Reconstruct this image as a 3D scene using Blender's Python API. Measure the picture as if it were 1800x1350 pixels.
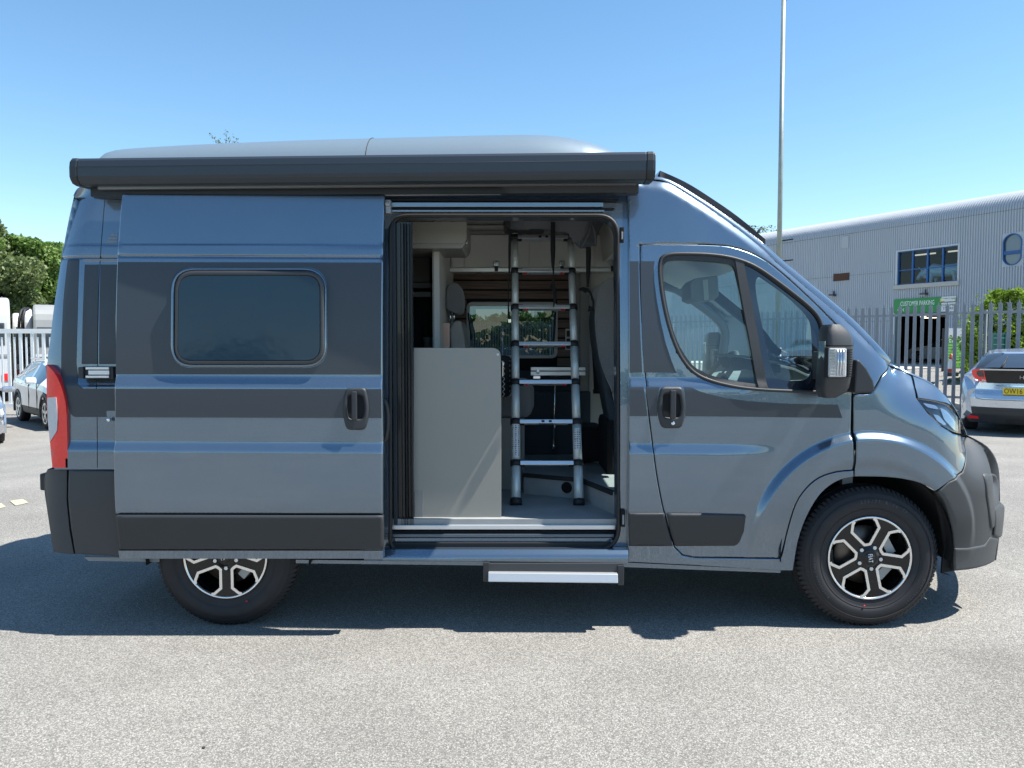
import bpy, bmesh, math, random
import numpy as np
from math import radians, sin, cos, pi, sqrt, atan2, exp
from mathutils import Vector, Matrix
from mathutils.geometry import delaunay_2d_cdt

random.seed(7)
rng = np.random.default_rng(11)
scene = bpy.context.scene
for o in list(bpy.data.objects):
    bpy.data.objects.remove(o)

# ------------------------------------------------------------------ camera, sky, sun, exposure
PITCH = math.atan(68 / 1352)
CAM_H = 1.5
cam = bpy.data.cameras.new('camera')
cam.sensor_width = 36.0
cam.lens = 36.0 * 1352 / 1800
cam.clip_start = 0.05
cam.clip_end = 2000
camo = bpy.data.objects.new('camera', cam)
scene.collection.objects.link(camo)
camo.location = (0, 0, CAM_H)
camo.rotation_euler = (pi / 2 - PITCH, 0, 0)
scene.camera = camo

SUN = Vector((0.585, -0.095, 1.0)).normalized()      # from the ground towards the sun
world = bpy.data.worlds.new('World')
scene.world = world
world.use_nodes = True
wn = world.node_tree
wn.nodes.clear()
sky = wn.nodes.new('ShaderNodeTexSky')
sky.sky_type = 'NISHITA'
sky.sun_disc = False
sky.sun_elevation = math.asin(SUN.z)
sky.sun_rotation = math.atan2(SUN.x, SUN.y)
sky.air_density = 1.0
sky.dust_density = 0.12
sky.ozone_density = 1.7
bgn = wn.nodes.new('ShaderNodeBackground')
bgn.inputs['Strength'].default_value = 0.090
won = wn.nodes.new('ShaderNodeOutputWorld')
hsv = wn.nodes.new('ShaderNodeHueSaturation')
hsv.inputs['Saturation'].default_value = 1.15
hsv.inputs['Hue'].default_value = 0.493
wn.links.new(sky.outputs[0], hsv.inputs['Color'])
wn.links.new(hsv.outputs[0], bgn.inputs[0])
wn.links.new(bgn.outputs[0], won.inputs[0])

sl = bpy.data.lights.new('sun', 'SUN')
sl.energy = 4.2
sl.angle = radians(0.53)
sl.color = (1.0, 0.955, 0.88)
so = bpy.data.objects.new('sun', sl)
scene.collection.objects.link(so)
so.rotation_euler = SUN.to_track_quat('Z', 'Y').to_euler()
so.location = (20, -5, 30)

scene.view_settings.view_transform = 'Standard'
scene.view_settings.look = 'None'
scene.view_settings.gamma = 1
scene.view_settings.use_curve_mapping = False
scene.view_settings.exposure = 1.26
scene.render.engine = 'CYCLES'
scene.cycles.max_bounces = 10
scene.cycles.transparent_max_bounces = 24
scene.cycles.caustics_reflective = False
scene.cycles.caustics_refractive = False

# ------------------------------------------------------------------ helpers
C = scene.collection
_ca, _sa = cos(PITCH), sin(PITCH)

def P(px, py, Y):
    """photo pixel -> (x, z) on the plane y = Y"""
    a = (px - 900) / 1352.0
    b = -(py - 675) / 1352.0
    dy = _ca + b * _sa
    dz = -_sa + b * _ca
    t = Y / dy
    return a * t, CAM_H + dz * t

def P3(px, py, Y):
    x, z = P(px, py, Y)
    return Vector((x, Y, z))

def PG(px, py, z=0.0):
    """photo pixel -> point on the horizontal plane z"""
    a = (px - 900) / 1352.0
    b = -(py - 675) / 1352.0
    dy = _ca + b * _sa
    dz = -_sa + b * _ca
    t = (z - CAM_H) / dz
    return Vector((a * t, dy * t, z))

MATS = {}
def nn(nt, t, **kw):
    n = nt.nodes.new(t)
    for k, v in kw.items():
        setattr(n, k, v)
    return n

def mat(name, col, rough=0.5, metal=0.0, coat=0.0, spec=0.5, vary=0.0, vscale=8.0, bump=0.0, bscale=200.0,
        emit=None, aniso=None, sheen=0.0, rvary=0.0, coords='Object', stretch=None, coat_rough=0.03, bdist=0.002):
    if name in MATS:
        return MATS[name]
    m = bpy.data.materials.new(name)
    m.use_nodes = True
    nt = m.node_tree
    b = nt.nodes['Principled BSDF']
    b.inputs['Base Color'].default_value = (*col, 1)
    b.inputs['Roughness'].default_value = rough
    b.inputs['Metallic'].default_value = metal
    b.inputs['Coat Weight'].default_value = coat
    b.inputs['Coat Roughness'].default_value = coat_rough
    b.inputs['Specular IOR Level'].default_value = spec
    b.inputs['Sheen Weight'].default_value = sheen
    if vary or bump or rvary:
        tc = nn(nt, 'ShaderNodeTexCoord')
        src = tc.outputs[coords]
        if stretch:
            mp = nn(nt, 'ShaderNodeMapping')
            mp.inputs['Scale'].default_value = stretch
            nt.links.new(src, mp.inputs[0])
            src = mp.outputs[0]
    if vary or rvary:
        n = nn(nt, 'ShaderNodeTexNoise')
        n.inputs['Scale'].default_value = vscale
        n.inputs['Detail'].default_value = 5
        nt.links.new(src, n.inputs['Vector'])
        if vary:
            mx = nn(nt, 'ShaderNodeMix', data_type='RGBA')
            mx.inputs['A'].default_value = (*[c * (1 - vary) for c in col], 1)
            mx.inputs['B'].default_value = (*[min(1, c * (1 + vary)) for c in col], 1)
            nt.links.new(n.outputs['Fac'], mx.inputs['Factor'])
            nt.links.new(mx.outputs['Result'], b.inputs['Base Color'])
        if rvary:
            mr = nn(nt, 'ShaderNodeMapRange')
            mr.inputs['To Min'].default_value = max(0.02, rough - rvary)
            mr.inputs['To Max'].default_value = min(1, rough + rvary)
            nt.links.new(n.outputs['Fac'], mr.inputs['Value'])
            nt.links.new(mr.outputs[0], b.inputs['Roughness'])
    if bump:
        n2 = nn(nt, 'ShaderNodeTexNoise')
        n2.inputs['Scale'].default_value = bscale
        n2.inputs['Detail'].default_value = 3
        nt.links.new(src, n2.inputs['Vector'])
        bp = nn(nt, 'ShaderNodeBump')
        bp.inputs['Strength'].default_value = bump
        bp.inputs['Distance'].default_value = bdist
        nt.links.new(n2.outputs['Fac'], bp.inputs['Height'])
        nt.links.new(bp.outputs[0], b.inputs['Normal'])
    if emit:
        b.inputs['Emission Color'].default_value = (*emit[:3], 1)
        b.inputs['Emission Strength'].default_value = emit[3]
    MATS[name] = m
    return m

def glass_mat(name, tint=(0.8, 0.9, 0.88), ior=1.5, rough=0.0, base=None, basefac=0.0):
    if name in MATS:
        return MATS[name]
    m = bpy.data.materials.new(name)
    m.use_nodes = True
    nt = m.node_tree
    nt.nodes.clear()
    out = nn(nt, 'ShaderNodeOutputMaterial')
    tr = nn(nt, 'ShaderNodeBsdfTransparent')
    tr.inputs[0].default_value = (*tint, 1)
    gl = nn(nt, 'ShaderNodeBsdfGlossy')
    gl.inputs['Roughness'].default_value = rough
    gl.inputs['Color'].default_value = (1, 1, 1, 1)
    lw = nn(nt, 'ShaderNodeLayerWeight'); lw.inputs['Blend'].default_value = .5
    pw_ = nn(nt, 'ShaderNodeMath', operation='POWER'); pw_.inputs[1].default_value = 5.0
    nt.links.new(lw.outputs['Facing'], pw_.inputs[0])
    f0 = ((ior - 1) / (ior + 1)) ** 2 * 1.8
    fr = nn(nt, 'ShaderNodeMath', operation='MULTIPLY_ADD'); fr.inputs[1].default_value = (1 - f0) * .9; fr.inputs[2].default_value = f0
    nt.links.new(pw_.outputs[0], fr.inputs[0])
    mx = nn(nt, 'ShaderNodeMixShader')
    src = tr
    if base:
        df = nn(nt, 'ShaderNodeBsdfDiffuse')
        df.inputs[0].default_value = (*base, 1)
        m2 = nn(nt, 'ShaderNodeMixShader')
        m2.inputs[0].default_value = basefac
        nt.links.new(tr.outputs[0], m2.inputs[1])
        nt.links.new(df.outputs[0], m2.inputs[2])
        src = m2
    nt.links.new(fr.outputs[0], mx.inputs[0])
    nt.links.new(src.outputs[0], mx.inputs[1])
    nt.links.new(gl.outputs[0], mx.inputs[2])
    nt.links.new(mx.outputs[0], out.inputs[0])
    MATS[name] = m
    return m

ORG = {}
def org(parent):
    return ORG.get(parent.name, Vector((0, 0, 0))) if parent else Vector((0, 0, 0))

def tag(o, label=None, cat=None, group=None, kind=None):
    if label: o['label'] = label
    if cat: o['category'] = cat
    if group: o['group'] = group
    if kind: o['kind'] = kind
    return o

def thing(name, label, cat, loc=(0, 0, 0), group=None):
    o = bpy.data.objects.new(name, None)
    o.empty_display_size = 0.2
    C.objects.link(o)
    o.location = loc
    ORG[o.name] = Vector(loc)
    return tag(o, label, cat, group)

def link_mesh(name, me, parent=None):
    o = bpy.data.objects.new(name, me)
    C.objects.link(o)
    if parent:
        o.parent = parent
        ORG[o.name] = org(parent)
    return o

class M:
    """collects geometry in world coordinates, then builds ONE mesh object"""
    def __init__(s):
        s.v = []; s.f = []; s.sm = []
    def add(s, vs, fs, smooth=False):
        n = len(s.v)
        s.v += [tuple(v) for v in vs]
        s.f += [tuple(i + n for i in f) for f in fs]
        s.sm += [smooth] * len(fs)
        return s
    def box(s, x0, x1, y0, y1, z0, z1, bev=0.0):
        if bev <= 0:
            vs = [(x, y, z) for x in (x0, x1) for y in (y0, y1) for z in (z0, z1)]
            fs = [(0, 1, 3, 2), (4, 6, 7, 5), (0, 4, 5, 1), (2, 3, 7, 6), (0, 2, 6, 4), (1, 5, 7, 3)]
            return s.add(vs, fs)
        b = min(bev, (x1 - x0) * .49, (y1 - y0) * .49, (z1 - z0) * .49)
        bm = bmesh.new()
        bmesh.ops.create_cube(bm, size=1)
        for v in bm.verts:
            v.co = Vector(((x0 + x1) / 2 + v.co.x * (x1 - x0), (y0 + y1) / 2 + v.co.y * (y1 - y0), (z0 + z1) / 2 + v.co.z * (z1 - z0)))
        bmesh.ops.bevel(bm, geom=list(bm.edges), offset=b, segments=2, profile=0.6, affect='EDGES')
        bm.verts.index_update()
        s.add([v.co[:] for v in bm.verts], [[v.index for v in f.verts] for f in bm.faces], smooth=False)
        bm.free()
        return s
    def obox(s, c, ax, ay, az):
        """oriented box: centre + three half-axis vectors"""
        c = Vector(c); ax = Vector(ax); ay = Vector(ay); az = Vector(az)
        vs = [c + ax * i + ay * j + az * k for i in (-1, 1) for j in (-1, 1) for k in (-1, 1)]
        return s.add(vs, [(0, 1, 3, 2), (4, 6, 7, 5), (0, 4, 5, 1), (2, 3, 7, 6), (0, 2, 6, 4), (1, 5, 7, 3)])
    def prism(s, pts, d, smooth=False, caps=True):
        """3D polygon pts extruded by vector d"""
        n = len(pts)
        d = Vector(d)
        a = [Vector(p) for p in pts]
        vs = a + [p + d for p in a]
        fs = [(i, (i + 1) % n, n + (i + 1) % n, n + i) for i in range(n)]
        s.add(vs, fs, smooth)
        if caps:
            k = len(s.v) - 2 * n
            s.f += [tuple(range(k + n - 1, k - 1, -1)), tuple(range(k + n, k + 2 * n))]
            s.sm += [False, False]
        return s
    def tube(s, path, r, seg=8, closed=False, caps=True, flat=None):
        """flat=(w,h) gives a rectangular strap section"""
        path = [Vector(p) for p in path]
        n = len(path)
        rs = r if isinstance(r, (list, tuple)) else [r] * n
        k0 = len(s.v)
        up = None
        for i, p in enumerate(path):
            if closed:
                t = path[(i + 1) % n] - path[i - 1]
            else:
                t = path[min(i + 1, n - 1)] - path[max(i - 1, 0)]
            t.normalize()
            if up is None:
                up = Vector((0, 0, 1)) if abs(t.z) < .9 else Vector((1, 0, 0))
            u = (up - t * up.dot(t)).normalized()
            up = u
            w = t.cross(u)
            for j in range(seg):
                a = 2 * pi * j / seg
                s.v.append(tuple(p + (u * cos(a) + w * sin(a)) * rs[i]))
        m = n if closed else n - 1
        for i in range(m):
            for j in range(seg):
                a = k0 + i * seg + j; b = k0 + i * seg + (j + 1) % seg
                c = k0 + ((i + 1) % n) * seg + (j + 1) % seg; d = k0 + ((i + 1) % n) * seg + j
                s.f.append((a, b, c, d)); s.sm.append(True)
        if caps and not closed:
            s.f.append(tuple(range(k0 + seg - 1, k0 - 1, -1))); s.sm.append(False)
            e = k0 + (n - 1) * seg
            s.f.append(tuple(range(e, e + seg))); s.sm.append(False)
        return s
    def lathe(s, prof, c, axis='Y', seg=48, smooth=True, closed=False):
        """prof: (r, h) pairs, h along axis from centre c"""
        c = Vector(c)
        k0 = len(s.v)
        n = len(prof)
        for j in range(seg):
            a = 2 * pi * j / seg
            for r, h in prof:
                if axis == 'Y':
                    s.v.append((c.x + r * cos(a), c.y + h, c.z + r * sin(a)))
                elif axis == 'Z':
                    s.v.append((c.x + r * cos(a), c.y + r * sin(a), c.z + h))
                else:
                    s.v.append((c.x + h, c.y + r * cos(a), c.z + r * sin(a)))
        for j in range(seg):
            for i in range(n if closed else n - 1):
                a = k0 + j * n + i; b = k0 + j * n + (i + 1) % n
                d = k0 + ((j + 1) % seg) * n + i; e = k0 + ((j + 1) % seg) * n + (i + 1) % n
                s.f.append((a, b, e, d)); s.sm.append(smooth)
        return s
    def grid(s, rows, smooth=True, closed=False):
        k0 = len(s.v)
        n = len(rows[0])
        for r in rows:
            s.v += [tuple(p) for p in r]
        for i in range(len(rows) - 1):
            for j in range(n if closed else n - 1):
                a = k0 + i * n + j; b = k0 + i * n + (j + 1) % n
                s.f.append((a, b, b + n, a + n)); s.sm.append(smooth)
        return s
    def build(s, name, material, parent=None, local=False, solid=0.0, bevel=0.0, fixn=True, autos=None):
        o0 = Vector((0, 0, 0)) if local else org(parent)
        me = bpy.data.meshes.new(name)
        me.from_pydata([(v[0] - o0.x, v[1] - o0.y, v[2] - o0.z) for v in s.v], [], s.f)
        if fixn:
            bm = bmesh.new(); bm.from_mesh(me)
            bmesh.ops.recalc_face_normals(bm, faces=bm.faces)
            bm.to_mesh(me); bm.free()
        me.polygons.foreach_set('use_smooth', s.sm)
        me.materials.append(material)
        me.update()
        o = link_mesh(name, me, parent)
        if solid:
            md = o.modifiers.new('solid', 'SOLIDIFY'); md.thickness = solid; md.offset = -1
        if bevel:
            md = o.modifiers.new('bevel', 'BEVEL'); md.width = bevel; md.segments = 2; md.limit_method = 'ANGLE'
            md.angle_limit = radians(40)
        return o

def rp(pts, close=True, seg=6):
    """polygon with rounded corners: points are (x, y) or (x, y, radius)"""
    out = []
    n = len(pts)
    for i, p in enumerate(pts):
        if len(p) < 3 or p[2] <= 0:
            out.append((p[0], p[1])); continue
        a = Vector(pts[i - 1][:2]); b = Vector(p[:2]); c = Vector(pts[(i + 1) % n][:2])
        r1 = min(p[2], (a - b).length * .5); r2 = min(p[2], (c - b).length * .5)
        s = b + (a - b).normalized() * r1; e = b + (c - b).normalized() * r2
        for k in range(seg + 1):
            t = k / seg
            q = s * (1 - t) ** 2 + b * 2 * t * (1 - t) + e * t * t
            # pull towards a circle
            out.append((q.x, q.y))
    return out

def cr(pts, sub=4, closed=False):
    """Catmull-Rom through points"""
    P_ = [Vector(p) for p in pts]
    n = len(P_)
    out = []
    rngk = range(n) if closed else range(n - 1)
    for i in rngk:
        if closed:
            p0, p1, p2, p3 = P_[i - 1], P_[i], P_[(i + 1) % n], P_[(i + 2) % n]
        else:
            p0, p1, p2, p3 = P_[max(i - 1, 0)], P_[i], P_[i + 1], P_[min(i + 2, n - 1)]
        for k in range(sub):
            t = k / sub
            out.append(0.5 * ((2 * p1) + (p2 - p0) * t + (2 * p0 - 5 * p1 + 4 * p2 - p3) * t * t + (3 * p1 - p0 - 3 * p2 + p3) * t ** 3))
    if not closed:
        out.append(P_[-1])
    return [tuple(v) for v in out]

def pip(poly, x, y):
    """vectorised point in polygon"""
    px = np.array([p[0] for p in poly]); py = np.array([p[1] for p in poly])
    inside = np.zeros(len(x), bool)
    j = len(poly) - 1
    for i in range(len(poly)):
        c = ((py[i] > y) != (py[j] > y))
        with np.errstate(divide='ignore', invalid='ignore'):
            xi = (px[j] - px[i]) * (y - py[i]) / (py[j] - py[i] + 1e-12) + px[i]
        inside ^= c & (x < xi)
        j = i
    return inside

def ss(a, b, t):
    u = np.clip((t - a) / (b - a), 0, 1)
    return u * u * (3 - 2 * u)

def pldist(poly, x, z):
    """distance to an open polyline (world xz)"""
    d = np.full(np.shape(x), 9.0)
    for (x0, z0), (x1, z1) in zip(poly[:-1], poly[1:]):
        dx, dz = x1 - x0, z1 - z0
        L = dx * dx + dz * dz + 1e-12
        t = np.clip(((x - x0) * dx + (z - z0) * dz) / L, 0, 1)
        d = np.minimum(d, np.hypot(x - x0 - t * dx, z - z0 - t * dz))
    return d

def text_mesh(s, size, material, name, parent, mtx, extrude=0.001, align='CENTER', sx=1.0):
    cu = bpy.data.curves.new('t', 'FONT')
    cu.body = s; cu.size = size; cu.extrude = extrude
    cu.align_x = align; cu.align_y = 'CENTER'
    cu.resolution_u = 2
    ob = bpy.data.objects.new('t', cu)
    C.objects.link(ob)
    dg = bpy.context.evaluated_depsgraph_get()
    me = bpy.data.meshes.new_from_object(ob.evaluated_get(dg))
    bpy.data.objects.remove(ob)
    me.transform(mtx @ Matrix.Diagonal((sx, 1, 1, 1)))
    me.transform(Matrix.Translation(-org(parent)))
    me.materials.clear(); me.materials.append(material)
    return link_mesh(name, me, parent)

def frame_mtx(origin, xd, zd):
    """text plane: x along xd, y (up of letters) along zd"""
    xd = Vector(xd).normalized(); zd = Vector(zd).normalized()
    n = xd.cross(zd)
    m = Matrix((xd, zd, n)).transposed().to_4x4()
    m.translation = Vector(origin)
    return m

# ------------------------------------------------------------------ materials
REFL = None
def paint_mat(name, col, fleck=0.12):
    m = mat(name, col, rough=0.26, metal=0.75, coat=1.0, coat_rough=0.015)
    nt = m.node_tree
    b = nt.nodes['Principled BSDF']
    b.inputs['Coat IOR'].default_value = 1.65
    tc = nn(nt, 'ShaderNodeTexCoord')
    v = nn(nt, 'ShaderNodeTexVoronoi'); v.inputs['Scale'].default_value = 900
    nt.links.new(tc.outputs['Object'], v.inputs['Vector'])
    mx = nn(nt, 'ShaderNodeMix', data_type='RGBA')
    mx.inputs['A'].default_value = (*[c * (1 - fleck) for c in col], 1)
    mx.inputs['B'].default_value = (*[c * (1 + fleck) for c in col], 1)
    sp = nn(nt, 'ShaderNodeSeparateColor')
    nt.links.new(v.outputs['Color'], sp.inputs[0])
    nt.links.new(sp.outputs[0], mx.inputs['Factor'])
    # faint film of dust
    n = nn(nt, 'ShaderNodeTexNoise'); n.inputs['Scale'].default_value = 2.2; n.inputs['Detail'].default_value = 7
    nt.links.new(tc.outputs['Object'], n.inputs['Vector'])
    mr = nn(nt, 'ShaderNodeMapRange'); mr.inputs['From Min'].default_value = .35; mr.inputs['From Max'].default_value = .75
    mr.inputs['To Min'].default_value = 0.0; mr.inputs['To Max'].default_value = .10
    nt.links.new(n.outputs['Fac'], mr.inputs['Value'])
    m2 = nn(nt, 'ShaderNodeMix', data_type='RGBA')
    m2.inputs['B'].default_value = (.35, .34, .32, 1)
    nt.links.new(mr.outputs[0], m2.inputs['Factor'])
    nt.links.new(mx.outputs['Result'], m2.inputs['A'])
    nt.links.new(m2.outputs['Result'], b.inputs['Base Color'])
    # panels are never perfectly flat
    n3 = nn(nt, 'ShaderNodeTexNoise'); n3.inputs['Scale'].default_value = 3.0; n3.inputs['Detail'].default_value = 1
    nt.links.new(tc.outputs['Object'], n3.inputs['Vector'])
    bp = nn(nt, 'ShaderNodeBump'); bp.inputs['Strength'].default_value = .12; bp.inputs['Distance'].default_value = .012
    nt.links.new(n3.outputs['Fac'], bp.inputs['Height'])
    nt.links.new(bp.outputs[0], b.inputs['Normal'])
    nt.links.new(bp.outputs[0], b.inputs['Coat Normal'])
    return m

PAINT = paint_mat('grey_blue_metallic_paint', (.114, .166, .226))
SILVER = paint_mat('silver_car_paint', (.42, .45, .50), .15)
WHITEP = mat('white_car_paint', (.75, .76, .76), rough=.35, coat=1.0)
BLACKPL = mat('textured_black_plastic', (.024, .027, .031), rough=.52, bump=.25, bscale=900, vary=.15, vscale=5)
BUMPERPL = mat('grained_bumper_plastic', (.042, .046, .050), rough=.55, bump=.3, bscale=700, vary=.12, vscale=6)
GLOSSBLK = mat('gloss_black', (.006, .0065, .008), rough=.22, coat=.35, spec=.3)
RUBBER = mat('seal_rubber', (.014, .015, .017), rough=.6)
TYRE = mat('tyre_rubber', (.017, .017, .020), rough=.72, bump=.3, bscale=300, vary=.3, vscale=14)
DARK = mat('dark_underside', (.005, .005, .006), rough=.9)
ALU = mat('anodised_aluminium', (.68, .70, .72), rough=.34, metal=.7, bump=.05, bscale=400)
ALUROD = mat('ladder_tube_aluminium', (.66, .71, .70), rough=.42, metal=.3, bump=.05, bscale=300)
CHROME = mat('chrome', (.8, .82, .85), rough=.1, metal=1.0)
MACH = mat('machined_alloy', (.80, .80, .79), rough=.24, metal=.9, bump=.05, bscale=500)
AWN = mat('awning_anthracite', (.032, .042, .054), rough=.40, metal=.3, bump=.08, bscale=600)
AWNCAP = mat('awning_end_plastic', (.012, .018, .024), rough=.5, bump=.15, bscale=500)
LAMIN = mat('grey_laminate', (.250, .246, .222), rough=.42, vary=.04, vscale=3, bump=.05, bscale=150)
LAMINL = mat('pale_grey_cabinet', (.60, .60, .57), rough=.45, vary=.04, vscale=3)
LINING = mat('beige_lining', (.58, .56, .51), rough=.9, bump=.25, bscale=250, vary=.06, vscale=30)
LINDARK = mat('dark_blue_grey_lining', (.035, .050, .062), rough=.85, bump=.2, bscale=300)
FAB = mat('woven_grey_fabric', (.17, .17, .17), rough=.95, bump=.7, bscale=420, vary=.35, vscale=220, sheen=.3)
FABL = mat('light_woven_fabric', (.38, .36, .33), rough=.95, bump=.6, bscale=400, vary=.25, vscale=200)
VINYL = mat('stone_vinyl_floor', (.30, .31, .31), rough=.55, vary=.28, vscale=7, bump=.06, bscale=60)
STRAPM = mat('black_webbing', (.006, .007, .009), rough=.85, bump=.4, bscale=500)
CANVAS = mat('grey_canvas', (.13, .14, .16), rough=.9, bump=.4, bscale=250, vary=.1)
COPPER = mat('copper_panel', (.55, .33, .26), rough=.35, metal=.2)
HEADLIN = mat('cab_headliner', (.58, .58, .55), rough=.95, bump=.3, bscale=200)
DASH = mat('dashboard_plastic', (.06, .065, .07), rough=.6, bump=.3, bscale=300)
DASHL = mat('dashboard_grey', (.22, .23, .23), rough=.6, bump=.2, bscale=300)
RED = mat('red_lamp_plastic', (.95, .016, .014), rough=.16, coat=1.0, vary=.25, vscale=60)
LAMPW = mat('clear_lamp_white', (.50, .52, .54), rough=.14, coat=1.0, vary=.15, vscale=40)
GALV = mat('galvanised_steel', (.26, .28, .31), rough=.5, metal=.3, vary=.25, vscale=9, rvary=.12)
WHITEFR = mat('white_painted_steel', (.78, .78, .76), rough=.45, vary=.05)
YELLOW = mat('yellow_plate', (.80, .55, .02), rough=.35)
BLACKTX = mat('black_letters', (.01, .01, .01), rough=.4)
WHITETX = mat('white_letters', (.85, .85, .85), rough=.4)
GREENS = mat('green_sign_face', (.03, .26, .07), rough=.4)
GREENL = mat('light_green_sign_face', (.18, .52, .08), rough=.4)
WHITES = mat('white_sign_face', (.72, .74, .74), rough=.4)
GLASS = glass_mat('cab_glass', (.74, .90, .89), 1.5)
GLASSF = glass_mat('far_cab_glass', (.84, .94, .93), 1.4)
ACRYL = glass_mat('acrylic_window', (.085, .125, .15), 1.45)
LENS = glass_mat('headlamp_lens', (.90, .93, .95), 1.5)
DKGLASS = mat('dark_tinted_glass', (.012, .034, .058), rough=.10, coat=.0, spec=.28, bump=.2, bscale=5, bdist=.01)
CARGLASS = mat('car_window_glass', (.03, .04, .05), rough=.04, coat=1.0)
FRIT = mat('black_glass_border', (.010, .014, .022), rough=.04, coat=1.0)
PINKRED = mat('red_plastic_tab', (.5, .02, .03), rough=.4)

def carbon_mat():
    m = mat('carbon_weave_vinyl', (.04, .046, .056), rough=.4, coat=.25, coat_rough=.25, spec=.5)
    nt = m.node_tree; b = nt.nodes['Principled BSDF']
    tc = nn(nt, 'ShaderNodeTexCoord')
    mp = nn(nt, 'ShaderNodeMapping'); mp.inputs['Rotation'].default_value = (0, radians(-48), 0)
    nt.links.new(tc.outputs['Object'], mp.inputs[0])
    w = nn(nt, 'ShaderNodeTexWave'); w.bands_direction = 'X'; w.inputs['Scale'].default_value = 44
    nt.links.new(mp.outputs[0], w.inputs['Vector'])
    mx = nn(nt, 'ShaderNodeMix', data_type='RGBA')
    mx.inputs['A'].default_value = (.016, .021, .030, 1); mx.inputs['B'].default_value = (.036, .044, .056, 1)
    nt.links.new(w.outputs['Fac'], mx.inputs['Factor'])
    nt.links.new(mx.outputs['Result'], b.inputs['Base Color'])
    return m
CARBON = carbon_mat()

def wood_mat():
    m = mat('walnut_veneer', (.10, .055, .035), rough=.5)
    nt = m.node_tree; b = nt.nodes['Principled BSDF']
    tc = nn(nt, 'ShaderNodeTexCoord')
    mp = nn(nt, 'ShaderNodeMapping'); mp.inputs['Scale'].default_value = (3, 3, 90)
    nt.links.new(tc.outputs['Object'], mp.inputs[0])
    n = nn(nt, 'ShaderNodeTexNoise'); n.inputs['Scale'].default_value = 1.4; n.inputs['Detail'].default_value = 6
    nt.links.new(mp.outputs[0], n.inputs['Vector'])
    cr_ = nn(nt, 'ShaderNodeValToRGB')
    cr_.color_ramp.elements[0].position = .35; cr_.color_ramp.elements[0].color = (.075, .042, .028, 1)
    cr_.color_ramp.elements[1].position = .7; cr_.color_ramp.elements[1].color = (.19, .115, .078, 1)
    nt.links.new(n.outputs['Fac'], cr_.inputs[0]); nt.links.new(cr_.outputs[0], b.inputs['Base Color'])
    return m
WOOD = wood_mat()

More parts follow.
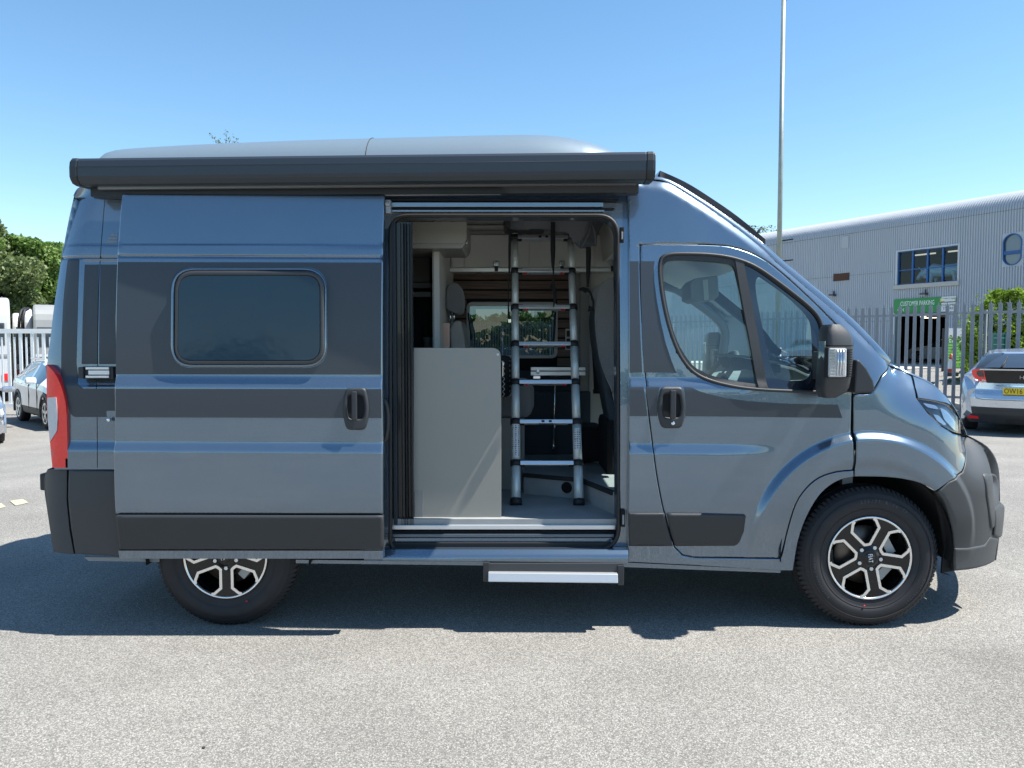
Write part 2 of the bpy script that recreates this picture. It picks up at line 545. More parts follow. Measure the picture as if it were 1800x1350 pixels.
def asphalt_mat():
    m = mat('worn_pale_asphalt', (.25, .24, .23), rough=.92, spec=.25)
    nt = m.node_tree; b = nt.nodes['Principled BSDF']
    tc = nn(nt, 'ShaderNodeTexCoord'); src = tc.outputs['Object']
    def vor(scale, feature='F1'):
        v = nn(nt, 'ShaderNodeTexVoronoi', feature=feature); v.inputs['Scale'].default_value = scale
        nt.links.new(src, v.inputs['Vector']); return v
    def noise(scale, d=4):
        n = nn(nt, 'ShaderNodeTexNoise'); n.inputs['Scale'].default_value = scale; n.inputs['Detail'].default_value = d
        nt.links.new(src, n.inputs['Vector']); return n
    v1 = vor(165); v2 = vor(80)
    n1 = noise(85, 6); n2 = noise(1.1, 5); n3 = noise(.22, 3)
    ramp = nn(nt, 'ShaderNodeValToRGB')
    e = ramp.color_ramp.elements
    e[0].position = 0.05; e[0].color = (.168, .161, .148, 1)
    e[1].position = .95; e[1].color = (.440, .427, .398, 1)
    k = e.new(.5); k.color = (.262, .253, .233, 1)
    sp = nn(nt, 'ShaderNodeSeparateColor'); nt.links.new(v1.outputs['Color'], sp.inputs[0])
    a = nn(nt, 'ShaderNodeMath', operation='MULTIPLY_ADD'); a.inputs[1].default_value = .62
    nt.links.new(sp.outputs[0], a.inputs[0])
    b1 = nn(nt, 'ShaderNodeMath', operation='MULTIPLY'); b1.inputs[1].default_value = .42
    nt.links.new(n1.outputs['Fac'], b1.inputs[0]); nt.links.new(b1.outputs[0], a.inputs[2])
    nt.links.new(a.outputs[0], ramp.inputs[0])
    # dark gaps between chips
    gap = nn(nt, 'ShaderNodeMapRange'); gap.inputs['From Min'].default_value = .25; gap.inputs['From Max'].default_value = .75
    gap.inputs['To Min'].default_value = 1.06; gap.inputs['To Max'].default_value = .60
    nt.links.new(v1.outputs['Distance'], gap.inputs['Value'])
    big = nn(nt, 'ShaderNodeMapRange'); big.inputs['From Min'].default_value = .3; big.inputs['From Max'].default_value = .7
    big.inputs['To Min'].default_value = .87; big.inputs['To Max'].default_value = 1.09
    nt.links.new(n2.outputs['Fac'], big.inputs['Value'])
    big2 = nn(nt, 'ShaderNodeMapRange'); big2.inputs['From Min'].default_value = .3; big2.inputs['From Max'].default_value = .7
    big2.inputs['To Min'].default_value = .92; big2.inputs['To Max'].default_value = 1.07
    nt.links.new(n3.outputs['Fac'], big2.inputs['Value'])
    m1 = nn(nt, 'ShaderNodeMath', operation='MULTIPLY'); nt.links.new(gap.outputs[0], m1.inputs[0]); nt.links.new(big.outputs[0], m1.inputs[1])
    m2 = nn(nt, 'ShaderNodeMath', operation='MULTIPLY'); nt.links.new(m1.outputs[0], m2.inputs[0]); nt.links.new(big2.outputs[0], m2.inputs[1])
    # faint darker stains of irregular outline
    mp_ = nn(nt, 'ShaderNodeMapping'); mp_.inputs['Scale'].default_value = (.55, .9, 1); nt.links.new(src, mp_.inputs[0])
    n4 = nn(nt, 'ShaderNodeTexNoise'); n4.inputs['Scale'].default_value = 1.0; n4.inputs['Detail'].default_value = 8; n4.inputs['Roughness'].default_value = .65; n4.inputs['Distortion'].default_value = .6
    nt.links.new(mp_.outputs[0], n4.inputs['Vector'])
    st_ = nn(nt, 'ShaderNodeMapRange'); st_.inputs['From Min'].default_value = .58; st_.inputs['From Max'].default_value = .72
    st_.inputs['To Min'].default_value = 1.0; st_.inputs['To Max'].default_value = .80
    nt.links.new(n4.outputs['Fac'], st_.inputs['Value'])
    m3 = nn(nt, 'ShaderNodeMath', operation='MULTIPLY'); nt.links.new(m2.outputs[0], m3.inputs[0]); nt.links.new(st_.outputs[0], m3.inputs[1]); m2 = m3
    vm = nn(nt, 'ShaderNodeVectorMath', operation='SCALE')
    nt.links.new(ramp.outputs[0], vm.inputs[0]); nt.links.new(m2.outputs[0], vm.inputs['Scale'])
    nt.links.new(vm.outputs[0], b.inputs['Base Color'])
    h = nn(nt, 'ShaderNodeMath', operation='MULTIPLY_ADD'); h.inputs[1].default_value = -1.0
    nt.links.new(v1.outputs['Distance'], h.inputs[0])
    h2 = nn(nt, 'ShaderNodeMath', operation='MULTIPLY'); h2.inputs[1].default_value = -.8
    nt.links.new(v2.outputs['Distance'], h2.inputs[0]); nt.links.new(h2.outputs[0], h.inputs[2])
    bp = nn(nt, 'ShaderNodeBump'); bp.inputs['Strength'].default_value = .8; bp.inputs['Distance'].default_value = .003
    nt.links.new(h.outputs[0], bp.inputs['Height']); nt.links.new(bp.outputs[0], b.inputs['Normal'])
    return m
ASPHALT = asphalt_mat()
CONC = mat('pale_concrete', (.48, .45, .40), rough=.9, vary=.12, vscale=3, bump=.2, bscale=60)
KERBM = mat('kerb_concrete', (.30, .29, .27), rough=.9, vary=.2, vscale=6, bump=.3, bscale=80)
CLAD = mat('corrugated_steel_cladding', (.44, .475, .52), rough=.5, metal=.1, vary=.10, vscale=.7, stretch=(1, 1, .15))
BLUEFR = mat('blue_window_frame', (.015, .10, .30), rough=.4)
# ------------------------------------------------------------------ ground
def gz(x, y):
    """height of the ground: falls to the left, rises beyond the palisade fence"""
    g = -.03 - .35 * ss(-4.3, -9.5, x) * ss(7.0, 11.0, y)
    # signed distance beyond the fence line (normal of direction (.604,-.797))
    d = (x - 7.785) * .797 + (y - 17.9) * .604
    g2 = .46 * ss(1.0, 24.0, d)
    return g + g2

def build_ground():
    xs = np.unique(np.concatenate([np.linspace(-260, -30, 24), np.linspace(-30, 40, 71), np.linspace(40, 260, 24)]))
    ys = np.unique(np.concatenate([np.linspace(-120, -10, 12), np.linspace(-10, 70, 81), np.linspace(70, 500, 24)]))
    X, Y = np.meshgrid(xs, ys, indexing='ij')
    Z = gz(X, Y)
    m = M()
    m.grid([[(X[i, j], Y[i, j], Z[i, j]) for j in range(len(ys))] for i in range(len(xs))])
    o = m.build('ground', ASPHALT)
    tag(o, kind='structure')
build_ground()

# ------------------------------------------------------------------ campervan: the surface of its side
YC = 5.10                      # centre plane of the van
WS = 1.03
WCX, WCZ = 1.930, .354         # front wheel centre
RCX = -1.552

def PW(pts, Y=4.2):
    return [P(a, b, Y) for a, b in pts]

SIL_REAR = [(92, 825), (88, 760), (84, 700), (83, 640), (88, 600), (95, 540), (104, 480), (118, 400), (130, 345)]
SIL_WIND = [(1140, 315), (1175, 321), (1240, 361), (1300, 404), (1341, 437), (1367, 462), (1420, 507), (1500, 575), (1562, 641)]
SIL_HOOD = [(1562, 641), (1600, 658), (1635, 674), (1662, 698), (1682, 724), (1700, 765)]
SIL_NOSE = [(1700, 765), (1735, 785), (1755, 815), (1759, 860), (1758, 882), (1770, 890), (1770, 935), (1757, 945), (1750, 985), (1700, 1003), (1665, 1005)]
_rearW = PW(cr(SIL_REAR, 4), 4.22)
_windW = PW(cr([(1128, 314)] + SIL_WIND, 4), 4.3)
_hoodW = PW(cr(SIL_HOOD, 3), 4.35)
_noseW = PW(cr([(1700, 765), (1722, 776), (1740, 790), (1754, 815), (1758, 850)], 4), 4.4)
_flareC = (1.900, .402)

def S(x, z):
    """Y of the outer skin of the near side"""
    x = np.asarray(x, float); z = np.asarray(z, float)
    zz = z + .005 * (x + 1.0)
    up = np.maximum(0, zz - .9)
    y = 4.068 + .052 * up ** 2 + .035 * ss(.75, .30, zz) 
    y = y + .016 * ss(.926, .990, zz) * (1 - ss(1.05, 1.5, x))
    y = y + .020 * ss(1.272, 1.338, zz) * (1 - ss(1.2, 1.8, x))
    y = y + .006 * np.exp(-((zz - 1.965) / .006) ** 2) * (x < .6)
    y = y + .004 * ss(2.026, 2.034, zz) * (x < .6)
    t = np.maximum(0, x - 1.95)
    y = y + .50 * t ** 3.4
    y = y + .10 * ss(1.25, 1.7, z) * np.maximum(0, x - .9) ** 1.5
    # front wheel arch flare
    r = np.hypot(x - _flareC[0], z - _flareC[1])
    top = ss(.30, .62, z)
    y = y - .034 * (1 - ss(.595, .645, r)) * top + .016 * (1 - ss(.44, .50, r)) * top
    # rear corner
    d = pldist(_rearW, x, z)
    y = y + .055 * np.maximum(0, 1 - d / .15) ** 2
    # roof / windscreen pillar shoulder
    d = pldist(_windW, x, z)
    y = y + .045 * np.maximum(0, 1 - d / .08) ** 1.6
    # bonnet shoulder
    d = pldist(_hoodW, x, z)
    y = y + .16 * np.maximum(0, 1 - d / .30) ** 2 * ss(1.85, 2.15, x)
    d = pldist(_noseW, x, z)
    y = y + .15 * np.maximum(0, 1 - d / .24) ** 2 * ss(2.25, 2.5, x)
    return y

def recess(x, z):
    """pressed window recess in the rear quarter"""
    x0, x1, z0, z1 = -2.305, -1.0, 1.275, 1.965
    w = .014
    return .010 * ss(x0, x0 + w, x) * ss(z0, z0 + w, z) * ss(z1, z1 - w, z)

def S_rear(x, z):
    return S(x, z) + recess(x, z)

DOOR_OUT = .135
def S_door(x, z):
    x = np.asarray(x, float); z = np.asarray(z, float)
    zz = z + .005 * (x + 1.0)
    up = np.maximum(0, zz - .9)
    y = 4.068 - DOOR_OUT + .052 * up ** 2 + .035 * ss(.75, .30, zz)
    y = y + .016 * ss(.942, 1.003, zz) + .020 * ss(1.276, 1.343, zz)
    y = y + .006 * np.exp(-((zz - 1.958) / .006) ** 2) + .004 * ss(2.016, 2.024, zz)
    # pressed lip around the window
    return y

def S_jamb(x, z):
    x = np.asarray(x, float); z = np.asarray(z, float)
    up = np.maximum(0, z - .9)
    return 4.068 + .055 + .050 * up ** 2 + .02 * ss(.6, .35, z)

def surf_xz(pts, surf, off=0.0):
    p = np.array([q[:2] for q in pts], float)
    Y = np.full(len(p), 4.1)
    a = (p[:, 0] - 900) / 1352; b = -(p[:, 1] - 675) / 1352
    dy = _ca + b * _sa; dz = -_sa + b * _ca
    for _ in range(25):
        t = Y / dy
        x = a * t; z = CAM_H + dz * t
        Yn = surf(x, z) - off
        Y = .5 * Y + .5 * Yn
    return list(zip((a * Y / dy).tolist(), (CAM_H + dz * Y / dy).tolist()))

def resample(loop, res):
    out = []
    n = len(loop)
    for i in range(n):
        a = loop[i]; b = loop[(i + 1) % n]
        L = math.hypot(b[0] - a[0], b[1] - a[1])
        k = max(1, int(math.ceil(L / res)))
        for j in range(k):
            t = j / k
            out.append((a[0] + (b[0] - a[0]) * t, a[1] + (b[1] - a[1]) * t))
    # drop near duplicates
    res_ = [out[0]]
    for p in out[1:]:
        if math.hypot(p[0] - res_[-1][0], p[1] - res_[-1][1]) > 1e-4:
            res_.append(p)
    if math.hypot(res_[0][0] - res_[-1][0], res_[0][1] - res_[-1][1]) < 1e-4:
        res_.pop()
    return res_

def panel(name, material, parent, outline, holes=(), surf=S, off=0.0, th=.02, res=.035, far=False, px=True,
          back=True, rim=True, roll=0.0):
    """sheet on the curved side surface: outline (photo pixels, or world xz if px=False), with thickness.
    roll > 0 curls the outer edge back by that amount over the same width"""
    if px:
        outline = surf_xz(outline, surf, off); holes = [surf_xz(h, surf, off) for h in holes]
    loops = [resample(l, res) for l in [outline] + list(holes)]
    pts = []; edges = []
    for l in loops:
        n0 = len(pts); pts += l
        edges += [(n0 + i, n0 + (i + 1) % len(l)) for i in range(len(l))]
    X = np.array([p[0] for p in loops[0]]); Z = np.array([p[1] for p in loops[0]])
    gx = np.arange(X.min() + res * .5, X.max(), res)
    zl = np.arange(Z.min() + res * .5, Z.max(), res)
    if Z.max() - Z.min() > .2 and res < .05:
        extra = np.concatenate([np.linspace(.92, 1.01, 10), np.linspace(1.265, 1.35, 10), np.linspace(1.945, 1.985, 9), np.linspace(2.015, 2.04, 4)])
        extra = extra[(extra > Z.min()) & (extra < Z.max())]
        zl = np.unique(np.round(np.concatenate([zl, extra]), 4))
    GX, GZ = np.meshgrid(gx, zl)
    GX = GX.ravel(); GZ = GZ.ravel()
    if X.max() > WCX - .6 and res < .05 and surf is S:
        aa = np.arange(radians(-12), radians(192), .028)
        for rr_ in np.linspace(.588, .652, 9):
            GX = np.concatenate([GX, _flareC[0] + rr_ * np.cos(aa)]); GZ = np.concatenate([GZ, _flareC[1] + rr_ * np.sin(aa)])
        rr0 = np.hypot(GX - _flareC[0], GZ - _flareC[1])
        n_ring = 9 * len(aa)
        base_n = len(GX) - n_ring
        kill = np.zeros(len(GX), bool)
        kill[:base_n] = (rr0[:base_n] > .583) & (rr0[:base_n] < .657) & (GZ[:base_n] > .25)
        GX = GX[~kill]; GZ = GZ[~kill]
    if len(GX):
        ok = pip(loops[0], GX, GZ)
        for l in loops[1:]:
            ok &= ~pip(l, GX, GZ)
        B = np.array(pts)
        GX = GX[ok]; GZ = GZ[ok]
        if len(GX):
            d = np.full(len(GX), 9.)
            for k in range(0, len(B), 200):
                bb = B[k:k + 200]
                d = np.minimum(d, np.min(np.hypot(GX[:, None] - bb[None, :, 0], GZ[:, None] - bb[None, :, 1]), axis=1))
            keep = d > min(res * .3, .006)
            pts += list(zip(GX[keep].tolist(), GZ[keep].tolist()))
    att = {}
    if roll > 0:
        wr_ = roll * 1.8
        npts0 = len(pts)
        base = 0
        allb = np.array([q for l in loops for q in l])
        newp = []; newa = []
        for li, l in enumerate(loops):
            n_ = len(l)
            A_ = sum(l[i][0] * l[(i + 1) % n_][1] - l[(i + 1) % n_][0] * l[i][1] for i in range(n_))
            sg_ = (1 if A_ > 0 else -1) * (1 if li == 0 else -1)
            for i in range(n_):
                a_ = l[i - 1]; b_ = l[i]; c_ = l[(i + 1) % n_]
                t1 = Vector((b_[0] - a_[0], b_[1] - a_[1])).normalized(); t2 = Vector((c_[0] - b_[0], c_[1] - b_[1])).normalized()
                t_ = (t1 + t2)
                if t_.length < .2: t_ = t2
                t_.normalize()
                nx_, nz_ = -t_.y * sg_, t_.x * sg_
                k_ = 1 / max(.6, t_.dot(t2))
                att[base + i] = (roll, -2 * roll / wr_ * nx_, -2 * roll / wr_ * nz_)
                for f_ in (.35, .7, 1.05):
                    d_ = wr_ * f_; u_ = max(0, 1 - f_)
                    newp.append((b_[0] + nx_ * d_ * k_, b_[1] + nz_ * d_ * k_)); newa.append((roll * u_ * u_, -2 * roll / wr_ * u_ * nx_, -2 * roll / wr_ * u_ * nz_))
            base += n_
        npx = np.array([p[0] for p in newp]); npz = np.array([p[1] for p in newp])
        ok = pip(loops[0], npx, npz)
        for l in loops[1:]: ok &= ~pip(l, npx, npz)
        # keep grid points clear of the rolled edge
        g_ = np.array(pts[base:]) if len(pts) > base else np.zeros((0, 2))
        if len(g_):
            d = np.full(len(g_), 9.)
            for k in range(0, len(allb), 200):
                bb = allb[k:k + 200]
                d = np.minimum(d, np.min(np.hypot(g_[:, 0][:, None] - bb[None, :, 0], g_[:, 1][:, None] - bb[None, :, 1]), axis=1))
            g_ = g_[d > wr_ * 1.5]
        pts = pts[:base] + [tuple(q) for q in g_.tolist()]
        for i in np.nonzero(ok)[0]:
            att[len(pts)] = newa[i]; pts.append(newp[i])
    r = delaunay_2d_cdt([Vector(p) for p in pts], edges, [], 0, 1e-6)
    V = np.array([(v.x, v.y) for v in r[0]])
    T = np.array([f[:] for f in r[2]])
    cx = V[T].mean(axis=1)
    ok = pip(loops[0], cx[:, 0], cx[:, 1])
    for l in loops[1:]:
        ok &= ~pip(l, cx[:, 0], cx[:, 1])
    T = T[ok]
    used = np.unique(T); remap = -np.ones(len(V), int); remap[used] = np.arange(len(used))
    rl = np.zeros((len(V), 3))
    if roll > 0:
        for vi, src in enumerate(r[3]):
            for q in src:
                if q in att: rl[vi] = att[q]; break
    rl = rl[used]
    V = V[used]; T = remap[T]
    h = 2e-3
    x, z = V[:, 0], V[:, 1]
    curl = 0.0
    Y = surf(x, z) - off
    Sx = (surf(x + h, z) - surf(x - h, z)) / (2 * h)
    Sz = (surf(x, z + h) - surf(x, z - h)) / (2 * h)
    Y = Y + rl[:, 0]; Sx = Sx + rl[:, 1]; Sz = Sz + rl[:, 2]
    sgn = 1.0
    nrm = np.stack([Sx, -np.ones_like(Sx), Sz], 1)
    nrm /= np.linalg.norm(nrm, axis=1)[:, None]
    if far:
        Y = 2 * YC - Y; nrm[:, 1] *= -1; sgn = -1.0
    nV = len(V)
    # orientation: (x, z) ccw seen with +x right, +z up is facing -Y
    tri = V[T]
    area = (tri[:, 1, 0] - tri[:, 0, 0]) * (tri[:, 2, 1] - tri[:, 0, 1]) - (tri[:, 2, 0] - tri[:, 0, 0]) * (tri[:, 1, 1] - tri[:, 0, 1])
    T[area < 0] = T[area < 0][:, ::-1]
    if far:
        T = T[:, ::-1]
    verts = [np.stack([x, Y, z], 1)]; normals = [nrm]; faces = [T]
    tot = nV
    if back and th > 0:
        verts.append(np.stack([x, Y + sgn * th, z], 1)); normals.append(-nrm); faces.append(T[:, ::-1] + tot); tot += nV
    quads = []
    if rim and th > 0:
        # boundary edges
        cnt = {}
        for a, b, c in T.tolist():
            for e in ((a, b), (b, c), (c, a)):
                if (e[1], e[0]) in cnt: cnt.pop((e[1], e[0]))
                else: cnt[e] = 1
        for a, b in cnt:
            A = verts[0][a]; B_ = verts[0][b]
            dirv = B_ - A
            n = np.cross(dirv, (0, sgn * 1.0, 0)); n = n / (np.linalg.norm(n) + 1e-12)
            n = -n if False else n
            vv = np.array([A, B_, B_ + (0, sgn * th, 0), A + (0, sgn * th, 0)])
            verts.append(vv); 
            # outward in the sheet plane: right-hand side of a ccw edge
            normals.append(np.tile(n if sgn > 0 else n, (4, 1)))
            quads.append((tot + 3, tot + 2, tot + 1, tot)); tot += 4
    VV = np.concatenate(verts); NN_ = np.concatenate(normals)
    o0 = org(parent)
    VV = VV - np.array(o0)
    F = [tuple(t) for f in faces for t in f.tolist()] + quads
    me = bpy.data.meshes.new(name)
    me.from_pydata(VV.tolist(), [], F)
    me.polygons.foreach_set('use_smooth', [True] * len(F))
    me.materials.append(material)
    me.update()
    nf = len(F) - len(quads)
    k = nV * (2 if (back and th > 0) else 1)
    for qi in range(len(quads)):
        pn = me.polygons[nf + qi].normal
        NN_[k + 4 * qi:k + 4 * qi + 4] = (pn.x, pn.y, pn.z)
    me.normals_split_custom_set_from_vertices(NN_.tolist())
    o = link_mesh(name, me, parent)
    return o

van = thing('campervan', 'large grey-blue metallic high-roof campervan with its side door slid open and carbon-look stripes', 'campervan', (0, YC, 0))

# ---- near side panels
Z6 = lambda pts: [(x / 3.749 + 1090, y / 3.75 + 400) + tuple(r) for x, y, *r in pts]

# front door outline, shared by the door and the hole in the shell
door_top = cr([(1126, 431), (1170, 429.5), (1225, 430), (1270, 432), (1293, 436), (1320, 445), (1345, 458), (1368, 475), (1400, 503), (1437, 538), (1470, 572), (1495, 600)], 3)
door_right = [(1496.5, 640), (1497, 700), (1498.5, 770), (1499, 826)]
door_arch = cr([(1499, 826), (1470, 829), (1440, 839), (1417, 858), (1399, 885), (1386, 925), (1376, 965), (1371, 981)], 3)
door_bot = [(1220, 979), (1200, 975), (1187, 962)]
door_left = cr([(1187, 962), (1172, 915), (1158, 850), (1148, 780), (1139, 700), (1132, 600), (1127, 500), (1126, 431)], 3)
FD = door_top + door_right[:-1] + door_arch + door_bot[:-1] + door_left[:-1]

def grow(poly, d):
    """offset a polygon (pixels) outwards by d"""
    n = len(poly)
    A = sum(poly[i][0] * poly[(i + 1) % n][1] - poly[(i + 1) % n][0] * poly[i][1] for i in range(n))
    sg = 1 if A > 0 else -1
    out = []
    for i in range(n):
        a = Vector(poly[i - 1][:2]); b = Vector(poly[i][:2]); c = Vector(poly[(i + 1) % n][:2])
        d1 = (b - a); d2 = (c - b)
        if d1.length < 1e-6 or d2.length < 1e-6:
            out.append(tuple(b)); continue
        n1 = Vector((d1.y, -d1.x)).normalized(); n2 = Vector((d2.y, -d2.x)).normalized()
        nn_ = (n1 + n2)
        if nn_.length < 1e-3: nn_ = n1
        nn_.normalize()
        k = d * sg / max(.5, nn_.dot(n1))
        out.append((b.x + nn_.x * k, b.y + nn_.y * k))
    return out

lip_in = cr([(1501, 838), (1478, 843), (1458, 854), (1440, 871), (1424, 896), (1411, 925), (1402, 955), (1397, 985), (1394, 1003)], 3)

cab_shell = ([(1103, 340), (1103, 322), (1130, 316)] + cr(SIL_WIND[1:], 3) + [(1549, 660), (1531, 692), (1499.5, 694)] +
             list(reversed(grow(FD, 1.6)[3:len(door_top) + 1])) )
# C-shaped shell: silhouette, then back along the top, left and bottom of the door
g = grow(FD, 1.7)
nt_ = len(door_top)
top_rev = list(reversed(g[:nt_]))
rest = g[nt_ + len(door_right) - 1:]            # arch, bottom, left edges (right-top to left-top)
left_part = list(reversed(rest))
cab_shell = ([(1103.5, 988), (1103.5, 322), (1130, 316)] + cr(SIL_WIND[1:], 3) + [(1549, 660), (1531, 690), (1499.5, 692), (1499, 640)] +
             top_rev + left_part + [(1500.5, 830)] + lip_in[0:] + [(1372, 1003), (1240, 995)])
panel('cab_side_shell', PAINT, van, cab_shell, th=.05, res=.028, back=False, roll=.003)

# front door
win_outer = rp(Z6([(268, 176, 22), (430, 172, 60), (620, 178, 60), (765, 203, 60), (900, 255, 100), (1060, 372, 150), (1225, 500, 150), (1318, 590, 30), (1342, 680, 40), (1342, 1086, 8), (972, 1072, 20), (800, 1058, 100), (640, 1025, 120), (500, 975, 90), (420, 890, 90), (360, 775, 100), (305, 600, 150), (268, 400, 150), (256, 250, 60)]), seg=4)
front_door = panel('front_door', PAINT, van, FD, holes=[win_outer], th=.045, res=.028, back=True, roll=.004)

# fender
fender = [(1501, 693.5), (1532, 692.5), (1551, 661), (1563, 643), (1585, 652), (1602, 661), (1606, 676), (1611, 700), (1632, 728), (1655, 750), (1676, 763), (1698, 768), (1697, 800), (1691, 829)] + \
    [(1670, 846), (1645, 863)] + cr([(1645, 863), (1625, 852), (1600, 844), (1560, 838.5), (1503, 837.5)], 3)[1:]
panel('front_wing', PAINT, van, fender, th=.03, res=.02, roll=.004)
hood_side = [(1605, 661.5), (1625, 669), (1640, 678), (1660, 694), (1672, 712), (1664, 708), (1640, 703), (1614, 699), (1609, 680)]
panel('bonnet_edge', PAINT, van, hood_side, th=.03, res=.02)

# front bumper and corner
bump = [(1700, 769)] + cr([(1702, 768), (1722, 776), (1740, 790), (1754, 815), (1758, 845), (1757, 880), (1766, 887), (1769, 893), (1769, 935), (1757, 945), (1752, 968), (1749, 986)], 2) + \
    [(1722, 997), (1700, 1001), (1677, 1003)] + cr([(1677, 1003), (1677, 960), (1672, 920), (1662, 886), (1648, 865)], 3) + [(1668, 848), (1692, 831), (1698, 803)]
panel('front_bumper', BUMPERPL, van, bump, th=.04, res=.02, off=.004, roll=.004)
bump_pad = rp([(1729, 832, 5), (1752, 834, 5), (1757, 850, 3), (1757, 900, 3), (1748, 930, 6), (1743, 930, 3), (1738, 890, 20)])
panel('bumper_corner_pad', BUMPERPL, van, bump_pad, th=.02, res=.02, off=.014, roll=.008)
panel('bumper_lower_trim', BUMPERPL, van, rp([(1678, 964), (1700, 964), (1732, 958), (1742, 944, 3), (1756, 946), (1751, 970), (1748, 987), (1722, 998), (1700, 1002), (1678, 1004)]), th=.02, res=.02, off=.012, roll=.007)
panel('towing_cover', BUMPERPL, van, rp([(1750, 892, 6), (1758, 886), (1770, 890, 2), (1770, 936, 2), (1757, 946), (1748, 942, 4)]), th=.03, res=.02, off=.020, roll=.008)

# headlamp: bowl, reflector and lens
hl = rp([(1611, 701, 3), (1640, 706), (1662, 711, 10), (1680, 728, 10), (1693, 747, 10), (1698, 764, 3), (1676, 760, 20), (1655, 748), (1632, 726, 20)])
hb = panel('headlamp', GLOSSBLK, van, hl, th=.02, res=.02, off=-.028)
panel('lens', LENS, hb, hl, th=.0, res=.02, off=.006, back=False)
LR = mat('lamp_reflector', (.42, .44, .46), rough=.2, metal=.9)
panel('reflector', LR, hb, rp([(1652, 716, 5), (1664, 722, 5), (1680, 742, 5), (1690, 760, 4), (1678, 757, 4), (1660, 738, 5)]), th=.012, res=.02, off=-.020)
panel('reflector', LR, hb, rp([(1622, 708, 3), (1646, 713, 4), (1650, 720, 4), (1630, 716, 4)]), th=.012, res=.02, off=-.020)
panel('reflector', LR, hb, rp([(1640, 728, 3), (1650, 730, 3), (1664, 746, 3), (1660, 748, 3), (1648, 740, 3)]), th=.012, res=.02, off=-.022)

# rear quarter
rear_q = [(96, 825)] + [(a, b) for a, b in cr(SIL_REAR[1:], 3)] + [(137, 333), (150, 328), (176, 326), (400, 326), (671, 326), (671, 826), (205, 825)]
panel('rear_quarter_shell', PAINT, van, rear_q, surf=S_rear, th=.03, res=.017, back=False)
for x0, x1 in ((0, 0),):
    seam = cr([(184.5, 349), (178, 430), (174, 500), (172, 600), (172, 660)], 14)
    m = M(); pts = [Vector((x, float(S_rear(x, z)) + .0015, z)) for x, z in surf_xz(seam, S_rear)]
    m.tube(pts, .0028, 6); m.build('panel_seam', DARK, van)
    seam = cr([(169, 668), (170, 700), (171, 760), (171, 822)], 14)
    m = M(); pts = [Vector((x, float(S_rear(x, z)) + .0015, z)) for x, z in surf_xz(seam, S_rear)]
    m.tube(pts, .0028, 6); m.build('panel_seam', DARK, van)
    m = M(); pts = [Vector((x, float(S(x, z)) + .001, z)) for x, z in surf_xz([(131, 349), (170, 348), (215, 348.5)], S)]
    m.tube(pts, .004, 6); m.build('panel_seam', RUBBER, van)
# carbon decals on the rear quarter
panel('stripe_decal', CARBON, van, rp([(119, 455, 6), (139.5, 455), (136, 560), (134, 640), (136, 674), (146, 683), (206, 683), (206, 733), (126, 733, 9), (119, 712), (113, 688), (106, 668), (108, 600), (112, 520)]), surf=S_rear, th=.0, off=.0015, res=.03, back=False)
panel('stripe_decal', CARBON, van, [(149, 465), (173.5, 465), (171, 640), (143.5, 640)], surf=S_rear, th=0, off=.0015, res=.03, back=False)
panel('stripe_decal', CARBON, van, [(176.5, 465), (206, 465), (204, 640), (174, 640)], surf=S_rear, th=0, off=.0015, res=.03, back=False)
logo_m = mat('grey_logo_vinyl', (.20, .24, .27), rough=.4)
for i in range(3):
    y = 411 + i * 6
    a = 196 - i * 4.2
    panel('emblem_bar', logo_m, van, [(a, y), (206, y), (206, y + 4.4), (a - 2.6, y + 4.4)], th=0, off=.0015, res=.05, back=False)
# lower dark cladding and rear bumper
panel('lower_cladding', BUMPERPL, van, rp([(120, 826.5), (206, 827.5), (212, 978.5), (131, 974), (124, 930), (119, 880)]), th=.03, res=.04, off=.006, roll=.006)
rb = rp([(82, 826, 4), (117.5, 826), (117, 880), (122, 932), (129.5, 974.5), (95, 971, 8), (90, 950), (90.5, 945), (84, 900), (78, 850, 10)])
panel('rear_bumper', BUMPERPL, van, rb, surf=lambda x, z: S(x, z) * 0 + 4.095 + 5.0 * np.maximum(0, -2.40 - x) ** 2.3, th=.04, res=.03)
m = M(); x0, z0 = P(70.5, 832, 4.34); x1, z1 = P(84, 862, 4.34)
m.box(x0, x1, 4.33, 4.6, z1, z0, .012); m.build('bumper_step_end', BLACKPL, van)
panel('underbody_flange', mat('grey_flange', (.2, .22, .23), rough=.5), van, [(147, 979), (290, 981), (290, 988), (155, 986)], th=.01, off=-.02, res=.05)
# sliding door track cover
m = M(); x0, z0 = P(150, 644, 4.10); x1, z1 = P(204, 665.5, 4.10)
Yt = 4.06
m.box(x0, x1, Yt + .012, Yt + .06, z1, z0, .004); tc_ = m.build('door_track_cover', BLACKPL, van)
tc_.location.z = 0
m = M(); xa, za = P(152, 645, 4.07); xb, zb = P(193, 649.5, 4.07); m.box(xa, xb, Yt, Yt + .03, zb, za, .002)
xa, za = P(156, 651, 4.07); xb, zb = P(193, 658.5, 4.07); m.box(xa, xb, Yt + .004, Yt + .03, zb, za, .002)
xa, za = P(152, 660, 4.07); xb, zb = P(193, 664, 4.07); m.box(xa, xb, Yt, Yt + .03, zb, za, .002)
m.build('aluminium_insert', ALU, tc_)
m = M(); xa, za = P(141, 645, 4.08); xb, zb = P(151, 665, 4.08); m.box(xa, xb, Yt - .004, Yt + .04, zb, za, .006); m.build('end_block', BLACKPL, tc_)
# side marker / lock flap
fl = panel('lock_flap', PAINT, van, rp([(187, 722, 3), (207, 722, 2), (207, 748, 3), (189, 748, 3)]), th=.01, off=.008, res=.03)
m = M(); xx, zz_ = P(196, 737, 4.08); m.lathe([(0, -.008), (.009, -.008), (.011, 0)], (xx, 4.055, zz_), seg=16); m.build('lock_barrel', CHROME, fl)
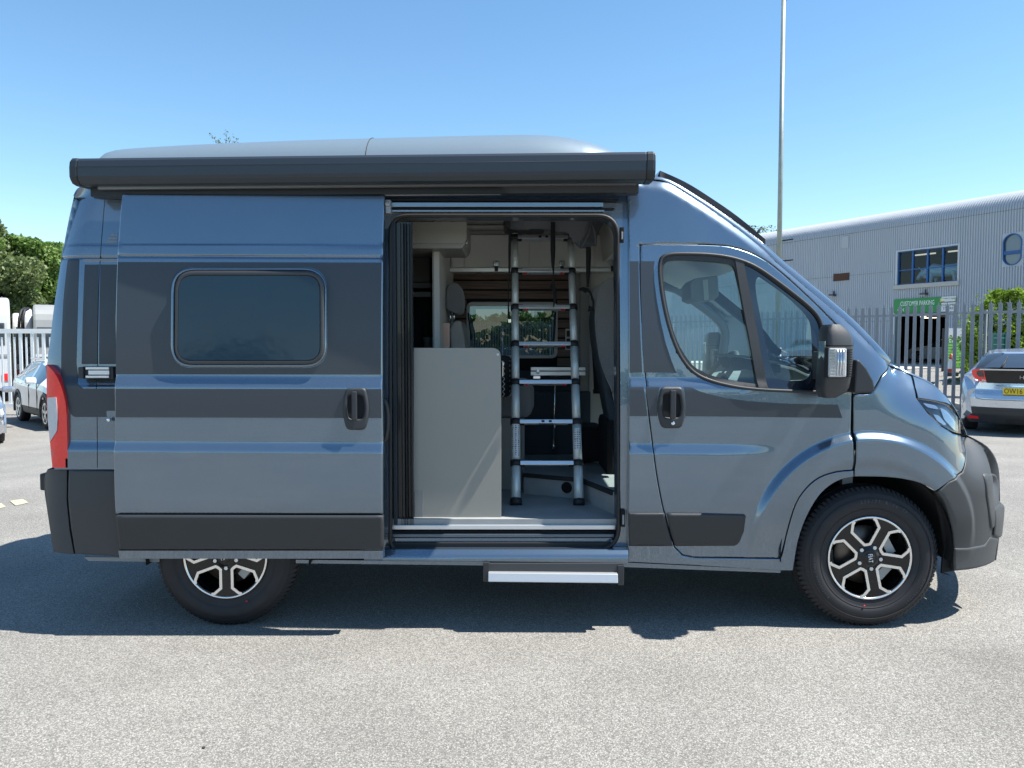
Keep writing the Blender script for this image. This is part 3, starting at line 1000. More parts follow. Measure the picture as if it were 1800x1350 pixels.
# rear lamp
tl = cr([(82, 641), (93, 652), (103, 668), (111, 690), (116, 715), (117.5, 745), (118.5, 785), (119, 822)], 3) + [(92, 822), (88, 780), (84, 740), (82, 700)]
S_tl = lambda x, z: 4.08 + 3.2 * np.maximum(0, -2.40 - np.asarray(x)) ** 2.0 + 0 * z
lamp = panel('tail_lamp', RED, van, tl, surf=S_tl, th=.05, res=.015, off=.012)
panel('white_lens', LAMPW, lamp, rp([(83, 699, 2), (98.5, 698, 2), (101, 735), (100, 757, 4), (92, 770), (88, 776, 2), (84, 740)]), surf=S_tl, th=.006, res=.015, off=.017)

# ---- far side: the same skin mirrored
far_out = [(96, 825)] + cr(SIL_REAR[1:], 3) + [(150, 328), (500, 324), (1130, 317)] + cr(SIL_WIND[1:], 3) + SIL_HOOD[1:] + \
    [(1735, 785), (1755, 815), (1758, 885), (1750, 985), (1677, 1003), (1672, 920), (1645, 863), (1600, 845), (1540, 836), (1501, 838), (1458, 854), (1424, 896), (1402, 955), (1394, 1003), (1000, 990), (530, 984), (515, 930), (480, 885), (430, 860), (370, 862), (320, 890), (290, 940), (283, 980), (130, 974), (95, 970), (84, 900)]
conv_win_xz = rp([(-.40, 1.13, .06), (.38, 1.13, .06), (.38, 1.86, .06), (-.40, 1.86, .06)])
fw = surf_xz(grow(win_outer, -4), S)
far_px = surf_xz(far_out, S)
panel('far_side_shell', PAINT, van, far_px, holes=[conv_win_xz, fw], far=True, px=False, th=.03, res=.05, back=True)
panel('far_door_glass', GLASSF, van, fw, far=True, px=False, off=-.01, th=0, back=False, res=.05)
far_trim = [((-2.3), .40), (2.3, .40), (2.3, .60), (-2.3, .60)]

# ---- cross-body skin: roof, windscreen, bonnet, nose, tail
def skin(name, material, parent, path_px, bs, u0=-1.0, u1=1.0, surf=S, K=28, pw=3.0, lift=0.0, solid=0.0, px=True, path=None):
    w = path if path else surf_xz(cr(path_px, 4), surf)
    n = len(w)
    b0, b1 = (bs, bs) if not isinstance(bs, tuple) else bs
    rows = []
    for i, (x, z) in enumerate(w):
        a = w[max(0, i - 1)]; c = w[min(n - 1, i + 1)]
        tx, tz = c[0] - a[0], c[1] - a[1]
        L = math.hypot(tx, tz) + 1e-9
        nx, nz = -tz / L, tx / L            # left of travel (rear -> front over the roof = up)
        b = b0 + (b1 - b0) * i / (n - 1)
        y = float(surf(x, z))
        W = YC - y
        row = []
        for k in range(K + 1):
            th_ = pi * (k / K)
            c_ = cos(th_); s_ = sin(th_)
            u = math.copysign(abs(c_) ** (2 / pw), c_)
            v = abs(s_) ** (2 / pw)
            u = max(u0, min(u1, u))
            v = (1 - abs(u) ** pw) ** (1 / pw) if abs(u) < 1 else 0
            o_ = b * v + lift
            row.append((x + nx * o_, YC - W * u, z + nz * o_))
        rows.append(row)
    m = M(); m.grid(rows)
    return m.build(name, material, parent, solid=solid)
skin('rear_door_skin', PAINT, van, SIL_REAR, .003, surf=S)
skin('roof_skin', PAINT, van, [(130, 345), (137, 333), (152, 328), (176, 326), (400, 325), (700, 324), (1000, 321), (1100, 319), (1141, 315)], (.03, .05))
skin('windscreen_header', PAINT, van, SIL_WIND[:4], (.05, .07))
ws_path = SIL_WIND[3:]
skin('windscreen_pillar', PAINT, van, ws_path, (.07, .09), u0=.86, u1=1.0)
skin('windscreen_pillar', PAINT, van, ws_path, (.07, .09), u0=-1.0, u1=-.86)
skin('windscreen', GLASS, van, ws_path, (.07, .09), u0=-.86, u1=.86, solid=0)
skin('bonnet', PAINT, van, SIL_HOOD, (.03, .01), pw=3.5)
skin('nose_skin', BUMPERPL, van, [(1700, 765), (1735, 785), (1753, 815), (1757, 860), (1757, 930), (1750, 985)], (.005, .03), pw=3)
skin('tail_skin', BUMPERPL, van, [(95, 971), (84, 900), (78, 850), (84, 826)], .02, surf=lambda x, z: 4.15 + 0 * x)
# raised glass roof panel above the windscreen
sr = [(1157, 311), (1200, 331), (1240, 356), (1290, 391), (1338, 431)]
skin('skyview_roof_window', GLOSSBLK, van, sr, (.04, .05), u0=-.965, u1=.965, lift=.024, solid=.032, pw=3.2)

# ---- pop-top roof: lofted shell
def poptop():
    prof = [(185, 276), (200, 263.5), (300, 256), (420, 250.5), (540, 246), (648, 243), (760, 240), (870, 237.5), (940, 237), (985, 240), (1020, 246), (1050, 254), (1072, 262), (1086, 268)]
    pr = cr(prof, 4)
    rows = []
    Ys = 4.36
    for i, (a, b) in enumerate(pr):
        x, z = P(a, b, Ys + .16)
        zb = 2.42
        h = max(.006, z - zb)
        e = min(1, (i + 1) / 3, (len(pr) - i) / 12)
        W = (YC - Ys) * (.93 + .07 * e)
        tgt = (675 - b) / 1352.0
        for it in range(14):
            row = [(x, YC - W - .0, zb - .05)]
            best = -9
            for k in range(25):
                t = pi * k / 24
                c_, s_ = cos(t), sin(t)
                u = math.copysign(abs(c_) ** (2 / 4.5), c_); v = abs(s_) ** (2 / 4.5)
                q = (x, YC - (W - .10 * v) * u, zb + h * v)
                row.append(q)
                dy = q[1] * _ca - (q[2] - CAM_H) * _sa; dz = q[1] * _sa + (q[2] - CAM_H) * _ca
                best = max(best, dz / dy)
            row.append((x, YC + W, zb - .05))
            h = max(.004, h + (tgt - best) * (Ys + .15))
        rows.append(row)
    m = M(); m.grid(rows)
    for r_, rev in ((rows[0], 0), (rows[-1], 1)):
        k = len(m.v); m.v += r_; m.f.append(tuple(range(k, k + len(r_)))); m.sm.append(False)
    o = m.build('pop_top_roof', mat('pop_top_gelcoat', (.17, .225, .27), rough=.42, metal=.25, coat=.3, vary=.04, vscale=3), van)
    xj = P(648, 250, 4.45)[0]
    i_ = min(range(len(rows)), key=lambda i: abs(rows[i][2][0] - xj))
    m = M(); m.tube([(q[0] + .012 * k / 9, q[1] - .001, q[2] + .0015) for k, q in enumerate(rows[i_][1:13])], .0022, 6)
    m.build('roof_joint', RUBBER, o)
poptop()

# ---- awning
def awning():
    L = P3(120, 304, 3.985); R = P3(1153, 292, 3.845)
    aw = bpy.data.objects.new('awning', None)
    d = (R - L); d.z = 0
    d.normalize()
    out = Vector((d.y, -d.x, 0))           # towards the camera
    def prof(s):  # (outward, up)
        return [(.058 * s, .076), (.072 * s, .062), (.078 * s, .030), (.078 * s, -.018), (.071 * s, -.034), (.052 * s, -.054), (.030, -.058), (-.06, -.054), (-.11, -.05), (-.11, .074), (-.02, .082), (.03 * s, .080)]
    zc = (L.z + R.z) / 2
    def pos(p, o, u): return Vector((p.x, p.y, zc)) - out * .078 + out * o + Vector((0, 0, u))
    P0 = L + d * .045; P1 = R - d * .045
    def sweep(A, B, sc=1.0, seg=1):
        m = M()
        pr = prof(1)
        a = [pos(A, o * sc, u * sc) for o, u in pr]
        b = [pos(B, o * sc, u * sc) for o, u in pr]
        n = len(pr)
        m.add(a + b, [(i, (i + 1) % n, n + (i + 1) % n, n + i) for i in range(n)], False)
        m.f += [tuple(range(n - 1, -1, -1)), tuple(range(n, 2 * n))]; m.sm += [False, False]
        return m
    m = sweep(P0, P1)
    body = m.build('awning_case', AWN, van, bevel=.004)
    m = sweep(L + d * .008, P0, 1.02); m.build('end_cap', AWNCAP, body, bevel=.006)
    m = sweep(P1, R - d * .006, 1.02); m.build('end_cap', AWNCAP, body, bevel=.006)
    m = sweep(L, L + d * .009, .93); m.build('end_cap', AWNCAP, body, bevel=.004)
    m = sweep(R - d * .007, R, .93); m.build('end_cap', AWNCAP, body, bevel=.004)
    # front rail joint line
    m = M(); m.tube([pos(P0, .0775, .030), pos(P1, .0772, .030)], .0011, 5); m.build('rail_joint', RUBBER, body)
    m = M(); m.tube([pos(P0, .0595, -.043), pos(P1, .0595, -.043)], .0011, 5); m.build('rail_joint', RUBBER, body)
    # mounting rail below
    A = P3(174, 330, 4.06); B = P3(1118, 321, 4.0)
    m = M(); m.obox((A + B) / 2, (B - A) / 2, out * .012, Vector((0, 0, .011))); m.build('mounting_rail', mat('grey_rail', (.20, .21, .22), rough=.4, metal=.5), van)
    A = P3(168, 338, 4.13); B = P3(1121, 331, 4.12)
    m = M(); m.obox((A + B) / 2, (B - A) / 2, out * .045, Vector((0, 0, .030))); m.build('mounting_bracket', mat('dark_bracket', (.012, .016, .022), rough=.5), van)
    # thin gutter above the door opening
    A = P3(677, 343, 4.11); B = P3(1100, 338.5, 4.11)
    m = M(); m.obox((A + B) / 2, (B - A) / 2, out * .01, Vector((0, 0, .0035))); m.build('rain_gutter', ALU, van)
    bpy.data.objects.remove(aw)
awning()

def smooth_loop(loop, step=.012, k=4):
    q = resample(loop, step)
    # uniform spacing
    L = [0.0]
    for a, b in zip(q, q[1:] + q[:1]): L.append(L[-1] + math.hypot(b[0] - a[0], b[1] - a[1]))
    n = int(L[-1] / step); q2 = q + q[:1]; out = []
    for i in range(n):
        s_ = L[-1] * i / n
        j = max(0, int(np.searchsorted(L, s_, 'right')) - 1); t = (s_ - L[j]) / max(1e-9, L[j + 1] - L[j])
        out.append((q2[j][0] + (q2[j + 1][0] - q2[j][0]) * t, q2[j][1] + (q2[j + 1][1] - q2[j][1]) * t))
    for _ in range(k):
        out = [((out[i - 1][0] + 2 * out[i][0] + out[(i + 1) % n][0]) / 4, (out[i - 1][1] + 2 * out[i][1] + out[(i + 1) % n][1]) / 4) for i in range(n)]
    return out
# ---- front door furniture
SEALF = mat('window_seal', (.026, .028, .031), rough=.55)
g1 = Z6([(300, 218, 30), (420, 212, 40), (600, 220, 40), (752, 243, 12), (800, 450), (860, 760), (914, 1032, 6), (800, 1020, 60), (640, 990, 100), (500, 935, 90), (430, 850, 80), (365, 730, 100), (318, 560, 100), (290, 400, 100), (284, 270, 40)])
glass1 = rp(g1, seg=4)
fdg = panel('door_window', GLASS, front_door, glass1, off=-.014, th=0, res=.04, back=False)
q_out = rp(Z6([(815, 238, 8), (900, 275, 60), (1060, 392, 150), (1225, 520, 150), (1305, 598, 20), (1325, 680, 20), (1325, 1080, 6), (976, 1066, 6), (900, 660)]), seg=4)
q_in = rp(Z6([(905, 322, 25), (935, 335, 30), (1100, 455, 120), (1240, 590, 60), (1262, 660, 40), (1268, 940, 40), (1225, 1015, 40), (1030, 1008, 40), (1000, 950, 60), (930, 620), (885, 380, 30)]), seg=4)
fq = panel('quarter_window', FRIT, front_door, q_out, holes=[q_in], off=-.008, th=.004, res=.04)
panel('quarter_glass', GLASS, front_door, q_in, off=-.010, th=0, res=.04, back=False)
# seal frame
panel('window_seal', SEALF, front_door, grow(win_outer, .3), holes=[glass1, q_out], off=.002, th=.03, res=.03)
m = M()
for w in (win_outer,):
    pts = [Vector((x, float(S(x, z)) - .004, z)) for x, z in smooth_loop(surf_xz(w, S), k=10)]
    m.tube(pts, .009, 8, closed=True)
m.build('window_seal', SEALF, front_door)
bar = Z6([(757, 203), (812, 214), (830, 300), (900, 660), (974, 1066), (914, 1054), (850, 720), (790, 400)])
panel('window_divider', SEALF, front_door, bar, off=.010, th=.02, res=.03)
m = M()
a, b = surf_xz(Z6([(785, 225), (945, 1050)]), S)
# decals on the front door and pillar
def dec(pts): return panel('stripe_decal', CARBON, van, pts, th=0, off=.0015, res=.025, back=False)
dec(rp(Z6([(62, 222), (122, 222), (124, 400), (133, 700), (146, 955), (62, 958)])))
dec(Z6([(134, 222), (228, 222), (222, 260), (226, 360), (242, 480), (268, 620), (300, 760), (340, 880), (370, 957), (158, 955), (145, 700), (136, 400)]))
dec(Z6([(62, 1050), (154, 1050), (180, 1243), (62, 1243)]))
dec(Z6([(168, 1050), (262, 1050), (250, 1100), (245, 1160), (246, 1243), (194, 1243)]))
dec(Z6([(418, 1050), (468, 1053), (520, 1078), (590, 1100), (700, 1125), (850, 1145), (1000, 1155), (1130, 1162), (1435, 1168), (1465, 1255), (900, 1248), (430, 1244), (434, 1160), (430, 1100)]))
# lower trim strips
panel('lower_trim', BLACKPL, van, rp([(1105.5, 902, 3), (1168, 902), (1176, 935), (1183, 960.5), (1105.5, 960.5)]), th=.014, off=.012, res=.04, roll=.007)
panel('lower_trim', BLACKPL, front_door, rp([(1172, 903), (1240, 903.5), (1312, 905.5, 4), (1308, 935), (1298, 960, 10), (1187, 960.5, 3), (1179, 935)]), th=.016, off=.014, res=.03, roll=.007)

def handle(parent, cx, cy, surf, w=46, h=76, lock=True):
    """bowl plate with vertical grip, centre in photo pixels"""
    o = rp([(cx - w * .36, cy - h / 2, 7), (cx + w * .36, cy - h / 2, 7), (cx + w * .5, cy - h * .10, 14), (cx + w * .46, cy + h * .25, 12), (cx + w * .33, cy + h / 2, 7), (cx - w * .33, cy + h / 2, 7), (cx - w * .46, cy + h * .25, 12), (cx - w * .5, cy - h * .10, 14)], seg=5)
    hole = rp([(cx - w * .29, cy - h * .33, 7), (cx + w * .27, cy - h * .33, 7), (cx + w * .34, cy - h * .0, 9), (cx + w * .27, cy + h * .24, 6), (cx - w * .27, cy + h * .24, 6), (cx - w * .34, cy, 9)], seg=5)
    pl = panel('door_handle', BLACKPL, parent, o, holes=[hole], surf=surf, off=.016, th=.02, res=.012, roll=.006)
    panel('handle_bowl', STRAPM, pl, hole, surf=surf, off=.003, th=.002, res=.03, back=False)
    x0, z0 = surf_xz([(cx - w * .10, cy - h * .43)], surf)[0]; x1, z1 = surf_xz([(cx + w * .10, cy + h * .26)], surf)[0]
    ys = float(surf((x0 + x1) / 2, (z0 + z1) / 2))
    m = M(); m.box(x0, x1, ys - .038, ys - .020, z1, z0, .006); m.build('grip', BLACKPL, pl)
    if lock:
        xl, zl = surf_xz([(cx + 1, cy + h * .37)], surf)[0]
        m = M(); m.lathe([(0, -.0035), (.009, -.003), (.010, 0)], (xl, float(surf(xl, zl)) - .016, zl), seg=18); m.build('key_lock', CHROME, pl)
    else:
        x0, z0 = surf_xz([(cx - w * .13, cy + h * .28)], surf)[0]; x1, z1 = surf_xz([(cx + w * .10, cy + h * .42)], surf)[0]
        m = M(); m.box(x0, x1, ys - .0175, ys - .01, z1, z0, .001); m.build('lock_cover', BLACKPL, pl)
    return pl
handle(front_door, 1181, 716.5, S, 50, 73)

# ---- mirror
def mirror(far=False):
    k = []
    def Yt(y): return 2 * YC - y if far else y
    m = M()
    # housing: stack of rounded sections from top to bottom
    secs = []
    zs = np.linspace(0, 1, 15)
    ztop = P(1470, 570, 3.86)[1]; zbot = P(1470, 700, 3.86)[1]
    for t in zs:
        z = ztop + (zbot - ztop) * t
        # front/back x limits by height, in photo pixels
        xr = np.interp(t, [0, .04, .12, .22, .5, .85, .95, 1], [1484, 1492, 1500, 1504, 1503, 1500, 1494, 1478])
        xl = np.interp(t, [0, .05, .9, 1], [1452, 1445, 1440, 1447])
        X0 = P(xl, 640, 3.915)[0]; X1 = P(xr, 640, 3.86)[0]
        e = math.sin(pi * min(1, max(0, .07 + t * .86))) ** .22
        Yo = 3.965 - .135 * e; Yi = 3.99
        ring = []
        for j in range(20):
            a = 2 * pi * j / 20
            u = math.copysign(abs(cos(a)) ** .4, cos(a)); v = math.copysign(abs(sin(a)) ** .4, sin(a))
            xx = (X0 + X1) / 2 + (X1 - X0) / 2 * u
            sl = (xx - X0) / (X1 - X0 + 1e-9)
            yy = (Yo + Yi) / 2 + (Yi - Yo) / 2 * v + .03 * sl ** 2
            ring.append((xx, Yt(yy), z))
        secs.append(ring)
    m.grid([list(r) for r in secs], closed=True)
    for r_ in (secs[0], secs[-1]):
        k0 = len(m.v); m.v += r_; m.f.append(tuple(range(k0, k0 + 20))); m.sm.append(True)
    hs = m.build('wing_mirror', mat('mirror_housing_plastic', (.038, .040, .043), rough=.48, bump=.2, bscale=900), van)
    # arm foot on the door
    A = [(1497, 632), (1503, 632), (1515, 645), (1528, 668), (1531, 684), (1526, 690), (1494, 690)]
    m = M(); m.prism([(P(a, b, 3.98)[0], Yt(3.93), P(a, b, 3.98)[1]) for a, b in A], (0, (-.13 if far else .13), 0), smooth=False)
    m.build('mirror_arm', BLACKPL, hs, bevel=.012)
    m = M(); x0, z0 = P(1441, 618, 4.0); x1, z1 = P(1452, 668, 4.0)
    m.box(x0, x1, min(Yt(3.975), Yt(4.10)), max(Yt(3.975), Yt(4.10)), z1, z0, .01)
    m.build('mirror_arm', BLACKPL, hs)
    # joint between cap and base
    i_c = 4
    m = M(); m.tube([Vector(q) for q in secs[i_c]], .0028, 5, closed=True); m.build('housing_joint', DARK, hs)
    # mirror glass on the rear face
    x0, z0 = P(1441, 592, 3.86); _, z1 = P(1441, 690, 3.86)
    m = M(); m.box(x0 + .030, x0 + .038, min(Yt(3.87), Yt(3.95)), max(Yt(3.87), Yt(3.95)), z1 + .02, z0 - .02, .006)
    m.build('mirror_glass', CHROME, hs)
    if not far:
        x0, z0 = P(1457, 612, 3.81); x1, z1 = P(1487, 663, 3.81)
        m = M(); m.box(x0 - .006, x1 + .006, 3.812, 3.86, z1 - .006, z0 + .006, .012); m.build('indicator_bezel', RUBBER, hs)
        m = M(); m.box(x0, x1, 3.802, 3.85, z1, z0, .008)
        m.build('indicator_lens', LAMPW, hs)
        m = M()
        for j in range(9):
            zz_ = z1 + (z0 - z1) * (j + .5) / 9
            m.box(x0 + .004, x0 + .028, 3.798, 3.805, zz_ - .0025, zz_ + .0025)
        for j in range(3):
            xx = x0 + .040 + j * .014
            m.tube([(xx, 3.801, z1 + .008), (xx + .003, 3.797, (z0 + z1) / 2), (xx, 3.801, z0 - .008)], .003, 5)
        m.build('lens_ribs', CHROME, hs)
        m = M()
        for j in range(12):
            a, b = P(1493, 615 + j * 4.2, 3.86)
            m.box(a - .018, a + .004, 3.835, 3.90, b - .003, b + .003)
        m.build('cooling_ribs', RUBBER, hs)
mirror(); mirror(True)

# ---- sliding door, slid back along the side
sd = rp([(213.5, 340.5, 2), (676.5, 343, 2), (674, 400), (672.5, 470), (672, 640), (672.5, 800), (672.5, 903.5), (202.5, 903.5), (201, 700), (202.5, 560), (205.5, 455), (210, 390)])
sdh = rp([(306, 474.5, 36), (570, 474.5, 36), (570.5, 641.5, 34), (304.5, 641.5, 34)], seg=9)
sdoor = panel('sliding_door', PAINT, van, sd, holes=[sdh], surf=S_door, th=.035, res=.025, roll=.005)
panel('sill_strip', PAINT, sdoor, [(208, 968), (673, 968), (673, 982), (210, 982)], surf=S_door, th=.06, off=-.004, res=.04)
panel('lower_trim', BLACKPL, sdoor, rp([(202, 906, 4), (673, 907), (673, 966.5), (209, 966.5, 4)]), surf=S_door, th=.03, off=.016, res=.04, roll=.008)
panel('stripe_decal', CARBON, sdoor, [(207, 460.5), (671, 461.5), (669.5, 658.5), (203.5, 658)], holes=[grow(sdh, 5)], surf=S_door, th=0, off=.0015, res=.03, back=False)
panel('stripe_decal', CARBON, sdoor, [(203, 683.5), (670.5, 684), (670.5, 735), (203, 733.5)], surf=S_door, th=0, off=.0015, res=.03, back=False)
# pressed lip round the window
m = M(); pts = [Vector((x, float(S_door(x, z)) - .001, z)) for x, z in smooth_loop(surf_xz(grow(sdh, 1.0), S_door), k=2)]
m.tube(pts, .0105, 10, closed=True); m.build('window_lip', PAINT, sdoor)
wf_out = grow(sdh, -1.0); wf_in = rp([(315, 485, 26), (561, 485, 26), (561.5, 632.5, 24), (313, 632.5, 24)], seg=9)
wf = panel('conversion_window', mat('window_frame_plastic', (.035, .038, .042), rough=.38), sdoor, wf_out, holes=[wf_in], surf=lambda x, z: S_door(x, z) * 0 + 3.955 + .03 * np.maximum(0, z - 1.4) ** 1, off=.004, th=.03, res=.012, roll=.008)
panel('tinted_pane', DKGLASS, wf, grow(wf_in, .5), surf=lambda x, z: S_door(x, z) * 0 + 3.955 + .03 * np.maximum(0, z - 1.4) + 0 * x, off=.003, th=.004, res=.05)
handle(sdoor, 625, 719, S_door, 47, 74, lock=False)
# edges of the inner door frame, seen past its front edge
m = M(); x0, z0 = P(673.5, 344, 3.99); x1, z1 = P(676, 982, 3.99)
pts = [(673, 702), (677, 706), (680, 715), (682, 730), (681.5, 752), (679, 768), (674, 778)]
m.tube([P3(a, b, 4.02) for a, b in pts], .012, 8); m.build('inner_pull', BLACKPL, sdoor)

# ---- body shell above and below the opening
SKY_STRIP = [(680, 341), (1103.5, 339), (1103.5, 322), (680, 324)]
panel('roof_rail_shell', PAINT, van, SKY_STRIP, th=.05, res=.05, back=False)
opening = rp([(684, 377, 36), (1088, 377, 40), (1090, 968, 44), (684, 968, 20)], seg=9)
panel('door_jamb', PAINT, van, [(640, 340), (1106, 338), (1106, 992), (640, 990)], holes=[opening], surf=S_jamb, th=.03, res=.04)
op = surf_xz(grow(opening, -2.2), S_jamb)
m = M(); m.tube([Vector((x, float(S_jamb(x, z)) - .004, z)) for x, z in op], .0115, 8, closed=True)
m.build('door_seal', RUBBER, van)
m = M(); op2 = surf_xz(grow(opening, -4), S_jamb)
ring0 = [Vector((x, float(S_jamb(x, z)) - .002, z)) for x, z in op2]
ring1 = [Vector((x, float(S_jamb(x, z)) + .14, z)) for x, z in op2]
n = len(ring0); m.add(ring0 + ring1, [(i, (i + 1) % n, n + (i + 1) % n, n + i) for i in range(n)], True)
m.build('opening_reveal', mat('dark_blue_reveal', (.02, .035, .055), rough=.35, coat=.5), van)
# runner rails over the opening
for (a, b, c, d_, yy, mt) in ((678, 350.5, 1086, 354, 4.135, DARK), (684, 356, 1060, 364.5, 4.12, PAINT), (684, 366, 1080, 368, 4.125, DARK), (684, 369, 1062, 373, 4.118, PAINT)):
    A = P3(a, b, yy); B = P3(c, d_, yy)
    m = M(); m.box(A.x, B.x, yy - .012, yy + .05, B.z, A.z, .003); m.build('runner_rail', mt, van)
A = P3(678, 352, 4.10); B = P3(688, 376, 4.10)
m = M(); m.box(A.x, B.x, 4.08, 4.14, B.z, A.z, .006)
m.lathe([(0, -.02), (.013, -.02), (.013, .01)], (A.x + .015, 4.08, A.z - .025), seg=14); m.build('door_roller', GALV, van)
# right-hand jamb gasket and latch plates
for (x, y0, y1) in ((1093, 400, 427), (1095, 895, 925)):
    A = P3(x - 4, y0, 4.12); B = P3(x + 3, y1, 4.12)
    m = M(); m.box(A.x, B.x, 4.098, 4.13, B.z, A.z, .004)
    lp = m.build('latch_plate', DARK, van)
    m = M(); m.box(A.x + .006, B.x - .006, 4.092, 4.11, B.z + .015, A.z - .025, .003); m.build('catch', GALV, lp)
# outer sill under the opening
panel('sill_shell', PAINT, van, [(673, 966), (1104, 966), (1104, 989), (673, 985)], th=.05, res=.03, off=.002,
      surf=lambda x, z: np.asarray(z) * 0 + 4.06 + .9 * np.maximum(0, np.asarray(z) - .372) + 0 * np.asarray(x))
panel('sill_shell', PAINT, van, [(520, 984), (700, 986), (1104, 989), (1372, 1002), (1372, 1007), (1104, 997), (520, 990)], th=.05, res=.04, off=-.03)
# entrance threshold
def pbox(m, a, b, c, d_, y, dep, bev=0.0):
    """box whose front face shows as the photo rectangle a,b - c,d_ at depth y"""
    A = P3(a, b, y); B = P3(c, d_, y)
    return m.box(A.x, B.x, y, y + dep, B.z, A.z, bev)
m = M(); pbox(m, 684, 923.5, 1082, 931, 4.17, .05, .003); m.build('threshold_strip', ALU, van)
m = M(); pbox(m, 684, 933, 1084, 938, 4.185, .05, .002); m.build('threshold_step', DARK, van)
m = M(); pbox(m, 684, 939, 1080, 945, 4.165, .05, .003); m.build('threshold_step', mat('steel_step', (.12, .15, .18), rough=.35, metal=.6), van)
m = M(); pbox(m, 684, 946, 1076, 953, 4.175, .05, .002); m.build('threshold_step', PAINT, van)
m = M(); pbox(m, 684, 954, 1080, 966, 4.155, .08, .004); m.build('threshold_step', RUBBER, van)
# retractable step below
m = M(); A = P3(849, 990, 4.05); B = P3(1097, 1024, 4.05)
m.box(A.x, B.x, 4.05, 4.42, B.z + .01, A.z, .004); st = m.build('entrance_step', mat('step_housing', (.045, .048, .052), rough=.5), van)
m = M(); pbox(m, 849, 989, 860, 1023, 4.04, .03, .003); m.build('step_bracket', BLACKPL, st)
m = M(); pbox(m, 1086, 994, 1097, 1029, 4.04, .03, .003); m.build('step_bracket', BLACKPL, st)
m = M(); A = P3(858, 1007, 4.015); B = P3(1086, 1024, 4.015)
m.add([(A.x, 4.02, A.z), (B.x, 4.015, A.z - .006), (B.x, 4.0, B.z), (A.x, 4.005, B.z + .006), (A.x, 4.05, A.z), (B.x, 4.05, A.z - .006), (B.x, 4.05, B.z), (A.x, 4.05, B.z + .006)],
      [(0, 1, 2, 3), (7, 6, 5, 4), (0, 4, 5, 1), (3, 2, 6, 7), (0, 3, 7, 4), (1, 5, 6, 2)])
m.build('tread_edge', mat('tread_aluminium', (.50, .51, .52), rough=.42, metal=.6), st, bevel=.004)

# ---- underbody, wheel wells
m = M(); m.box(-2.42, 2.30, 4.32, 5.88, .34, .50); m.build('underbody', DARK, van)
m = M(); m.box(-2.2, 1.3, 4.20, 4.33, .37, .46); m.build('underbody_rail', DARK, van)
def well(cx, cz, r, name):
    m = M()
    rows = []
    for k in range(25):
        a = pi * (1.08 * k / 24 - .04)
        rows.append([(cx + r * cos(a), 4.078, cz + r * sin(a)), (cx + r * cos(a), 4.50, cz + r * sin(a)), (cx + r * .2 * cos(a), 4.52, cz + r * .2 * sin(a))])
    m.grid(rows)
    m.build(name, DARK, van)
well(1.905, .392, .462, 'wheel_well_liner'); well(-1.53, .372, .44, 'wheel_well_liner')
# strut and hose seen in the front wheel well
m = M(); pbox(m, 1481, 838, 1499, 853, 4.25, .05, .003); m.build('suspension_strut', GALV, van)
panel('mud_flap', DARK, van, [(1640, 866), (1660, 890), (1672, 925), (1677, 965), (1677, 1003), (1660, 1006), (1672, 1012), (1655, 1008), (1660, 960), (1652, 910)], th=.012, off=-.03, res=.04)

# ---- wheels
def ringband(m, pts, w, y0, y1):
    """flat band along a polyline in the wheel plane (x, z), thickness y0..y1"""
    n = len(pts); L = []; R = []
    for i in range(n):
        a = Vector(pts[max(0, i - 1)]); b = Vector(pts[min(n - 1, i + 1)]); p = Vector(pts[i])
        if 0 < i < n - 1:
            d1 = (p - a).normalized(); d2 = (b - p).normalized()
            t = (d1 + d2).normalized(); k = 1 / max(.5, t.dot(d1))
        else:
            t = (b - a).normalized(); k = 1
        nrm = Vector((-t.y, t.x)) * k
        L.append(p + nrm * w / 2); R.append(p - nrm * w / 2)
    k0 = len(m.v)
    for y in (y0, y1):
        for q in L: m.v.append((q.x, y, q.y))
        for q in R: m.v.append((q.x, y, q.y))
    N = 2 * n
    for i in range(n - 1):
        for f in ((i, i + 1, n + i + 1, n + i), (N + i, N + n + i, N + n + i + 1, N + i + 1), (i, N + i, N + i + 1, i + 1), (n + i, n + i + 1, N + n + i + 1, N + n + i)):
            m.f.append(tuple(k0 + q for q in f)); m.sm.append(False)
    for i in (0, n - 1):
        m.f.append((k0 + i, k0 + n + i, k0 + N + n + i, k0 + N + i)); m.sm.append(False)

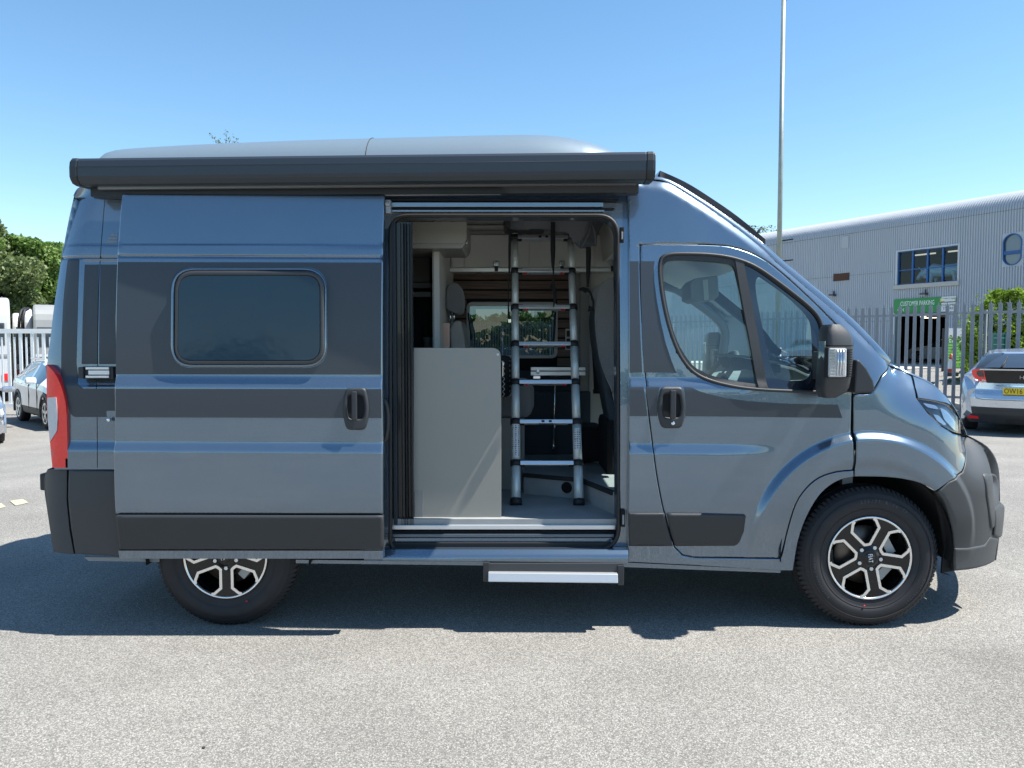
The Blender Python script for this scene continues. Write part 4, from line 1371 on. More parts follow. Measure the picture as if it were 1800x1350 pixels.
def make_wheel(parent, cx, cy, cz, ang, txt_ang, ang_name='wheel'):
    root = bpy.data.objects.new('wheel', None); C.objects.link(root); root.parent = parent
    ORG[root.name] = org(parent)
    def fin(m, name, mt, **k):
        m.v = [(v[0] * WS + cx, v[1] * WS + cy, v[2] * WS + cz) for v in m.v]
        return m.build(name, mt, root, **k)
    # tyre: closed revolve
    prof = [(.214, .040), (.216, .022), (.224, .012), (.234, .010), (.250, .004), (.262, .0045), (.264, .0015), (.282, -.002), (.300, -.003), (.318, .001), (.320, .003), (.336, .010), (.350, .020), (.361, .034), (.367, .050),
            (.371, .075), (.3725, .078), (.3725, .098), (.364, .100), (.364, .108), (.3725, .110), (.373, .140), (.365, .142), (.365, .150), (.372, .152), (.370, .175), (.364, .198), (.345, .214), (.30, .225), (.25, .222), (.216, .205), (.212, .15), (.212, .09)]
    m = M(); m.lathe(prof, (0, 0, 0), seg=96, closed=True); fin(m, 'tyre', TYRE)
    # shoulder tread blocks
    m = M()
    N = 84
    for i in range(N):
        a = 2 * pi * i / N
        da = .026 if i % 2 else .022
        def q(r, aa, y): return (r * cos(aa), y, r * sin(aa))
        for (ra, ya, rb, yb) in ((.342, .0135, .371, .048),):
            a0, a1 = a - da / 1.0 * .9, a + da * .9
            sk = .02
            vs = [q(ra, a0, ya), q(ra, a1, ya), q(rb + .003, a1 + sk, yb), q(rb + .003, a0 + sk, yb),
                  q(rb + .003, a1 + sk * 1.6, yb + .028), q(rb + .003, a0 + sk * 1.6, yb + .028), q(ra - .005, a0, ya + .03), q(ra - .005, a1, ya + .03)]
            vs[0] = q(ra + .001, a0, ya - .002); vs[1] = q(ra + .001, a1, ya - .002)
            vs2 = [(v[0] , v[1] - .0035, v[2]) for v in vs[2:4]]
            vs[2], vs[3] = vs2[0], vs2[1]
            m.add(vs, [(0, 1, 2, 3), (3, 2, 4, 5), (0, 3, 5, 6), (1, 7, 4, 2)])
    fin(m, 'tread', TYRE)
    # faint sidewall rings and lettering
    # rim barrel and disc
    m = M(); m.lathe([(.217, .018), (.221, .012), (.219, .008), (.213, .010), (.208, .020), (.204, .060), (.198, .11), (.190, .19), (.15, .20)], (0, 0, 0), seg=72); fin(m, 'rim_barrel', GLOSSBLK)
    m = M(); m.lathe([(.2205, .009), (.2185, .0055), (.2105, .0075), (.2095, .0115)], (0, 0, 0), seg=72); fin(m, 'rim_edge', MACH)
    # face with five openings
    holes = []
    bands = []
    for k in range(5):
        th0 = radians(ang + 72 * k)
        def pp(r, d): return (r * cos(th0 + radians(d)), r * sin(th0 + radians(d)))
        h = [pp(.078, -9), pp(.076, 0), pp(.078, 9), pp(.166, 22.5), pp(.202, 16), pp(.205, 8), pp(.2055, 0), pp(.205, -8), pp(.202, -16), pp(.166, -22.5)]
        holes.append(h)
        bands.append([pp(.2105, -13.8), pp(.202, -17.6), pp(.167, -25.6), pp(.0735, -12), pp(.070, 0), pp(.0735, 12), pp(.167, 25.6), pp(.202, 17.6), pp(.2105, 13.8)])
    circ = [(.2095 * cos(2 * pi * i / 72), .2095 * sin(2 * pi * i / 72)) for i in range(72)]
    pts = list(circ); edges = [(i, (i + 1) % 72) for i in range(72)]
    for h in holes:
        n0 = len(pts); pts += h; edges += [(n0 + i, n0 + (i + 1) % len(h)) for i in range(len(h))]
    for r_ in (.04, .06):
        pts += [(r_ * cos(2 * pi * i / 20), r_ * sin(2 * pi * i / 20)) for i in range(20)]
    for k in range(5):
        th0 = radians(ang + 36 + 72 * k)
        pts += [(r_ * cos(th0), r_ * sin(th0)) for r_ in (.09, .12, .15, .18)]
    r = delaunay_2d_cdt([Vector(p) for p in pts], edges, [], 0, 1e-6)
    V = np.array([(v.x, v.y) for v in r[0]]); T = np.array([f[:] for f in r[2]])
    c = V[T].mean(axis=1); ok = pip(circ, c[:, 0], c[:, 1])
    for h in holes: ok &= ~pip(h, c[:, 0], c[:, 1])
    T = T[ok].tolist()
    m = M()
    def dish(p):
        rr = math.hypot(*p)
        return .012 + .014 * max(0, 1 - rr / .2) - (.012 if rr < .05 else 0)
    nV = len(V)
    m.add([(p[0], dish(p), p[1]) for p in V] + [(p[0], dish(p) + .03, p[1]) for p in V], T + [[a + nV, b + nV, c_ + nV] for a, b, c_ in T])
    cnt = {}
    for a, b, c_ in T:
        for e in ((a, b), (b, c_), (c_, a)):
            if (e[1], e[0]) in cnt: cnt.pop((e[1], e[0]))
            else: cnt[e] = 1
    for a, b in cnt: m.f.append((a, b, b + nV, a + nV)); m.sm.append(False)
    fin(m, 'rim', GLOSSBLK, fixn=True)
    for bd in bands:
        m = M(); ringband(m, bd, .0140, -.0, .02)
        # follow the dish
        m.v = [(v[0], v[1] * .4 + dish((v[0], v[2])) - .005, v[2]) for v in m.v]
        fin(m, 'machined_edge', MACH)
    for k in range(5):
        th0 = radians(ang + 36 + 72 * k)
        x, z = .059 * cos(th0), .059 * sin(th0)
        m = M(); m.lathe([(0, -.007), (.0105, -.007), (.0125, -.003), (.0125, .02)], (x, .018, z), seg=6, smooth=False)
        m.lathe([(.016, .0), (.0175, .004), (.0175, .02)], (x, .016, z), seg=14)
        fin(m, 'wheel_bolt', mat('bolt_steel', (.60, .66, .72), rough=.25, metal=1.0))
    m = M(); m.lathe([(0, -.001), (.026, 0), (.029, .003), (.031, .010), (.031, .02)], (0, .008, 0), seg=40); cap = fin(m, 'hub_cap', GLOSSBLK)
    ta = radians(txt_ang)
    mt = frame_mtx((cx, cy + .0052, cz), (cos(ta), 0, sin(ta)), (-sin(ta), 0, cos(ta)))
    t = text_mesh('FIAT', .034, WHITETX, 'hub_lettering', root, mt, extrude=.0008, sx=.72)
    # brake disc and caliper
    m = M(); m.lathe([(.05, 0), (.155, 0), (.157, .005), (.155, .022), (.05, .022)], (0, .085, 0), seg=48); fin(m, 'brake_disc', mat('brake_iron', (.16, .13, .11), rough=.4, metal=.8, vary=.3, vscale=30))
    m = M()
    a = radians(ang + 72 * 4 + 10)
    for a_, w_ in ((radians(28), .05), (radians(-42), .04)):
        cxx, czz = .125 * cos(a_), .125 * sin(a_)
        m.obox((cxx, .085, czz), (cos(a_) * .022, 0, sin(a_) * .022), (0, .035, 0), (-sin(a_) * w_, 0, cos(a_) * w_))
    fin(m, 'brake_caliper', mat('cast_caliper', (.35, .37, .38), rough=.5, metal=.6))
    return root
w1 = make_wheel(van, WCX, 4.085, WCZ, 28 + 0, -84)
w2 = make_wheel(van, RCX, 4.10, WCZ, 19.5, 20)
txm = mat('tyre_lettering', (.075, .075, .08), rough=.6)
# raised size marking round the top of the front sidewall
def arc_text(s, wx, wy, r, a0, step, size, par):
    for i, ch in enumerate(s):
        if ch == ' ': continue
        a = radians(a0 - i * step)
        mt = frame_mtx((wx + WS * r * cos(a), wy - .0036, WCZ + WS * r * sin(a)), (sin(a), 0, -cos(a)), (cos(a), 0, sin(a)))
        yield ch, mt
def arc_build(s, wx, wy, r, a0, step, size, par):
    mm = M()
    dg_objs = []
    for ch, mt in arc_text(s, wx, wy, r, a0, step, size, par):
        cu = bpy.data.curves.new('t', 'FONT'); cu.body = ch; cu.size = size; cu.extrude = .0007; cu.align_x = 'CENTER'; cu.align_y = 'CENTER'; cu.resolution_u = 1
        ob = bpy.data.objects.new('t', cu); C.objects.link(ob); dg_objs.append((ob, mt))
    dg = bpy.context.evaluated_depsgraph_get()
    for ob, mt in dg_objs:
        me = bpy.data.meshes.new_from_object(ob.evaluated_get(dg)); me.transform(mt)
        mm.add([v.co[:] for v in me.vertices], [p.vertices[:] for p in me.polygons])
        bpy.data.objects.remove(ob)
    mm.build('sidewall_lettering', txm, par, fixn=False)
m = M(); m.tube([Vector((WCX + .3275 * cos(2 * pi * k / 64), 4.0835, WCZ + .3275 * sin(2 * pi * k / 64))) for k in range(64)], .0018, 5, closed=True); m.tube([Vector((WCX + .270 * cos(2 * pi * k / 64), 4.0875, WCZ + .270 * sin(2 * pi * k / 64))) for k in range(64)], .0022, 5, closed=True); m.build('sidewall_ring', TYRE, w1)
arc_build('225/75 R 16 CP', WCX, 4.085, .302, 101, 3.6, .024, w1)
arc_build('Continental', WCX, 4.085, .302, -22, 2.9, .021, w1)
arc_build('VanContact Camper', WCX, 4.085, .298, 223, 2.7, .018, w1)
m = M(); m.lathe([(0, -.001), (.005, -.0008), (.0055, .002)], (WCX - .03, 4.0825, WCZ - .258), seg=12); m.build('red_dot', PINKRED, w1)
m = M(); m.lathe([(0, -.001), (.005, -.0008), (.0055, .002)], (RCX + .115, 4.0975, WCZ - .238), seg=12); m.build('red_dot', PINKRED, w2)
# far wheels: tyres only matter for the shadow and the view underneath
for wx in (WCX, RCX):
    m = M(); m.lathe([(.12, -.06), (.20, -.10), (.216, -.10), (.34, -.105), (.37, -.07), (.372, .07), (.34, .105), (.21, .10), (.12, .08)], (wx, 5.97, WCZ - .01), seg=48, closed=True)
    m.build('far_wheel', TYRE, van)
# ------------------------------------------------------------------ inside of the van
FLZ = .545
m = M(); m.box(-2.30, 1.35, 4.19, 6.02, FLZ - .045, FLZ); m.build('cabin_floor', VINYL, van)
m = M(); m.box(-2.30, .95, 4.33, 5.98, 2.385, 2.40); m.build('ceiling_lining', LINING, van)
# far wall lining with the window hole
def slab_with_hole(name, mt, x0, x1, z0, z1, y, th, hole):
    hx0, hx1, hz0, hz1 = hole
    m = M()
    m.box(x0, hx0, y, y + th, z0, z1); m.box(hx1, x1, y, y + th, z0, z1)
    m.box(hx0, hx1, y, y + th, z0, hz0); m.box(hx0, hx1, y, y + th, hz1, z1)
    return m.build(name, mt, van)
WY = 5.94
wa = P(823, 536, WY); wb = P(977, 627, WY)
HX0, HX1, HZ0, HZ1 = wa[0], wb[0], wb[1], wa[1]
slab_with_hole('far_wall_lining', DARK, -2.3, .62, FLZ, 2.4, WY + .012, .03, (HX0, HX1, HZ0, HZ1))
# wood slats, one by one, split round the window
x_l = P(786, 500, WY)[0]; x_r = P(1033, 500, WY)[0]
ztop = P(800, 479, WY)[1]; step = (P(800, 494.2, WY)[1] - P(800, 511.2, WY)[1])
i = 0
z = P(800, 485, WY)[1] + step * .47
while z - step > P(900, 652, WY)[1]:
    za, zb = z, z - step + .012
    segs = [(x_l, x_r)]
    if zb < HZ1 + .02 and za > HZ0 - .02:
        segs = [(x_l, HX0 - .012), (HX1 + .012, x_r)]
    for a, b in segs:
        m = M(); m.box(a, b, WY, WY + .012, zb, za, .002); m.build('wood_slat', WOOD, van)
    z -= step
# window frame and pane of the far conversion window
def rrect(x0, z0, x1, z1, r, n=6):
    return rp([(x0, z0, r), (x1, z0, r), (x1, z1, r), (x0, z1, r)], seg=n)
def frame(name, mt, parent, x0, z0, x1, z1, w, y0, y1, r=.05):
    o = rrect(x0, z0, x1, z1, r); i_ = rrect(x0 + w, z0 + w, x1 - w, z1 - w, max(.005, r - w))
    m = M(); n = len(o)
    vs = [(p[0], y0, p[1]) for p in o] + [(p[0], y0, p[1]) for p in i_] + [(p[0], y1, p[1]) for p in o] + [(p[0], y1, p[1]) for p in i_]
    fs = []
    for k in range(n):
        j = (k + 1) % n
        fs += [(k, j, n + j, n + k), (2 * n + k, 3 * n + k, 3 * n + j, 2 * n + j), (k, 2 * n + k, 2 * n + j, j), (n + k, n + j, 3 * n + j, 3 * n + k)]
    m.add(vs, fs); return m.build(name, mt, parent)
fr = frame('far_window_frame', mat('light_window_frame', (.45, .46, .45), rough=.4), van, HX0 - .012, HZ0 - .012, HX1 + .012, HZ1 + .022, .022, WY - .014, WY + .03)
m = M(); ga = [(p[0], 6.16 - .0, p[1]) for p in rrect(-.395, 1.135, .375, 1.855, .06)]
m.add(ga, [tuple(range(len(ga)))]); m.build('acrylic_pane', ACRYL, fr, fixn=False)
# blind cassette, stays of the window, clutter on the sill
m = M(); pbox(m, 824, 533, 977, 538, WY - .03, .03, .006); m.build('blind_cassette', LAMINL, fr)
m = M(); m.tube([P3(823, 550, WY - .02), P3(829, 598, WY - .03)], .006, 6); m.tube([P3(976, 548, WY - .02), P3(973, 600, WY - .03)], .008, 6); m.build('window_stay', RUBBER, fr)
# overhead cupboards
CY = 5.60
A = P3(786, 412, CY); B = P3(1100, 474, CY)
m = M(); m.box(A.x, B.x, CY + .012, WY, B.z, A.z + .0); cab = m.build('overhead_cupboard', LAMINL, van)
for a, b in ((794, 815.3), (816.5, 929.5), (930.7, 1045), (1046.2, 1098)):
    m = M(); pbox(m, a, 413.5, b, 469.5, CY, .014, .002); m.build('cupboard_door', LAMINL, cab)
m = M(); pbox(m, 787, 471, 1076, 477.5, CY - .004, .03, .002); m.build('aluminium_rail', ALU, cab)
m = M(); pbox(m, 787, 412, 792.5, 477.5, CY - .003, .03, .001); m.build('cupboard_end', LAMIN, cab)
m = M(); pbox(m, 786, 405.5, 1100, 411.5, CY + .02, .05, .001); m.build('cornice', mat('cornice_grey', (.28, .28, .27), rough=.6), cab)
for a in (872.5, 988, 1077):
    m = M(); pbox(m, a - 4.5, 458.5, a + 4.5, 467.5, CY - .018, .02, .003); l = m.build('latch', CHROME, cab)
    m = M(); pbox(m, a - 3, 468, a + 3, 477, CY - .010, .02, .001); m.build('latch_strap', RUBBER, l)
m = M(); pbox(m, 700, 396, 1100, 405, CY + .06, .02); m.build('ceiling_fillet', LAMINL, van)
# hanging locker by the fly screen
LY = 4.62
m = M()
o = rp([(700, 393), (819.5, 393), (819.5, 426, 11), (812, 436.5, 3), (700, 436.5)], seg=5)
m.prism([(P(a, b, LY)[0], LY, P(a, b, LY)[1]) for a, b in o], (0, .5, 0)); hl_ = m.build('hanging_locker', LAMIN, van)
m = M()
o = rp([(700, 390), (820, 390), (820, 424, 7), (813, 428, 3), (700, 428)], seg=5)
m.prism([(P(a, b, LY - .018)[0], LY - .018, P(a, b, LY - .018)[1]) for a, b in o], (0, .016, 0)); m.build('locker_door', LAMIN, hl_)
m = M(); m.tube([P3(819, 417, LY - .02), P3(821, 421, LY - .03), P3(821, 428, LY - .03), P3(819, 429, LY - .03)], .002, 5); m.build('hook', CHROME, hl_)
# left: tall furniture seen past the locker
DY = 5.3
m = M(); pbox(m, 700, 436, 757, 640, DY + .25, .1); m.build('dark_niche', LINDARK, van)
m = M(); pbox(m, 700, 497, 757, 506, DY, .25, .002); pbox(m, 700, 513, 757, 522, DY - .1, .3, .002); m.build('niche_shelf', LAMIN, van)
m = M(); pbox(m, 700, 447, 756, 450, DY, .05); m.build('niche_rail', RUBBER, van)
m = M(); pbox(m, 700, 450, 755, 496, DY + .12, .03, .002); m.build('niche_door', LAMIN, van)
# partition wall with a light front edge
PYY = 4.78
A = P3(760.5, 436, PYY); B = P3(773, 640, PYY)
m = M(); m.box(A.x, B.x, PYY, PYY + 1.16, B.z, 2.38); m.build('partition_wall', LINING, van)
m = M(); m.box(A.x - .002, A.x + .008, PYY - .004, PYY + .01, B.z, 2.38); m.build('partition_edge', LAMIN, van)
m = M(); pbox(m, 773.5, 568, 790.5, 640, 5.02, .015, .001); m.build('copper_panel', COPPER, van)
# rear belted seat, its head restraint
def cushion(parent, name, poly, y0, y1, mt, bev=.03):
    m = M(); m.prism([(P(a, b, y0)[0], y0, P(a, b, y0)[1]) for a, b in poly], (0, y1 - y0, 0))
    o = m.build(name, mt, parent)
    md = o.modifiers.new('bevel', 'BEVEL'); md.width = bev; md.segments = 4; md.limit_method = 'ANGLE'; md.angle_limit = radians(50)
    for p in o.data.polygons: p.use_smooth = True
    o.data.set_sharp_from_angle(angle=radians(60)) if hasattr(o.data, 'set_sharp_from_angle') else None
    return o
seat = cushion(van, 'rear_seat', rp([(790, 580, 6), (797, 564, 8), (810, 563, 6), (816, 590, 14), (822, 640), (820, 760), (796, 760), (794, 640)], seg=4), 5.25, 5.75, FABL, .03)
cushion(seat, 'head_restraint', rp([(785, 505, 8), (794, 497, 8), (807, 498, 9), (814, 520, 10), (812, 548, 8), (803, 552, 6), (784, 543, 5)], seg=4), 5.20, 5.48, FAB, .04)
m = M()
for a in (791.5, 798):
    m.tube([P3(a, 545, 5.30), P3(a, 568, 5.30)], .008, 8)
m.build('restraint_post', CHROME, seat)
cushion(seat, 'seat_cushion', rp([(860, 678, 10), (925, 668, 12), (939, 680, 8), (939, 715, 6), (930, 735), (860, 735)], seg=4), 5.05, 5.55, FAB, .04)
m = M(); pbox(m, 860, 735, 921, 868, 5.06, .6, .004); m.build('seat_base', LAMIN, seat)
m = M(); pbox(m, 917, 735, 922, 868, 5.05, .02, .001); m.build('seat_base_edge', mat('edge_trim', (.16, .17, .17), rough=.5), seat)
# low wall below the slats and folding table rail
m = M(); pbox(m, 786, 652, 1040, 816, 5.86, .08, .002); m.build('lower_wall', LINDARK, van)
m = M(); pbox(m, 922, 688, 1038, 812, 5.80, .05, .01); m.build('lower_panel', LINDARK, van)
tr_ = M(); pbox(tr_, 933, 645.5, 1029, 651.5, 5.60, .03, .002); pbox(tr_, 933, 653, 1029, 660, 5.595, .03, .002)
tr_ = tr_.build('table_rail', ALU, van)
m = M(); pbox(m, 937, 660.5, 950, 666, 5.6, .02, .003); pbox(m, 943, 650, 948, 657, 5.58, .02, .002); m.build('table_catch', CHROME, tr_)
m = M(); m.tube([P3(976, 664, 5.66), P3(974.5, 720, 5.67), P3(973, 782, 5.68)], [.006, .007, .010], 8); m.tube([P3(973, 779, 5.67), P3(973, 789, 5.67)], .012, 8); m.build('table_leg', CHROME, tr_)
m = M(); pbox(m, 968, 660, 984, 664, 5.63, .03, .002); m.build('table_leg_hinge', RUBBER, tr_)
# sockets
m = M(); pbox(m, 994, 578, 1004, 615, WY - .012, .02, .002); sk_ = m.build('socket_plate', LAMINL, van)
m = M(); pbox(m, 996, 581, 1003, 592, WY - .018, .01, .001); pbox(m, 996, 595, 1003, 613, WY - .018, .01, .001); m.build('socket', RUBBER, sk_)
# right-hand pillar trims and lining
m = M(); pbox(m, 1020, 478, 1038, 800, 5.82, .12, .01); pbox(m, 1012, 478, 1020, 800, 5.88, .08, .004); m.build('pillar_trim', mat('pillar_trim_grey', (.27, .27, .26), rough=.7), van)
m = M(); pbox(m, 1036, 470, 1130, 830, 5.9, .08); m.build('side_lining', LINING, van)
m = M(); pbox(m, 1036, 520, 1062, 755, 5.80, .06, .02); m.build('pillar_trim', mat('pillar_trim_light', (.40, .39, .36), rough=.75), van)
# raised cab step
T = [P3(921, 836, 4.95), P3(1000, 850, 4.62), P3(1081, 871, 4.33)]
zt = .672
pl = [(.075, 4.93), (.425, 4.74), (.572, 4.32), (.60, 4.22), (1.36, 4.22), (1.36, 5.9), (.075, 5.9)]
m = M(); m.prism([(x, y, FLZ) for x, y in pl], (0, 0, zt - FLZ)); stp = m.build('raised_step', VINYL, van)
m = M()
for (x0, y0), (x1, y1) in (((.075, 4.93), (.425, 4.74)), ((.425, 4.74), (.572, 4.32))):
    d = Vector((x1 - x0, y1 - y0, 0)); L_ = d.length; d.normalize(); nrm = Vector((d.y, -d.x, 0)) 
    m.obox(((x0 + x1) / 2, (y0 + y1) / 2, zt - .008), d * L_ / 2, nrm * .012, (0, 0, .012))
m.build('step_nosing', RUBBER, stp)
d = Vector((.35, -.19, 0)).normalized(); nv = Vector((d.y, -d.x, 0))
cx_, cy_ = P(998, 857, 4.72)[0], 4.72
hc = Vector((.345, 4.7835, P(998, 857, 4.78)[1]))
m = M(); ringp = []
for k in range(20):
    a = 2 * pi * k / 20
    ringp.append(hc + nv * .006 + d * .030 * cos(a) + Vector((0, 0, .030 * sin(a))))
m.tube(ringp, .006, 6, closed=True)
m.prism([p for p in ringp], -nv * .004)
m.build('heater_outlet', DARK, stp)
# driver seat seen from behind the pillar, dark base, seat belt
ds = cushion(van, 'driver_seat', rp([(1047, 540, 20), (1054, 500, 14), (1072, 486, 14), (1120, 486, 14), (1128, 560), (1120, 690), (1078, 690), (1056, 640, 30), (1048, 580, 20)], seg=5), 4.86, 5.30, FAB, .05)
cushion(ds, 'seat_shell', rp([(1043, 560, 12), (1050, 520, 8), (1062, 520), (1075, 690), (1100, 780), (1078, 780), (1060, 680), (1046, 600)], seg=4), 4.92, 5.24, LINDARK, .02)
m = M(); pbox(m, 1066, 738, 1130, 838, 4.9, .5, .04); pbox(m, 1020, 752, 1062, 812, 5.3, .4, .03); m.build('seat_pedestal', DARK, ds)
m = M(); pbox(m, 1078, 760, 1100, 800, 4.75, .1, .03); m.build('seat_handle', RUBBER, ds)
m = M()
def strap(m, pts, w, t=.002, tw=0.0):
    """flat webbing strip through points, width w (scalar or list), facing the camera"""
    pts = [Vector(p) for p in pts]; n = len(pts)
    ws = w if isinstance(w, list) else [w] * n
    L = []; R = []
    for i, p in enumerate(pts):
        tt = (pts[min(n - 1, i + 1)] - pts[max(0, i - 1)]).normalized()
        s_ = tt.cross(Vector((0, -1, 0.0))).normalized() * ws[i] / 2
        L.append(p + s_); R.append(p - s_)
    k = len(m.v)
    off = Vector((0, t, 0))
    for q in (L, R, [v + off for v in L], [v + off for v in R]):
        m.v += [tuple(v) for v in q]
    for i in range(n - 1):
        for f in ((i, i + 1, n + i + 1, n + i), (2 * n + i, 3 * n + i, 3 * n + i + 1, 2 * n + i + 1), (i, 2 * n + i, 2 * n + i + 1, i + 1), (n + i, n + i + 1, 3 * n + i + 1, 3 * n + i)):
            m.f.append(tuple(k + q for q in f)); m.sm.append(True)
    return m
strap(m, [P3(1045, 600, 5.7), P3(1048, 640, 5.65), P3(1050, 690, 5.62)], .05); pbox(m, 1043, 684, 1057, 692, 5.6, .03, .004)
strap(m, [P3(1050, 600, 5.2), P3(1062, 660, 5.1), P3(1074, 710, 5.0), P3(1074, 750, 4.95)], .045)
m.build('seat_belt', STRAPM, van)
# kitchen end panel by the door, with its cupboard body behind
KY = 4.235
kp = rp([(727, 611.5), (880, 611.5, 16), (881, 700), (881, 922.5), (727, 922.5)], seg=7)
m = M(); m.prism([(P(a, b, KY)[0], KY, P(a, b, KY)[1]) for a, b in kp], (0, .019, 0)); kpo = m.build('kitchen_end_panel', LAMIN, van, bevel=.0012)
m = M(); pbox(m, 729, 863, 743, 921, KY - .004, .004); m.build('info_label', mat('grey_label', (.17, .18, .18), rough=.5), kpo)
m = M(); xx, zz = P(875, 623, KY); m.lathe([(0, -.003), (.006, -.002), (.007, 0)], (xx, KY, zz), seg=14); m.build('screw_cap', LAMINL, kpo)
m = M(); xa = P(727, 700, KY)[0]; m.box(xa - .3, P(878, 700, KY)[0] - .03, KY + .02, KY + .50, FLZ, P(800, 620, KY)[1] - .0); m.build('kitchen_cupboard', LAMIN, van)
m = M(); m.tube([P3(882, 634, KY + .1), P3(884, 638, KY + .1), P3(883.5, 662, KY + .1)], .004, 6); m.build('panel_catch', CHROME, van)
# fly screen folded at the rear edge of the opening
FS1 = mat('screen_profile_blue_black', (.006, .011, .018), rough=.35, coat=.3)
FS2 = mat('screen_profile_slate', (.013, .021, .031), rough=.5, metal=.1)
fs = M(); pbox(fs, 672, 390, 727, 929, 4.215, .04, .002); fs = fs.build('fly_screen', FS1, van)
for a, b, y, mt in ((688, 699, 4.185, FS2), (703, 706, 4.19, FS1), (708.5, 711.5, 4.175, FS2), (713, 716, 4.178, FS2), (718.5, 722, 4.172, FS1), (722.5, 726.5, 4.18, FS2)):
    m = M(); pbox(m, a, 391, b, 929.5, y, .04, .003); m.build('screen_profile', mt, fs)
# canvas of the rising roof bulging down, with its straps
m = M()
def blob(outline, y0, y1, fold=.03):
    cx = sum(p[0] for p in outline) / len(outline); cy = sum(p[1] for p in outline) / len(outline)
    rows = []
    for k, t in enumerate((0, .12, .35, .65, .9, 1.0)):
        s_ = sin(pi * (.12 + .76 * t)) ** .5
        y = y0 + (y1 - y0) * t
        rows.append([P3(cx + (a - cx) * s_ + 2 * sin(i * 2.1 + k), cy + (b - cy) * s_ + 1.5 * cos(i * 1.7 + k * 2), y) for i, (a, b) in enumerate(outline)])
    return rows
r1 = blob(cr([(886, 372), (960, 372), (1062, 374), (1057, 400), (1050, 428), (1045, 434), (1020, 437), (1015, 424), (1006, 412), (985, 408), (960, 405), (925, 398), (900, 402), (887, 400)], 2, True), 4.92, 5.25)
m.grid(r1, closed=True, smooth=True)
k0 = len(m.v); m.v += [tuple(v) for v in r1[0]]; m.f.append(tuple(range(k0, k0 + len(r1[0])))); m.sm.append(False)
cv = m.build('roof_canvas_fold', CANVAS, van)
m = M()
folds = [[(1012, 392), (1018, 415), (1020, 436)], [(1022, 392), (1028, 402), (1024, 415)], [(1040, 388), (1036, 410), (1021, 437)], [(1040, 388), (1046, 410), (1048, 432)], [(930, 393), (965, 400), (1005, 407)], [(985, 390), (998, 400), (1010, 408)]]
for f_ in folds:
    m.tube([P3(a, b, 4.93) for a, b in f_], [.004, .009, .004], 6)
m.build('canvas_crease', CANVAS, cv)
m = M(); pbox(m, 885, 372, 960, 400, 4.99, .3, .02); m.build('roof_bed_board', RUBBER, van)
SY = 4.88
for pts, w in (
    ([(896.5, 402), (896, 430), (895.5, 470), (894.5, 500), (893.5, 530), (894, 555), (896.5, 566)], [.018, .018, .014, .006, .006, .014, .016]),
    ([(972, 390), (972, 415), (972, 440), (972, 465), (973, 480), (973, 495), (971, 503), (975, 512), (975.5, 525), (973, 540)], [.026, .030, .032, .022, .008, .012, .034, .022, .018, .006]),
    ([(1034.5, 434), (1034.5, 455), (1034, 480), (1033, 505)], [.032, .032, .028, .012])):
    m = M(); strap(m, [P3(a, b, SY) for a, b in pts], w); s_o = m.build('hanging_strap', STRAPM, van)
    if pts[0][0] > 1000:
        m = M(); m.tube([P3(1018, 509, SY), P3(1024, 508, SY), P3(1030, 511, SY - .01), P3(1033, 509, SY), P3(1038, 516, SY), P3(1043, 530, SY), P3(1043, 540, SY), P3(1037, 541, SY), P3(1034, 545, SY), P3(1044, 543, SY)], [.008, .014, .018, .010, .008, .007, .009, .016, .012, .008], 7)
        m.build('strap_knot', STRAPM, s_o)
    elif pts[0][0] < 900:
        m = M(); m.box(P3(893.5, 561, SY).x, P3(898.5, 561, SY).x, SY - .004, SY + .004, P3(0, 567, SY).z, P3(0, 561, SY).z, .001); m.build('buckle', CHROME, s_o)

# patterned cushion behind the end panel
cu_ = thing('cushion', 'black and white zigzag cushion standing on the bench behind the grey end panel', 'cushion', (P(890, 660, 5.0)[0], 5.0, P(890, 690, 5.0)[1]))
o = cushion(cu_, 'cushion_cover', rp([(866, 628, 6), (886, 624, 8), (899, 628, 8), (902, 660, 10), (898, 696, 8), (868, 700, 6)], seg=4), 4.93, 5.08, STRAPM, .04)
m = M()
for j in range(7):
    y = 634 + j * 9
    m.tube([P3(883, y, 4.922), P3(887, y + 5, 4.922), P3(883, y + 10, 4.922)], .003, 5)
    m.tube([P3(896, y, 4.93), P3(899, y + 4, 4.94), P3(896, y + 8, 4.93)], .003, 5)
m.build('zigzag_stripe', LAMINL, cu_)
# small plant in the dark niche
pt = thing('potted_plant', 'small grass-like plant in a pale pot in the dark niche left of the partition', 'plant', (P(752, 612, 5.2)[0], 5.2, P(752, 612, 5.2)[1]))
m = M(); a_ = P3(753, 612, 5.2); rr = .035; m.lathe([(0, 0), (rr * .85, 0), (rr, .06), (rr, .075), (rr * .9, .07), (0, .065)], a_, 'Z', 20); m.build('pot', mat('pale_pot', (.25, .25, .24), rough=.6), pt)
m = M()
for k in range(22):
    a = rng.uniform(0, 2 * pi); l = rng.uniform(.03, .08)
    b_ = a_ + Vector((cos(a) * .015, sin(a) * .015, .065))
    m.tube([b_, b_ + Vector((cos(a) * l * .4, sin(a) * l * .4, .10)), b_ + Vector((cos(a) * l, sin(a) * l, .17 + rng.uniform(-.03, .03)))], [.002, .0015, .0005], 4)
m.build('leaf_blades', mat('plant_green', (.03, .06, .03), rough=.6), pt)

# ---- cab interior
m = M(); m.prism([(x, 4.30, z) for x, z in ((.80, 2.06), (.86, 2.13), (1.06, 2.08), (1.30, 1.95), (1.28, 1.93), (1.05, 2.04))], (0, 1.6, 0)); m.build('cab_headliner', HEADLIN, van)
m = M(); m.prism([(x, 4.30, z) for x, z in ((.66, 2.10), (.80, 2.13), (.86, 2.15), (.9, 2.3), (.70, 2.38), (.62, 2.38))], (0, 1.6, 0)); m.build('overhead_shelf', HEADLIN, van)
